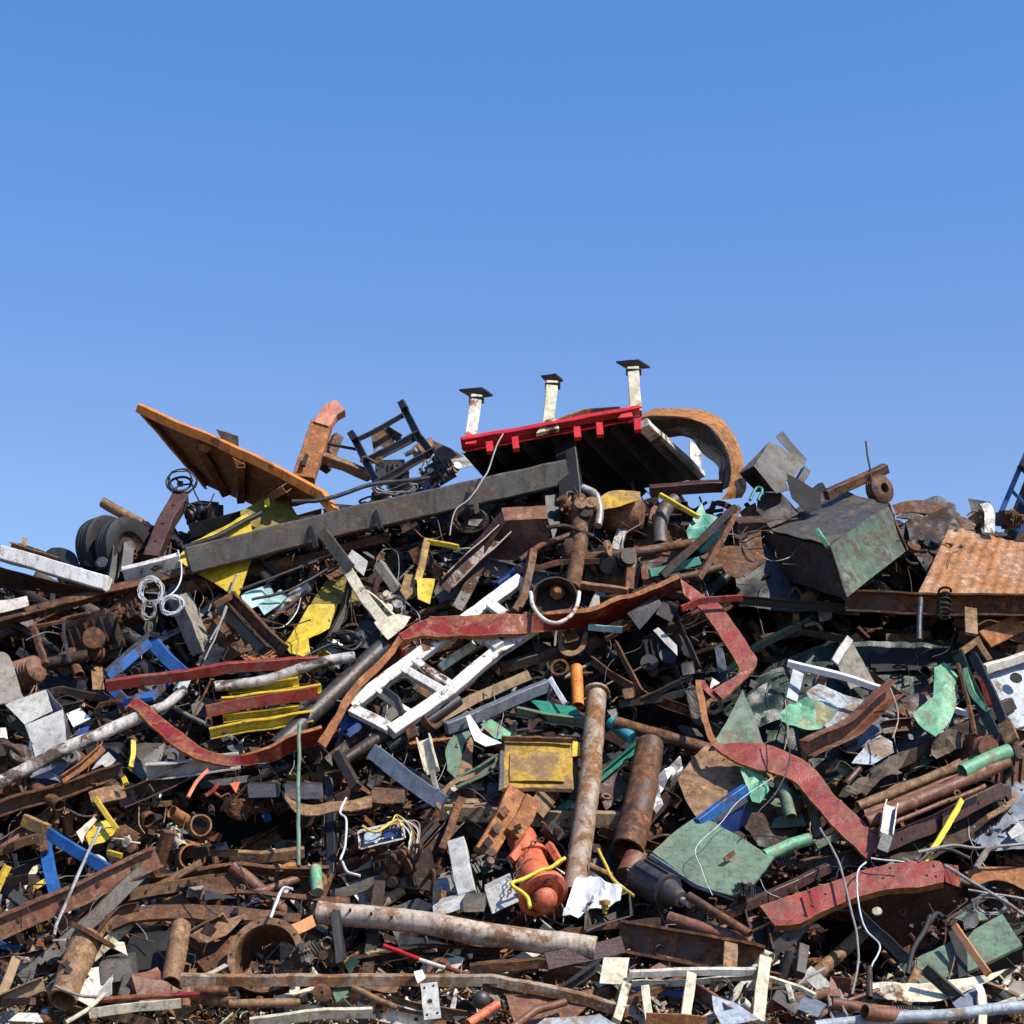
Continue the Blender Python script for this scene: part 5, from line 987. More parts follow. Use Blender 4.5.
# bottom centre channels
t = B('rusty_channel', 'channel', 'wide rusty channel with its open side up, bottom centre right', 'brown_rust', [(618, 935), (690, 948), (762, 962)], 32, 'C', t=14, d=-1.5, roll=-5, lm='the wide rusty channel')
PI('rusty_pipe', 'pipe', 'brown pipe above the wide rusty channel', 'pink_rust', [(668, 918), (720, 934), (752, 944)], 7, d=-1.5)
PI('rusty_pipe', 'pipe', 'thin rusty pipe with an open end slanting over the brown pipe', 'brown_rust', [(688, 896), (720, 916), (750, 934)], 4.5, d=-1.75)
MACH('gearbox', 'gearbox', 'round cast gearbox between the motor and the thin pipe', 700, 912, -1.2, 24, 66, ('grey_steel', 'pink_rust', 'dark_rust'), parts=4)
B('brown_plate', 'plate', 'purple brown plate beam left of the wide rusty channel', 'maroon', [(547, 962), (585, 954), (622, 944)], 17, t=4, d=-1.7, roll=-10, lm='the purple brown plate')
B('rusty_tab', 'tab', 'upright tan tab against the end of the wide channel', 'tan_rust', [(731, 944), (730, 972)], 14, 'flat', t=4, d=-1.75)
# long pipe
t = PI('long_rusty_pipe', 'pipe', 'long mottled rusty pipe with small holes across the bottom centre', 'pale_pipe', [(318, 912, -1.6), (400, 920, -1.65), (500, 936, -1.7), (596, 948, -1.7)], 11.5, lm='the long mottled pipe', smooth=True)
for x, y in ((334, 914), (350, 913), (371, 917), (392, 920)): LATHE('bolt_hole', None, None, 'deep_black', (x, y - 3, -1.82), (-.1, -.8, .5), [(0, -.02), (.02, -.02), (.02, .02), (0, .02)], P=t, n=8)
t = B('long_angle_bar', 'bar', 'long straight rusty bar along the bottom left ending in a bend', 'post_tan', [(181, 979), (300, 980), (490, 981), (560, 992), (628, 1012)], 11, t=10, d=-2.1, roll=15, lm='the long bottom bar')
t = PL('drilled_plate', 'plate', 'small white plate with drilled holes leaning on the long bottom bar', 'light_sheet', [(420, 984), (437, 982), (441, 1018), (424, 1020)], d=-2.35, crumple=0)
for x, y in ((424, 988), (433, 986), (430, 1001), (427, 1015), (437, 1013)): LATHE('hole', None, None, 'deep_black', (x, y, -2.36), (-.1, -.8, .5), [(0, -.02), (.03 if y == 1001 else .015, -.02), (.03 if y == 1001 else .015, .01), (0, .01)], P=t, n=8)
PL('white_scrap', 'scrap', 'little white flap above the drilled plate', 'paper_white', [(414, 972), (422, 969), (426, 978), (418, 984)], d=-2.3)
for i, (a, b, m_, l) in enumerate((((384, 946), (420, 960), 'bright_red', 'bright red painted end of a striped pole'), ((420, 960), (446, 968), 'dirty_white', 'white section of the striped pole'), ((446, 968), (470, 974), 'red_strip', 'dark red tail of the striped pole'))):
    if i == 0: root = T('striped_pole', 'pole', 'red and white striped pole lying below the long mottled pipe', 420, 960, -1.5, lm='the striped pole')
    PI('stripe_section', None, l, m_, [a, b], 2.3, d=-1.55, P=root, hollow=False)
B('cream_board', 'board', 'cream board partly under the long mottled pipe', 'cream', [(400, 938), (460, 952)], 9, 'flat', t=4, d=-1.3)
t = T('grey_square_tube', 'tube', 'light grey square tube standing upright left of the orange bracket', 456, 868, -1.5, lm='the grey square tube')
B('post', None, None, 'light_sheet', [(456, 842), (468, 896)], 18, t=10, d=-1.5, roll=8, P=t)
BX('grey_profile', 'profile', 'light grey hollow profile lying at the foot of the grey square tube', 'light_sheet', (432, 906, -1.7), (464, 896, -1.7), (434, 918, -1.7), (440, 900, -1.4))
BX('grey_profile', 'profile', 'darker grey box profile end right of the light grey one', 'olive_steel', (463, 898, -1.8), (484, 898, -1.8), (463, 912, -1.8), (466, 892, -1.5))
BX('grey_profile', 'profile', 'pale flat profile between the box profile and the salmon pump', 'light_sheet', (484, 890, -1.6), (510, 878, -1.6), (492, 914, -1.65), (484, 886, -1.3))
# electronics box
t = T('circuit_box', 'electric box', 'opened electric box spilling coloured wires in the lower left centre', 385, 838, -1.2, lm='the opened electric box')
BX('box_body', None, None, 'white_paint', (360, 848, -1.4), (404, 838, -1.4), (358, 832, -1.3), (362, 846, -1.1), P=t, open_=('ab',))
BX('relay', None, 'pale blue relay', 'pale_blue', (364, 844, -1.45), (380, 840, -1.45), (363, 834, -1.4), (366, 842, -1.3), P=t)
BX('relay', None, 'navy relay', 'deep_blue', (384, 840, -1.45), (398, 836, -1.45), (383, 832, -1.4), (386, 838, -1.3), P=t)
for i in range(9):
    r_ = random.Random(i); x = 400 + r_.uniform(-6, 6); WI('wire', None, None, ['copper', 'white_cable', 'cable', 'pink_rust', 'bright_yellow'][i % 5], [(378 + i * 3, 828), (x, 818 + r_.uniform(-4, 4)), (x + 14, 830 + r_.uniform(-6, 6)), (x + 16 + r_.uniform(-6, 6), 848 + r_.uniform(-4, 8))], .8, d=-1.5, P=t)
WI('yellow_rope', 'cord', 'orange yellow cord over the opened electric box', 'yellow', [(362, 826), (376, 832), (396, 820), (402, 826)], 1.3, d=-1.6)
WI('signal_cable', 'cord', 'white cord hanging at the left of the opened electric box', 'white_cable', [(346, 798), (340, 812), (346, 820), (345, 845), (340, 860)], 1.2, d=-1.4)
WI('signal_cable', 'cord', 'thick white cord loop below the opened electric box', 'white_cable', [(342, 862), (348, 872), (360, 876)], 1.5, d=-1.5)
MACH('engine_block', 'engine', 'rusty greasy engine with hoses right below the electric box', 405, 870, -1.0, 52, 71, ('dark_rust', 'olive_steel', 'brown_rust'), lm='the greasy engine', parts=8)
COIL('wire_tangle', 'wire tangle', 'tangle of brown wires left of the opened electric box', 'brown_rust', 350, 842, 8, 9, 8, .9, -1.1)
# grey bar etc
B('blue_grey_plank', 'bar', 'wide blue grey flat bar slanting down right in the centre left', 'blue_grey', [(372, 752), (410, 780), (444, 804)], 16, t=5, d=-1.1, roll=5, lm='the wide blue grey bar')
t = B('cream_bracket', 'bracket', 'cream bracket with pointed foot right of the wide blue grey bar', 'cream', [(424, 738), (432, 772)], 14, 'C', t=8, d=-1.1, roll=8, lm='the cream bracket')
B('pointed_foot', None, None, 'grey_wood', [(433, 772), (438, 790)], 5, d=-1.1, P=t)
B('rusty_tube', 'tube', 'dark rusty square tube leaning at the left of the wide blue grey bar', 'dark_rust', [(337, 754), (348, 772), (356, 788)], 10, t=9, d=-1.1)
PI('rusty_tube', 'tube', 'dark round pipe slanting above the wide blue grey bar', 'dark_rust', [(344, 760), (372, 742), (400, 726)], 6, d=-.9, bolts=0) if False else PI('rusty_tube', 'tube', 'dark round pipe slanting above the wide blue grey bar', 'dark_rust', [(344, 760), (372, 742), (400, 726)], 6, d=-.9)
BX('rust_box_end', 'box', 'brown square tube end under the wide blue grey bar', 'brown_rust', (371, 790, -1.1), (404, 790, -1.1), (371, 803, -1.1), (374, 787, -.8))
t = T('steel_tray', 'tray', 'row of dark grey steel trays over the black hollow', 285, 790, -.9, lm='the dark grey trays')
BX('tray', None, None, 'grey_steel', (247, 784, -1.0), (278, 784, -1.0), (248, 798, -1.0), (250, 781, -.5), P=t); BX('tray', None, None, 'grey_steel', (284, 784, -1.0), (322, 785, -1.0), (285, 799, -1.0), (286, 781, -.5), P=t)
ST('bent_brown_strip', 'strip', 'bent brown strip curving right under the dark grey trays', 'tan_rust', [(281, 790), (292, 800), (310, 804), (330, 802), (350, 800), (372, 795)], [(283, 796), (296, 812), (312, 815), (332, 812), (352, 811), (372, 806)], d=-1.15, lip=.03, lm='the bent brown strip')
t = PI('green_pole', 'pole', 'thin green pole standing upright in front of the black hollow', 'sage', [(299, 724), (298, 800), (299, 866)], 1.9, d=-1.6, hollow=False, n=8, lm='the thin green pole')
B('grey_upright', 'post', 'narrow rusty upright right of the thin green pole', 'dark_rust', [(328, 775), (326, 850)], 9, d=-.6)
PI('mint_tube', 'tube', 'short rounded light green tube below the thin green pole', 'mint', [(316, 868), (318, 892)], 6, d=-1.3, hollow=False)
t = B('grey_trough', 'trough', 'long light grey trough under the left end of the red channel', 'light_sheet', [(146, 772), (180, 768), (240, 760)], 16, 'C', t=12, d=-.9, roll=10, lm='the light grey trough')
for i, (pts, l) in enumerate((([(189, 797), (197, 782), (208, 770)], 'upper thin red bar below the grey trough'), ([(205, 795), (213, 790), (219, 784)], 'lower short red rod below the grey trough'))):
    B('red_rod', 'rod', l, 'red_strip' if i else 'salmon', pts, 3.5, d=-1.1)
for i, (x, y, r_, L_, l) in enumerate(((201, 825, .17, .25, 'open rusty pipe mouth, upper one left of the black hollow'), (193, 857, .21, .35, 'larger open rusty pipe mouth, lower one left of the black hollow'), (172, 812, .1, .3, 'small brown pipe stub left of the two pipe mouths'))):
    LATHE('pipe_mouth', 'pipe', l, 'tan_rust' if i == 0 else 'orange_rust', (x, y, -.9), (.35, -.9, .1) if i != 2 else (-.6, -.7, .4), [(r_ * .86, -L_), (r_, -L_), (r_, 0), (r_ * .86, 0)], lm='the open pipe mouths' if i == 1 else None)
PL('red_scrap', 'scrap', 'small bright orange red scrap above the dark grey trays', 'salmon', [(230, 783), (240, 781), (236, 793)], d=-1.0)

# long pieces that tie the heap together
for i, (pts, w_, pr, m_, d_, l) in enumerate((
    ([(870, 776), (940, 742), (1012, 704)], 13, 'box', 'dark_rust', -.75, 'long dark beam running up right under the folded mint sheet'),
    ([(905, 800), (968, 770)], 10, 'C', 'brown_rust', -.7, 'brown channel tucked above the brown tube stack'),
    ([(870, 850), (960, 812), (1000, 790)], 16, 'box', 'maroon', -.8, 'dark wide beam just below the thin rod of the tube stack'),
    ([(700, 700), (756, 650), (812, 618)], 9, 'L', 'dark_green', -.6, 'dark green edge bar running up right from the red loop'),
    ([(752, 745), (790, 770), (820, 800)], 9, 'box', 'dark_rust', -.7, 'dark bar lying under the start of the curved red strip'),
    ([(660, 700), (690, 712), (720, 735)], 10, 'C', 'brown_rust', -.55, 'brown channel under the oval flange'),
    ([(500, 668), (545, 655), (600, 640)], 10, 'box', 'dark_rust', -.45, 'dark beam right of the white ladder frame'),
    ([(590, 660), (650, 700)], 8, 'L', 'brown_rust', -.5, 'rusty angle slanting left of the dark engine frame'),
    ([(620, 705), (700, 690), (740, 690)], 8, 'box', 'black_steel', -.6, 'black bar below the dark engine frame'),
    ([(150, 880), (230, 868), (330, 872)], 9, 'C', 'brown_rust', -.95, 'brown channel lying over the bottom of the black hollow'),
    ([(230, 856), (262, 858), (305, 852)], 10, 'box', 'tan_rust', -.75, 'short tan brown bar lying in the bottom of the black hollow'),
    ([(120, 800), (170, 780), (210, 760)], 18, 'C', 'maroon', -.75, 'dark maroon curved channel below the light grey trough'),
    ([(330, 800), (332, 850), (330, 880)], 9, 'box', 'black_steel', -.7, 'black upright at the right side of the black hollow'),
    ([(340, 880), (400, 862), (440, 820)], 10, 'L', 'dark_rust', -.95, 'dark angle iron slanting behind the greasy engine'),
    ([(330, 896), (380, 880), (430, 886)], 11, 'box', 'olive_steel', -1.05, 'dull grey bar just above the long mottled pipe'),
    ([(440, 850), (452, 820), (462, 800)], 8, 'box', 'brown_rust', -.8, 'brown bar rising behind the grey square tube'),
    ([(600, 830), (660, 850), (700, 872)], 10, 'C', 'brown_rust', -.8, 'brown channel slanting behind the black motor'),
    ([(560, 935), (600, 925), (660, 922)], 7, 'flat', 'brown_rust', -1.6, 'flat rusty strip lying behind the open tray'),
    ([(20, 700), (60, 690), (110, 700)], 8, 'box', 'dark_rust', -.3, 'dark bar behind the folded grey duct'),
    ([(0, 850), (22, 842), (44, 838)], 9, 'box', 'brown_rust', -.7, 'brown bar at the left edge behind the bright blue legs'),
    ([(0, 880), (40, 862), (96, 846)], 9, 'L', 'dark_rust', -.8, 'dark angle iron passing behind the bright blue legs'),
    ([(130, 895), (180, 885), (214, 880)], 12, 'flat', 'tan_rust', -1.1, 'flat tan strip right of the wide rusty beam end'),
    ([(350, 962), (420, 950), (500, 955)], 10, 'C', 'dark_rust', -1.35, 'dark channel under the middle of the long mottled pipe'),
    ([(470, 968), (540, 962), (600, 975)], 10, 'box', 'brown_rust', -1.5, 'brown bar just above the bent end of the long bottom bar'),
    ([(330, 640), (345, 610), (352, 580)], 8, 'L', 'black_steel', -.75, 'black angle standing right of the yellow cover'),
    ([(600, 600), (650, 590), (700, 600)], 8, 'box', 'dark_rust', -.65, 'dark bar lying just above the red channel at centre right'),
    ([(480, 560), (470, 585), (455, 612)], 12, 'box', 'dark_rust', -.55, 'dark upright bar right of the yellow bracket frame'),
    ([(740, 600), (800, 606), (860, 610)], 10, 'C', 'black_steel', -.6, 'black channel running under the large green box'),
    ([(760, 640), (800, 632), (850, 640)], 7, 'box', 'dark_rust', -.35, 'dark thin bar in the hollow under the large green box'),
    ([(950, 950), (985, 935), (1024, 925)], 6, 'L', 'olive_steel', -1.2, 'dull angle iron behind the pale green cabinet'))):
    B('long_beam' if w_ > 9 else 'long_bar', 'beam' if w_ > 9 else 'bar', l, m_, pts, w_, pr, d=d_, roll=rnd.uniform(-5, 25), jit=.012, bolts=3 if w_ > 11 else 0)
for i, (pts, m_, d_, l) in enumerate((
    ([(838, 735), (862, 715), (884, 704), (896, 720), (872, 744), (850, 750)], 'blue_grey', -.6, 'dusky blue sheet under the crumpled brown channel'),
    ([(742, 700), (770, 680), (786, 690), (782, 716), (760, 724)], 'dark_green', -.75, 'dark green sheet between the sage triangle and mint sheet'),
    ([(900, 700), (930, 690), (934, 712), (914, 726)], 'maroon', -.8, 'dark red brown sheet left of the folded mint sheet'),
    ([(740, 820), (770, 806), (800, 822), (790, 846), (758, 846)], 'dark_rust', -.6, 'dark brown sheet above the mint tube'),
    ([(980, 600), (1040, 605), (1040, 642), (1002, 640), (975, 622)], 'brown_rust', -.7, 'brown sheet hanging at the right edge under the long beam'),
    ([(455, 730), (474, 716), (500, 722), (520, 738), (500, 745), (470, 745)], 'dark_green', -.55, 'dark green sheet behind the white plastic strip'),
    ([(586, 770), (612, 760), (630, 790), (606, 812)], 'maroon', -.5, 'dark maroon sheet right of the tall flanged post'),
    ([(96, 880), (120, 868), (150, 878), (140, 900), (104, 902)], 'brown_rust', -1.0, 'brown sheet between the wide rusty beam and grey beam'),
    ([(30, 745), (70, 760), (60, 780), (20, 776)], 'blue_grey', -.7, 'blue grey sheet behind the long mottled pipe at left'),
    ([(205, 640), (225, 650), (216, 672), (196, 668)], 'black_steel', -.6, 'black plate left of the crossed brown rails foot'),
    ([(360, 618), (384, 626), (376, 650), (352, 646)], 'black_steel', -.7, 'black plate below the cream rail foot'),
    ([(640, 560), (660, 556), (664, 584), (644, 590)], 'brown_rust', -.6, 'brown plate left of the teal strip'))):
    PL('bent_sheet', 'sheet', l, m_, pts, d=d_, crumple=.08, freq=2.5)
# =================================================================== LOWER LEFT
t = PI('mottled_pipe', 'pipe', 'long white and brown mottled pipe rising right from the left edge', 'mottled', [(-50, 803), (0, 782), (75, 745), (150, 712)], 7, d=-1.1, lm='the long mottled pipe at left', jit=.01)
PI('mottled_pipe', 'pipe', 'pale pipe continuing up right behind the red channel', 'mottled', [(148, 712), (165, 706), (185, 690)], 5, d=-.9)
B('grey_bar', 'bar', 'pale grey bar leaning right of the blue frame foot', 'pale_blue', [(178, 692), (190, 672)], 10, d=-.7)
B('orange_angle', 'angle iron', 'bright rust orange angle iron slanting at the left', 'orange_rust', [(62, 780), (84, 764), (104, 746)], 9, 'L', t=6, d=-1.1, roll=5, lm='the rust orange angle iron')
B('brown_channel', 'channel', 'long brown channel slanting below the rust orange angle iron', 'brown_rust', [(-40, 820), (15, 803), (70, 788), (122, 768)], 15, 'C', t=10, d=-.85, roll=10, lm='the brown channel at left')
LATHE('pipe_collar', 'collar', 'small grey pipe collar beside the rust orange angle iron', 'grey_wood', (73, 757, -1.0), (-.3, -.9, .2), [(.05, -.05), (.11, -.05), (.11, .05), (.05, .05)])
PL('white_scrap', 'scrap', 'pale grey bent scrap right of the rust orange angle iron', 'light_sheet', [(92, 770), (98, 758), (108, 752), (116, 760), (106, 768), (102, 764)], d=-.9)
t = BX('tan_square_tube', 'tube', 'short tan square tube with an open end', 'tan_rust', (88, 792, -1.2), (92, 807, -1.2), (98, 788, -1.2), (114, 786, -.9), lm='the tan square tube')
for i, (pts, l) in enumerate((([(97, 798), (107, 815), (117, 830)], 'straight yellow rod below the tan square tube'), ([(134, 741), (133, 755), (131, 768)], 'upright yellow rod with a hooked top left of the red channel'), ([(124, 777), (126, 783)], 'tiny yellow stub under the hooked yellow rod'))):
    B('yellow_rod', 'rod', l, 'yellow', pts, 5, t=4, d=-1.25, lm='the straight yellow rod' if i == 0 else None)
t = PL('yellow_bucket', 'bucket', 'crushed yellow and brown container below the straight yellow rod', 'yellow', [(84, 836), (95, 825), (106, 822), (118, 834), (104, 844), (90, 848)], d=-1.0, crumple=.08)
PL('torn_side', None, 'brown torn side', 'tan_rust', [(80, 838, -1.05), (94, 824, -1.05), (100, 828, -1.05), (94, 844, -1.05)], P=t)
PL('white_scrap', 'scrap', 'cream folded scrap left of the crushed yellow container', 'cream', [(76, 832), (94, 817), (97, 820), (84, 834), (82, 844)], d=-1.15)
B('yellow_scrap', 'scrap', 'small yellow strip lower right of the crushed container', 'yellow', [(108, 852), (122, 856)], 5, d=-1.0)
t = T('folding_trestle', 'frame', 'bright blue folding steel legs with a rusty hinge, lower left', 60, 850, -1.1, lm='the bright blue legs')
B('leg', None, None, 'blue', [(46, 832), (75, 850), (108, 870)], 11, t=7, d=-1.2, roll=15, P=t)
B('leg', None, None, 'blue', [(46, 846), (50, 872), (56, 900)], 12, t=7, d=-1.1, roll=10, P=t)
B('hinge', None, 'rusty yellow hinge', 'mustard', [(23, 820), (48, 830)], 12, t=7, d=-1.25, roll=15, P=t)
B('rusty_web', None, None, 'brown_rust', [(42, 836), (45, 852)], 7, d=-1.25, P=t)
PI('silver_rod', 'rod', 'long thin silver rod slanting in front of the blue legs', 'galvanised', [(100, 828), (80, 870), (56, 925), (54, 935)], 1.6, d=-1.7, hollow=False, n=8)
for i, (pts, l) in enumerate((([(6, 912), (20, 890), (34, 868)], 'pale lath at the left edge, outer of three'), ([(12, 908), (26, 884), (38, 866)], 'pale lath at the left edge, inner of three'), ([(30, 880), (40, 866)], 'short pale lath end left of the blue leg'))):
    B('lath', 'lath', l, 'cream', pts, 3.5, d=-1.0, group='pale laths')
t = B('rusty_i_beam', 'beam', 'wide rusty beam rising right from the bottom left edge', 'pink_rust', [(-50, 950), (0, 928), (80, 893), (158, 856)], 23, 'I', t=16, d=-1.35, roll=8, lm='the wide rusty beam', bolts=5)
MATS['x'] = MATS['pink_rust']
B('grey_beam', 'beam', 'grey beam crossing under the wide rusty beam', 'olive_steel', [(20, 982), (80, 930), (146, 868)], 16, t=10, d=-1.2, roll=5, lm='the grey beam')
t = T('flanged_cylinder', 'cylinder', 'tan flanged cylinder with square holes standing at the bottom left', 75, 965, -1.8, lm='the flanged cylinder')
PI('barrel', None, None, 'tan_rust', [(88, 938), (74, 970), (62, 1000)], 16, d=-1.8, P=t, taper=.85)
LATHE('flange', None, None, 'brown_rust', (92, 935, -1.8), (.45, .15, .85), [(.18, -.03), (.36, -.03), (.36, .03), (.18, .03)], P=t)
LATHE('weld_ring', None, None, 'tan_rust', (74, 969, -1.8), (.38, .1, .8), [(.2, -.02), (.25, -.01), (.25, .01), (.2, .02)], P=t)
for x, y in ((66, 965), (68, 971)): B('hole', None, None, 'deep_black', [(x - 2, y + 2), (x + 2, y - 3)], 6, t=2, d=-2.05, roll=0, P=t, jit=0)
BX('grey_box', 'box', 'grey dented box right of the flanged cylinder', 'olive_steel', (98, 964, -1.7), (131, 958, -1.6), (101, 986, -1.7), (104, 956, -1.3), lm='the grey dented box')
PL('white_scrap', 'scrap', 'round white scrap above the grey dented box', 'cream', [(111, 948), (116, 942), (124, 942), (128, 956), (118, 952)], d=-1.6, crumple=.05)
BX('black_block', 'block', 'large black angular block right of the grey dented box', 'deep_black', (126, 946, -1.3), (166, 940, -1.3), (132, 972, -1.3), (134, 928, -.9), lm='the black angular block')
PI('tan_pipe', 'pipe', 'tan pipe standing with its open mouth down at the bottom left', 'tan_rust', [(181, 926), (176, 955), (171, 984)], 10, d=-1.75, lm='the tan upright pipe')
B('rusty_strip', 'strip', 'bent brown strip right of the grey beam', 'brown_rust', [(98, 936), (118, 912), (140, 906)], 9, 'L', d=-1.4, smooth=True)
t = ST('worn_channel', 'channel', 'worn rusty channel with bare metal patches lying above the big ring', 'brown_rust', [(110, 918), (140, 906), (180, 904), (230, 906), (300, 914)], [(112, 930), (140, 920), (180, 918), (230, 920), (300, 922)], d=-1.3, lip=.06, lm='the worn channel')
ST('worn_channel', 'channel', 'upper worn channel with a folded corner above the first one', 'brown_rust', [(205, 884), (240, 888), (300, 894), (350, 896)], [(200, 900), (240, 892), (300, 899), (350, 903)], d=-1.2, lip=.04)
PL('steel_plate', 'plate', 'bare grey wedge plate between the two worn channels', 'grey_steel', [(205, 890), (238, 898), (204, 900)], d=-1.3)
# big ring duct
t = T('flanged_duct', 'duct', 'wide rusty pipe section with a round drilled flange facing us, bottom left', 265, 955, -1.5, lm='the big ring flange')
ax_ = (-.1, -.88, .3)
LATHE('duct_wall', None, None, 'brown_rust', (266, 955, -1.5), ax_, [(.42, -.75), (.45, -.75), (.45, 0), (.42, 0)], P=t)
LATHE('flange', None, None, 'tan_rust', (266, 955, -1.5), ax_, [(.43, -.02), (.53, -.02), (.53, .03), (.43, .03)], P=t)
o = W(266, 955, -1.5); a_ = Vector(ax_).normalized(); s_ = a_.cross(Vector((0, 0, 1))).normalized(); u_ = a_.cross(s_)
for k in range(10):
    c = o + (s_ * math.cos(k * .6283) + u_ * math.sin(k * .6283)) * .48 + a_ * .032; mb = MB(); mb.sweep([c, c + a_ * .006], circ(.017, 8), [(s_, u_)] * 2); mb.build('bolt_hole', 'deep_black', t)
PL('folded_plate', 'plate', 'folded brown plate left of the big ring flange', 'tan_rust', [(185, 935), (246, 909), (240, 918), (225, 935), (196, 947)], d=-1.5, crumple=.05)
PL('folded_plate', 'plate', 'shaded brown plate under the folded one by the ring flange', 'brown_rust', [(190, 950), (235, 935), (238, 972), (205, 972)], d=-1.2, crumple=.05)
WI('white_hook', 'hook', 'white hooked rod standing above the big ring flange', 'white_cable', [(271, 918), (276, 902), (283, 888), (293, 889)], 1.6, d=-2.0)
PL('orange_plate', 'plate', 'salmon tinted plate right of the big ring flange', 'tool_orange', [(290, 926), (312, 916), (316, 926), (298, 935)], d=-1.7, crumple=.01)
BX('black_block', 'block', 'black rubber foot hanging from the left end of the long pipe', 'rubber', (330, 912, -1.9), (338, 910, -1.9), (336, 965, -1.8), (333, 910, -1.7))
PI('rusty_pipe', 'pipe', 'short rusty pipe lying below the long bottom bar at left', 'brown_rust', [(196, 990), (230, 991)], 5, d=-2.0)
PI('rusty_pipe', 'pipe', 'long thin tan pipe lying below the long bottom bar', 'tan_rust', [(352, 988), (398, 1008)], 3, d=-2.1)
LATHE('rusty_roller', 'roller', 'small round brown roller end below the long bottom bar', 'brown_rust', (322, 993, -2.0), (.1, -.95, .1), [(.02, -.05), (.12, -.1), (.12, .05), (.1, .06), (.02, .06)])
PL('mint_scrap', 'scrap', 'small mint green scrap below the long bottom bar', 'sage', [(332, 990), (347, 986), (350, 996), (336, 1002)], d=-2.0)
PL('green_rag', 'rag', 'dark green torn rag left of the striped pole', 'dark_green', [(344, 962), (352, 952), (360, 960), (350, 972)], d=-1.6, crumple=.08)
PI('red_rod', 'rod', 'faded red rod lying along the bottom at left', 'red_strip', [(96, 1000), (140, 997), (200, 994)], 3, d=-2.2, hollow=False, n=8)
B('pale_board', 'board', 'pale weathered board at the very bottom left', 'cream', [(90, 1014), (140, 1006), (180, 1004)], 9, 'flat', t=4, d=-2.2)
B('pale_board', 'board', 'long pale board at the very bottom, left of the drilled plate', 'cream', [(250, 1022), (330, 1014), (372, 1012)], 11, t=5, d=-2.3, roll=30)
PL('wood_scrap', 'scrap', 'flat white sheet scrap on the ground at the left corner', 'dirty_white', [(8, 1020), (18, 1012), (38, 1013), (44, 1022)], d=-2.4, crumple=.02)
WI('tree_root', 'stick', 'curved dark stick in front of the flanged cylinder', 'grey_wood', [(55, 986), (80, 996), (100, 997)], 1.6, d=-2.2)
PI('pale_stick', 'stick', 'long pale stick lying at the bottom left', 'cream', [(66, 1022), (88, 1010), (105, 994)], 2.2, d=-2.3, hollow=False, n=8)
PI('orange_tube', 'tube', 'orange painted tube slanting at the bottom centre', 'salmon', [(468, 1024), (498, 1004)], 4.5, d=-2.3)
LATHE('iron_ball', 'ball', 'round grey iron ball below the long bottom bar', 'grey_steel', (481, 1000, -2.1), (0, -1, 0), [(0, -.12)] + [(.12 * math.sin(a), -.12 * math.cos(a)) for a in [i * math.pi / 10 for i in range(1, 10)]] + [(0, .12)], n=20)
PL('rusty_sheet', 'sheet', 'brown flat sheet at the bottom under the bent bar end', 'pink_rust', [(506, 996), (560, 990), (592, 1005), (570, 1022), (515, 1026)], d=-2.0, crumple=.06)
PL('blue_sheet', 'sheet', 'pale blue mottled sheet at the very bottom centre', 'pale_blue', [(530, 1030), (545, 1018), (600, 1015), (622, 1028)], d=-2.4, crumple=.04)
PI('pink_pipe', 'pipe', 'pinkish pipe crossing below the bent bar end', 'pink_rust', [(512, 1028), (536, 1010), (566, 1002)], 4, d=-2.2)
PL('cream_plate', 'plate', 'cream plate with screw holes right of the bent bar end', 'cream', [(604, 958), (629, 957), (626, 984), (600, 983)], d=-2.0, crumple=0, lm='the cream plate')
# white window frame
t = T('broken_trestle', 'frame', 'broken white wooden frame with uprights across the bottom right centre', 690, 985, -2.0, lm='the broken white frame')
B('rail', None, None, 'dirty_white', [(630, 974), (700, 972), (770, 970)], 7, t=7, d=-2.1, roll=20, P=t)
B('rail', None, None, 'cream', [(632, 984), (690, 982), (765, 978), (800, 988), (815, 996)], 5, t=6, d=-1.9, roll=20, P=t)
for a, b, w_ in (((626, 984), (616, 1022), 9), ((646, 988), (650, 1022), 8), ((692, 974), (685, 1020), 10), ((765, 958), (757, 1022), 12), ((788, 984), (792, 1000), 5)): B('upright', None, None, 'cream', [a, b], w_, t=6, d=-2.15, roll=8, P=t)
B('blue_pipe', 'pipe', 'dark blue bar in shade behind the broken white frame', 'deep_blue', [(632, 986), (690, 996), (710, 1000)], 7, d=-1.7)
PL('pale_blue_scrap', 'scrap', 'torn pale blue sheet scrap under the broken white frame', 'pale_blue', [(712, 998), (735, 1004), (760, 1022), (722, 1026), (714, 1012)], d=-2.25, crumple=.04)
B('rusty_strip', 'strip', 'orange brown strip at the very bottom left of the white frame', 'orange_rust', [(646, 1018), (706, 1022)], 11, 'flat', t=3, d=-2.3)
t = BX('radio_box', 'box', 'grey and navy electronic box lying behind the white frame', 'olive_steel', (770, 1000, -2.1), (795, 1014, -2.1), (776, 990, -2.1), (778, 998, -1.8))
BX('radio_box', 'box', 'navy half of a broken electronic box right of the grey one', 'blue_grey', (796, 1008, -2.1), (818, 1018, -2.1), (800, 998, -2.1), (802, 1004, -1.8))
COIL('wire_tangle', 'wire tangle', 'dark wire tangle left of the grey electronic box', 'dark_cable', 722, 990, 10, 10, 8, .8, -2.0)
COIL('wire_tangle', 'wire tangle', 'rust brown wire tangle under the blue frame', 'brown_rust', 112, 712, 14, 10, 9, .8, -.7)
COIL('wire_tangle', 'wire tangle', 'dark wire tangle hanging under the grey beam at centre', 'dark_rust', 470, 520, 16, 11, 10, .8, -.9)
COIL('wire_tangle', 'wire tangle', 'grey wire tangle between the rack and conduit', 'cable', 395, 488, 20, 6, 6, .7, -.7)
COIL('wire_tangle', 'wire tangle', 'black wire tangle below the right end of the cream rail', 'dark_cable', 345, 640, 18, 8, 7, 1.0, -.7)
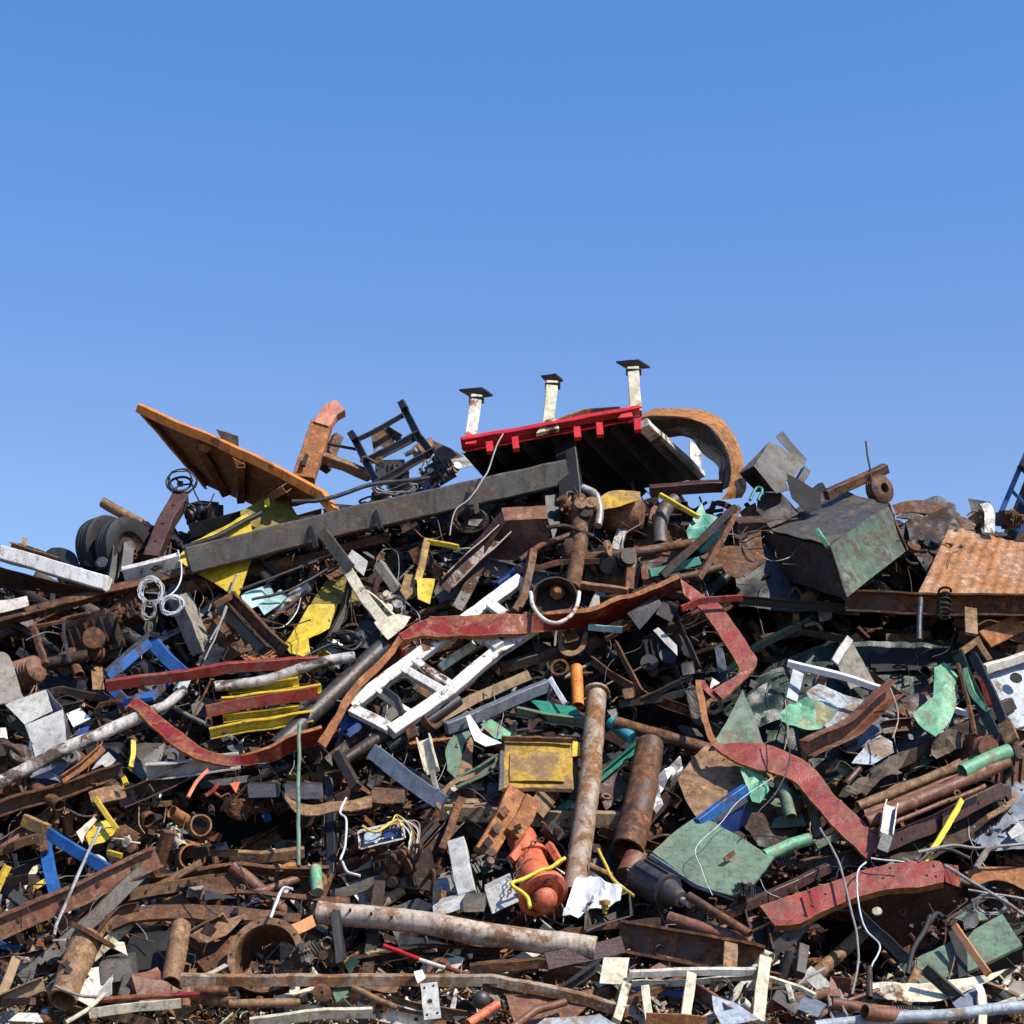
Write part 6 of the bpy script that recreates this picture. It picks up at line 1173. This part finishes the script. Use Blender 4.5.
COIL('wire_tangle', 'wire tangle', 'thin wire tangle at the right edge under the silver rods', 'cable', 990, 905, 16, 9, 7, .8, -1.3)
MACH('engine_block', 'engine', 'small machine with pale bolts between the cream rail and yellow bracket frame', 392, 608, -.5, 30, 81, ('galvanised', 'dark_rust', 'cream'), parts=6)
MACH('engine_block', 'engine', 'dark machine mass right of the steering wheel', 205, 515, -.1, 32, 83, ('black_steel', 'grey_steel', 'dark_rust'), parts=6)
MACH('engine_block', 'engine', 'rusty machine lump above the bent red strip of the loop', 690, 590, -.3, 26, 85, parts=4)
MACH('rusty_pump', 'pump', 'oily pump in the lower centre right of the grey tube', 480, 868, -1.3, 24, 87, ('black_steel', 'brown_rust', 'pale_blue'), parts=4)
MACH('rusty_pump', 'pump', 'rusty pump between the ring flange and the long pipe', 306, 955, -1.7, 26, 89, ('dark_rust', 'tan_rust', 'grey_steel'), parts=5)
MACH('gearbox', 'gearbox', 'brown gearbox in shade right of the green box', 925, 560, -.1, 36, 91, parts=6)
MACH('gearbox', 'gearbox', 'pinkish rusty gearbox by the straight yellow rod', 126, 838, -.9, 26, 93, ('pink_rust', 'brown_rust', 'cream'), parts=4)
MACH('gearbox', 'gearbox', 'rusty gearbox at the left of the black hollow', 236, 808, -.7, 24, 95, ('brown_rust', 'dark_rust', 'pink_rust'), parts=4)
# =================================================================== THE HEAP'S CORE
VOID = [(262, 828, 62, 26, 1.4), (660, 715, 70, 26, 1.1), (790, 625, 80, 34, 1.3), (640, 650, 60, 40, 1.0), (700, 800, 30, 26, .6), (870, 655, 60, 24, .9), (340, 600, 26, 26, .6), (120, 640, 40, 26, .6), (470, 600, 40, 20, .6), (900, 620, 60, 14, .8), (850, 945, 60, 40, 1.3), (515, 650, 45, 26, 1.0), (130, 960, 30, 22, .7), (180, 790, 40, 26, .8), (470, 835, 30, 16, .6),
        (60, 870, 30, 20, .7), (600, 700, 40, 16, .6), (530, 970, 50, 14, .6), (10, 655, 40, 18, .7), (780, 840, 40, 14, .5), (940, 850, 50, 24, 1.0), (610, 640, 40, 30, .8), (420, 545, 40, 12, .6)]
def void(px, py):
    v = 0
    for x, y, rx, ry, dd in VOID:
        q = ((px - x) / rx) ** 2 + ((py - y) / ry) ** 2
        if q < 1: v = max(v, dd * (1 - q) ** .5)
    return v
SKY = [(-400, 700), (-120, 610), (0, 585), (60, 585), (100, 560), (150, 545), (200, 530), (250, 530), (330, 515), (380, 492), (440, 486), (480, 490), (640, 500), (720, 510), (780, 515), (840, 510), (900, 520), (960, 530), (1024, 545), (1100, 590), (1400, 700)]
def skyline_y(px):
    for (a, ya), (b, yb) in zip(SKY, SKY[1:]):
        if a <= px <= b: return ya + (yb - ya) * (px - a) / (b - a)
    return 720
def core_z(X, Y):
    """height of the heap's core: a front slope, a ridge and a long back slope"""
    px = 512 + X * F / 37.0
    R_ = W(min(max(px, -300), 1300), skyline_y(px), .6); top = R_.z - .15
    zf = W(512, 1024, 0).z + (Y - .9) * 1.235
    zb = top - max(0, Y - 10.5) * .75
    return max(-.6, min(zf, top, zb))
mb = MB(); nx, ny = 190, 110; x0, x1, y0, y1 = -17, 17, -1.5, 24; vs = []
for j in range(ny + 1):
    for i in range(nx + 1):
        X = x0 + (x1 - x0) * i / nx; Y = y0 + (y1 - y0) * j / ny
        z = core_z(X, Y); p = Vector((X, Y, z)); q = proj(p)
        v = void(*q) if Y < 9 else 0
        n_ = noise.noise(Vector((X, Y, z)) * 1.7) * .22 + noise.noise(Vector((X, Y, z)) * 5) * .1
        vs.append(p + Vector((0, v * .8, -v * .6 + n_)))
fs = [(j * (nx + 1) + i, j * (nx + 1) + i + 1, (j + 1) * (nx + 1) + i + 1, (j + 1) * (nx + 1) + i) for j in range(ny) for i in range(nx)]
mb.add(vs, fs); core = mb.build('scrap_mound_ground', 'deep_black', None, 20); core['kind'] = 'structure'; core.name = 'terrain'  # near-black core colour paints deep shade into the heap's gaps

# =================================================================== COUNTLESS SMALL SCRAP
PAL_N = ['dark_rust', 'brown_rust', 'black_steel', 'olive_steel', 'tan_rust', 'grey_steel', 'pink_rust', 'orange_rust', 'galvanised', 'dirty_white', 'cream', 'deep_black', 'light_sheet', 'blue_grey', 'sage', 'mint', 'blue', 'red_strip', 'yellow', 'cable', 'dark_cable', 'wood', 'white_paint', 'maroon']
IDX = {n: i for i, n in enumerate(PAL_N)}
def palette(px, py, r):
    """what colours of scrap lie in this part of the heap"""
    if py > 950: c = [('tan_rust', 5), ('brown_rust', 5), ('cream', 3), ('dirty_white', 2), ('dark_rust', 4), ('olive_steel', 3), ('orange_rust', 2), ('wood', 4), ('galvanised', 1), ('pink_rust', 2), ('cable', 1), ('grey_steel', 2), ('white_paint', 1)]
    elif py > 780 and px < 480: c = [('brown_rust', 7), ('tan_rust', 5), ('dark_rust', 5), ('orange_rust', 3), ('cream', 1), ('olive_steel', 3), ('black_steel', 3), ('pink_rust', 3), ('dirty_white', 1), ('yellow', .3), ('galvanised', 1), ('wood', 1), ('blue', .3)]
    elif px > 640 and py > 680: c = [('dark_rust', 6), ('maroon', 2), ('brown_rust', 5), ('olive_steel', 2), ('black_steel', 4), ('sage', 1.2), ('mint', .5), ('blue_grey', 1), ('pink_rust', 3), ('galvanised', .7), ('tan_rust', 2), ('deep_black', 3)]
    elif px > 640: c = [('dark_rust', 7), ('brown_rust', 5), ('black_steel', 6), ('deep_black', 4), ('olive_steel', 2), ('tan_rust', 1.2), ('galvanised', .3), ('pink_rust', 1)]
    else: c = [('dark_rust', 7), ('brown_rust', 5), ('black_steel', 5), ('grey_steel', 3), ('tan_rust', 2), ('galvanised', .6), ('dirty_white', .3), ('cable', .8), ('deep_black', 2), ('olive_steel', 3), ('maroon', 1), ('yellow', .12), ('blue_grey', 1), ('orange_rust', 1)]
    t_ = r.uniform(0, sum(w for _, w in c))
    for n, w in c:
        t_ -= w
        if t_ <= 0: return n
    return c[0][0]
def rbasis(r, flatten=.5):
    a = Vector((r.gauss(0, 1), r.gauss(0, .5), r.gauss(0, flatten))).normalized(); b = Vector((r.gauss(0, 1), r.gauss(0, 1), r.gauss(0, 1))); b = (b - a * b.dot(a)).normalized(); return a, b, a.cross(b)
def piece(mb, p, L_, r, mi, kind=None):
    a, b, c = rbasis(r); kind = kind or r.choices(['bar', 'angle', 'tube', 'plate', 'fold', 'rod', 'block', 'ring', 'curl', 'nub'], [6, 6, 4, 4, 4, 1.5, 2.5, 1, 3, 2.5])[0]
    w = min(.13, L_ * r.uniform(.06, .2))
    if kind == 'bar': mb.box(p, a * L_, b * w, c * w * r.uniform(.3, 1), mi)
    elif kind == 'angle': mb.box(p, a * L_, b * w * 1.4, c * .012, mi); mb.box(p + b * w * .7 + c * w * .6, a * L_, b * .012, c * w * 1.3, mi)
    elif kind == 'tube': mb.sweep([p - a * L_ / 2, p + a * L_ / 2], circ(w * .5, 8), [(b, c)] * 2, mi=mi, inner=circ(w * .4, 8))
    elif kind == 'rod':
        q = [p - a * L_ * .6, p + b * L_ * r.uniform(-.15, .15), p + a * L_ * .6 + c * L_ * r.uniform(-.2, .2)]; q = catmull(q, 3); mb.sweep(q, circ(L_ * .014 + .004, 5), [(b, c)] * len(q), mi=mi)
    elif kind in ('plate', 'fold'):
        k = r.randint(4, 6); ring = [p + (a * math.cos(i / k * 6.283) * r.uniform(.5, 1) + b * math.sin(i / k * 6.283) * r.uniform(.3, .9)) * L_ * .42 for i in range(k)]
        if kind == 'fold': ring = [q + c * abs((q - p).dot(a)) * r.uniform(.3, .9) for q in ring]
        th = c * .012; o = len(mb.v); vs = [p] + ring + [p + th] + [q + th for q in ring]
        fs = [(0, 1 + i, 1 + (i + 1) % k) for i in range(k)] + [(k + 1, k + 2 + (i + 1) % k, k + 2 + i) for i in range(k)] + [(1 + i, k + 2 + i, k + 2 + (i + 1) % k, 1 + (i + 1) % k) for i in range(k)]
        mb.add(vs, fs, mi)
    elif kind == 'block': mb.box(p, a * L_ * .45, b * L_ * .3, c * L_ * .22, mi); mb.box(p + b * L_ * .18, a * L_ * .2, b * L_ * .12, c * L_ * .12, mi)
    elif kind == 'ring': 
        pts = [p + (a * math.cos(i / 12 * 6.283) + b * math.sin(i / 12 * 6.283)) * L_ * .25 for i in range(12)]; mb.sweep(pts, [(-.02, -.015), (.02, -.015), (.02, .015), (-.02, .015)], [((q - p).normalized(), c) for q in pts], closed=True, mi=mi)
    elif kind == 'curl':
        q = [p + a * L_ * .35 * math.cos(i * .5) + b * L_ * .35 * math.sin(i * .5) + c * i * L_ * .03 for i in range(7)]
        mb.sweep(q, [(-.008, -w * .7), (.008, -w * .7), (.008, w * .7), (-.008, w * .7)], [((x - p).normalized(), c) for x in q], mi=mi)
    elif kind == 'nub': mb.sweep([p, p + a * L_ * .15, p + a * L_ * .16, p + a * L_ * .35], circ(1, 8), [(b * k, c * k) for k in (w * 1.3, w * 1.3, w * .7, w * .6)], mi=mi)
r = random.Random(5); mb = MB()
n_front = 0
for k in range(15000):
    px = r.uniform(-170, 1200); sy = skyline_y(px); py = r.uniform(sy + 2, 1040)
    v = void(px, py)
    if v > .1 and r.random() < .55: continue
    L_ = r.choice((.22, .3, .4, .55, .7, .95)) * r.uniform(.8, 1.25) * (.7 if py > 960 else 1)
    d = r.uniform(0, .95) + v * 1.1 + (L_ - .3) * .3
    if py > 960: d -= .35 + .5 * (py > 985)
    p = W(px, py, d); piece(mb, p, L_, r, IDX[palette(px, py, r)])
for k in range(1600):       # small bits lying on top of the bigger pieces
    px = r.uniform(-20, 1045); sy = skyline_y(px); py = r.uniform(sy + 12, 1030)
    if void(px, py) > .2: continue
    m_ = palette(px, py, r) if r.random() < .7 else r.choice(['galvanised', 'tan_rust', 'cable', 'cream', 'orange_rust', 'dark_cable', 'brown_rust'])
    d = -.1 - r.random() * (.5 if py < 700 else .8) - (.5 if py > 900 else 0)
    piece(mb, W(px, py, d), r.choice((.06, .08, .1, .14, .2)) * r.uniform(.8, 1.3), r, IDX[m_])
for k in range(380):        # bent rods and wires
    px = r.uniform(0, 1024); py = r.uniform(skyline_y(px) + 4, 1010)
    if void(px, py) > .3: continue
    q = [(px, py)]; a_ = r.uniform(0, 6.28)
    for i in range(r.randint(3, 5)): a_ += r.uniform(-.9, .9); q.append((q[-1][0] + math.cos(a_) * r.uniform(8, 22), q[-1][1] + math.sin(a_) * r.uniform(8, 22)))
    dd = -.25 - r.random() * .6 - (.7 if py > 900 else 0); q = [W(x, y, dd + r.uniform(-.1, .1)) for x, y in q if y > skyline_y(x)]
    if len(q) < 3: continue
    q = catmull(q, 5); s = mpp(q[0]) * r.choice((.28, .4, .55, .7)); mb.sweep(q, circ(s, 5), frames(q), mi=IDX[r.choice(['dark_cable', 'cable', 'brown_rust', 'dark_rust', 'tan_rust', 'dark_cable', 'galvanised'])])
for k in range(5000):       # the ridge, the flanks and the back of the heap
    X = r.uniform(-15, 15); Y = r.uniform(4, 20) if abs(X) < 10 else r.uniform(0, 18)
    z = core_z(X, Y) + r.uniform(-.05, .22)
    if z < 0: continue
    piece(mb, Vector((X, Y, z)), r.uniform(.2, .9), r, IDX[palette(500, 700, r)])
o = mb.build('small_scrap_metal', PAL_N, None, 0); o['kind'] = 'stuff'; tag(o, 'countless small rusty scraps filling every gap of the heap', 'scrap metal', kind='stuff')
# chips and litter on the ground at the foot
mb = MB()
for k in range(6500):
    X = r.uniform(-12, 12); Y = r.gauss(-1.0, 1.1)
    z = r.uniform(0, .12) + max(0, (Y + 1.8)) * .22
    L_ = r.choice((.04, .06, .08, .12, .2)) * r.uniform(.7, 1.4)
    piece(mb, Vector((X, Y, z)), L_ * 1.3, r, IDX[r.choice(['tan_rust', 'wood', 'brown_rust', 'wood', 'cream', 'brown_rust', 'dark_rust', 'pink_rust', 'tan_rust', 'orange_rust'])], r.choice(['plate', 'plate', 'bar', 'fold', 'rod', 'curl']))
o = mb.build('ground_litter', PAL_N, None, 0); tag(o, 'fine chips, splinters and litter along the foot of the heap', 'litter', kind='stuff')
# ground
mg = material('dirt', (.20, .155, .11), .5, .95, rustcol=((.09, .07, .05), (.30, .24, .17)), bump=.6, scale=.5)
mb = MB(); g = 60; S_ = 3000; xs = [-S_, -400, -100, -40] + [-20 + i for i in range(41)] + [40, 100, 400, S_]; ys = [-S_, -400, -100, -40] + [-20 + i for i in range(51)] + [60, 150, 500, S_]
vs = [(x, y, noise.noise(Vector((x * .3, y * .3, 0))) * .06 if abs(x) < 60 and abs(y) < 60 else 0) for y in ys for x in xs]; w = len(xs)
mb.add(vs, [(j * w + i, j * w + i + 1, (j + 1) * w + i + 1, (j + 1) * w + i) for j in range(len(ys) - 1) for i in range(w - 1)])
o = mb.build('ground', 'dirt', None, 30); o['kind'] = 'structure'

# =================================================================== LOOSE MEDIUM PIECES, EACH ITS OWN OBJECT
LM0 = list(LMS); USED = set(LABELS)
CW = {'dark_rust': 'dark rusty', 'brown_rust': 'brown rusty', 'black_steel': 'black', 'olive_steel': 'dull grey', 'tan_rust': 'tan rusty', 'grey_steel': 'dark grey', 'pink_rust': 'reddish brown', 'orange_rust': 'orange rusty', 'galvanised': 'silver', 'dirty_white': 'off white', 'cream': 'cream', 'deep_black': 'deep black', 'light_sheet': 'light grey', 'blue_grey': 'blue grey', 'sage': 'sage green', 'mint': 'mint green', 'blue': 'blue', 'red_strip': 'red', 'yellow': 'yellow', 'cable': 'grey', 'wood': 'brown wooden', 'white_paint': 'white', 'maroon': 'maroon'}
def place(x, y, lead, w1=16):
    cand = sorted(LM0, key=lambda q: math.hypot(q[1] - x, (q[2] - y)))
    for nm, lx, ly in cand[:9]:
        dx, dy = x - lx, y - ly; dist = math.hypot(dx, dy); side = ('right of' if dx > 0 else 'left of') if abs(dx) > abs(dy) * 1.3 else ('below' if dy > 0 else 'above')
        dg = abs(abs(dx) - abs(dy)) < .45 * max(abs(dx), abs(dy))
        if dg: side = ('below' if dy > 0 else 'above') + ' and ' + ('right of' if dx > 0 else 'left of')
        for near in ((' close ' if dist < 45 else ' '), ' just ', ' slightly ', ' further '):
            l = lead + near + side + ' ' + nm; l = ' '.join(l.split())
            if l not in USED and len(l.split()) <= 16: USED.add(l); return l
    return None
GR = {'flat_bar': 'loose flat bars', 'angle_iron': 'loose angle irons', 'steel_pipe': 'loose short pipes', 'steel_plate': 'loose bent plates', 'channel': 'loose channels', 'square_tube': 'loose square tubes', 'cut_rod': 'loose rods', 'curled_strip': 'loose curled strips', 'machine_lump': 'loose machine lumps', 'pipe_flange': 'loose ring flanges', 'steel_box': 'loose steel boxes'}
def filler(x, y, kind, mat, L_, ang, d):
    dx, dy = math.cos(ang) * L_ / 2, math.sin(ang) * L_ / 2
    incl = 'flat' if abs(math.sin(ang)) < .3 else ('upright' if abs(math.sin(ang)) > .85 else ('rising' if dx * dy < 0 else 'falling'))
    sz = 'long' if L_ > 62 else ('short' if L_ < 38 else '')
    word = {'flat_bar': 'flat bar', 'angle_iron': 'angle iron', 'steel_pipe': 'pipe', 'steel_plate': 'bent plate', 'channel': 'channel', 'square_tube': 'square tube', 'cut_rod': 'thin rod', 'curled_strip': 'curled strip', 'machine_lump': 'machine lump', 'pipe_flange': 'ring flange', 'steel_box': 'dented box'}[kind]
    lab = place(x, y, f"{sz} {CW[mat]} {word} {'lying flat' if incl == 'flat' and kind not in ('steel_plate', 'machine_lump', 'pipe_flange', 'steel_box', 'curled_strip') else ('standing upright' if incl == 'upright' and kind in ('flat_bar', 'channel', 'square_tube', 'steel_pipe') else '')}".replace('  ', ' ').strip())
    if not lab: return
    e = rf.uniform(-.35, .35); p0, p1 = (x - dx, y - dy, d - e), (x + dx, y + dy, d + e); g = GR[kind]; rl = rf.uniform(-25, 35); w = rf.uniform(6, 13) * (1.25 if L_ > 75 else 1); cat = word.replace('thin ', '').replace('bent ', '').replace('dented ', '').replace('curled ', '')
    pm = (x + rf.uniform(-3, 3), y + rf.uniform(-3, 3), d)
    if kind == 'flat_bar': B(kind, cat, lab, mat, [p0, pm, p1], w, 'flat', t=w * .25, roll=rl, group=g, bolts=2 if L_ > 52 and mat != 'wood' else 0)
    elif kind == 'angle_iron': B(kind, cat, lab, mat, [p0, p1], w, 'L', t=w * .8, roll=rl, group=g, bolts=2 if L_ > 52 and mat != 'wood' else 0)
    elif kind == 'channel': B(kind, cat, lab, mat, [p0, p1], w * 1.2, 'C', t=w * .7, roll=rl, group=g, bolts=2 if L_ > 52 and mat != 'wood' else 0)
    elif kind == 'square_tube': B(kind, cat, lab, mat, [p0, p1], w, 'box', t=w * .9, roll=rl, group=g, bolts=2 if L_ > 52 and mat != 'wood' else 0)
    elif kind == 'steel_pipe': PI(kind, cat, lab, mat, [p0, p1], w * .5, group=g)
    elif kind == 'cut_rod': PI(kind, cat, lab, mat, [p0, pm, p1], rf.uniform(1.1, 2.2), hollow=False, n=7, group=g, smooth=True)
    elif kind == 'steel_plate':
        k = rf.randint(4, 6); pts = [(x + math.cos(i / k * 6.283 + ang) * L_ * .38 * rf.uniform(.6, 1.1), y + math.sin(i / k * 6.283 + ang) * L_ * .3 * rf.uniform(.6, 1.1), d + rf.uniform(-.25, .25)) for i in range(k)]
        PL(kind, cat, lab, mat, pts, crumple=rf.uniform(.03, .1), freq=2.2, group=g)
    elif kind == 'curled_strip':
        n_ = rf.uniform(-14, 14); A1 = [p0, (x - dy * .3, y + dx * .3 + n_, d - .1), (p1[0], p1[1], d + e)]; w_ = rf.uniform(4, 9); B1 = [(q[0] + w_ * .4, q[1] + w_, q[2] - .04) for q in A1]
        ST(kind, cat, lab, mat, A1, B1, lip=.02 * (rf.random() > .5), group=g)
    elif kind == 'machine_lump': MACH(kind, 'machine part', lab, x, y, d + .1, L_ * .45, int(x * 13 + y), (mat, 'dark_rust', 'brown_rust'), group=g, parts=3)
    elif kind == 'pipe_flange':
        q = rf.uniform(.08, .2); a = (rf.uniform(-.6, .6), -1, rf.uniform(-.1, .7)); LATHE(kind, 'flange', lab, mat, (x, y, d), a, [(q * .6, -.03), (q * .62, -.15), (q * .7, -.15), (q * .72, -.02), (q, -.02), (q, .02), (q * .6, .02)], group=g, n=22)
    elif kind == 'steel_box':
        s = L_ * .3; BX(kind, 'box', lab, mat, (x, y, d), (x + s, y - s * rf.uniform(-.3, .5), d), (x + s * rf.uniform(-.4, .3), y + s * .7, d), (x + s * .2, y - s * .2, d + .35), group=g)
KEEP = [(262, 700, 60, 34), (440, 660, 90, 50), (790, 680, 90, 42), (312, 625, 36, 40), (245, 535, 50, 34), (850, 560, 70, 40), (650, 650, 50, 50), (565, 765, 70, 40), (715, 850, 70, 45), (860, 900, 100, 40), (955, 945, 60, 40), (545, 860, 45, 50), (590, 520, 60, 40), (145, 670, 45, 34), (40, 720, 40, 34), (265, 955, 46, 44), (60, 850, 50, 40), (385, 838, 34, 24)]
rf = random.Random(77); nf = 0
cells = [(i, j) for j in range(15) for i in range(27)]
for i, j in cells:
    x = -10 + i * 39.5 + rf.uniform(-17, 17); y = 470 + j * 37.5 + rf.uniform(-16, 16)
    if y < skyline_y(x) + 6 or y > 1018: continue
    v = void(x, y)
    if v > .2 and rf.random() < .85: continue
    kp = any(((x - a) / c) ** 2 + ((y - b) / e) ** 2 < 1 for a, b, c, e in KEEP)
    if kp and rf.random() < .35: continue
    mat = palette(x, y, rf)
    if mat in ('dark_cable',): mat = 'black_steel'
    if mat == 'deep_black': mat = 'dark_rust'
    kind = rf.choices(list(GR), [5, 5, 4, 5, 5, 4, 4, 4, 2.2, 1.6, 2])[0]
    if mat == 'cable': kind = 'cut_rod'
    if mat in ('wood', 'cream') : kind = rf.choice(['flat_bar', 'steel_plate'])
    base = rf.choice((-.5, -.35, -.75, -.2, .35, .6, -1.3)) ; L_ = rf.choice((40, 52, 64, 80, 105, 130)) * rf.uniform(.85, 1.15)
    dep = -.12 if y < 700 else (-.42 if y < 850 else -.75)
    if y > 930: dep = -1.15
    if y > 980: dep = -1.5; L_ *= .7
    if kp: L_ *= .6; dep += .25
    filler(x, y, kind, mat, L_, base + rf.uniform(-.15, .15), dep + rf.uniform(-.2, .25) + v * .6); nf += 1
for i in range(38):
    for j in range(21):
        x = -4 + i * 27.5 + rf.uniform(-12, 12); y = 480 + j * 26 + rf.uniform(-11, 11)
        if y < skyline_y(x) + 8 or y > 1016 or rf.random() < .42: continue
        v = void(x, y)
        if v > .2 or (any(((x - a) / c) ** 2 + ((y - b) / e) ** 2 < 1 for a, b, c, e in KEEP) and rf.random() < .6): continue
        mat = palette(x, y, rf)
        if mat in ('dark_cable', 'deep_black', 'white_paint', 'cable'): mat = 'dark_rust'
        kind = rf.choices(list(GR), [5, 5, 4, 5, 4, 3, 6, 4, 2.5, 2, 2])[0]
        dep = -.2 if y < 700 else (-.5 if y < 850 else -.85)
        if y > 930: dep = -1.25
        if y > 980: dep = -1.6
        filler(x, y, kind, mat, rf.uniform(18, 36), rf.uniform(-1.6, 1.6) * rf.choice((.4, 1)), dep + rf.uniform(-.25, .2)); nf += 1
for i in range(30):        # longer, dustier pieces packed along the foot of the heap
    x = 10 + i * 34.5 + rf.uniform(-14, 14); y = rf.uniform(984, 1019)
    filler(x, y, rf.choice(['flat_bar', 'angle_iron', 'channel', 'steel_pipe', 'steel_plate', 'square_tube']), rf.choice(['tan_rust', 'cream', 'tan_rust', 'brown_rust', 'wood', 'pink_rust', 'dirty_white', 'olive_steel']), rf.uniform(34, 88), rf.choice((-.3, .1, .3, -.1, .7)) + rf.uniform(-.1, .1), -1.75 + rf.uniform(-.2, .15)); nf += 1


# =================================================================== SKY, SUN
SUN_EL, SUN_AZ = R(51), R(125)
w = bpy.data.worlds.new('World'); sc.world = w; w.use_nodes = True; nt = w.node_tree; bg = nt.nodes['Background']
st = nt.nodes.new('ShaderNodeTexSky'); st.sky_type = 'NISHITA'; st.sun_disc = False; st.sun_elevation = SUN_EL; st.sun_rotation = SUN_AZ
st.altitude = 0; st.air_density = 1.0; st.dust_density = .6; st.ozone_density = 2.5
mx = nt.nodes.new('ShaderNodeMix'); mx.data_type = 'RGBA'; mx.blend_type = 'MULTIPLY'; mx.inputs[0].default_value = 1; 
tcw = nt.nodes.new('ShaderNodeTexCoord'); sx = nt.nodes.new('ShaderNodeSeparateXYZ'); mr = nt.nodes.new('ShaderNodeMapRange'); mr.inputs[1].default_value = .23; mr.inputs[2].default_value = .45
ml = nt.nodes.new('ShaderNodeMix'); ml.data_type = 'RGBA'; ml.inputs[6].default_value = (.83, .91, 1.14, 1); ml.inputs[7].default_value = (.62, 1.01, 1.45, 1)
nt.links.new(tcw.outputs['Generated'], sx.inputs[0]); nt.links.new(sx.outputs[2], mr.inputs[0]); nt.links.new(mr.outputs[0], ml.inputs[0]); nt.links.new(ml.outputs[2], mx.inputs[7])
nt.links.new(st.outputs[0], mx.inputs[6]); nt.links.new(mx.outputs[2], bg.inputs[0]); bg.inputs[1].default_value = .112
sl = bpy.data.lights.new('sun', 'SUN'); so = bpy.data.objects.new('sun', sl); COL.objects.link(so)
sl.energy = 5; sl.angle = R(.5); sl.color = (1, .92, .80)
dv = Vector((math.sin(SUN_AZ) * math.cos(SUN_EL), math.cos(SUN_AZ) * math.cos(SUN_EL), math.sin(SUN_EL)))
so.rotation_euler = dv.to_track_quat('Z', 'Y').to_euler()
sc.view_settings.view_transform = 'Standard'; sc.view_settings.look = 'None'; sc.view_settings.exposure = .38; sc.view_settings.gamma = 1
sc.cycles.max_bounces = 5; sc.cycles.diffuse_bounces = 1; sc.cycles.glossy_bounces = 2
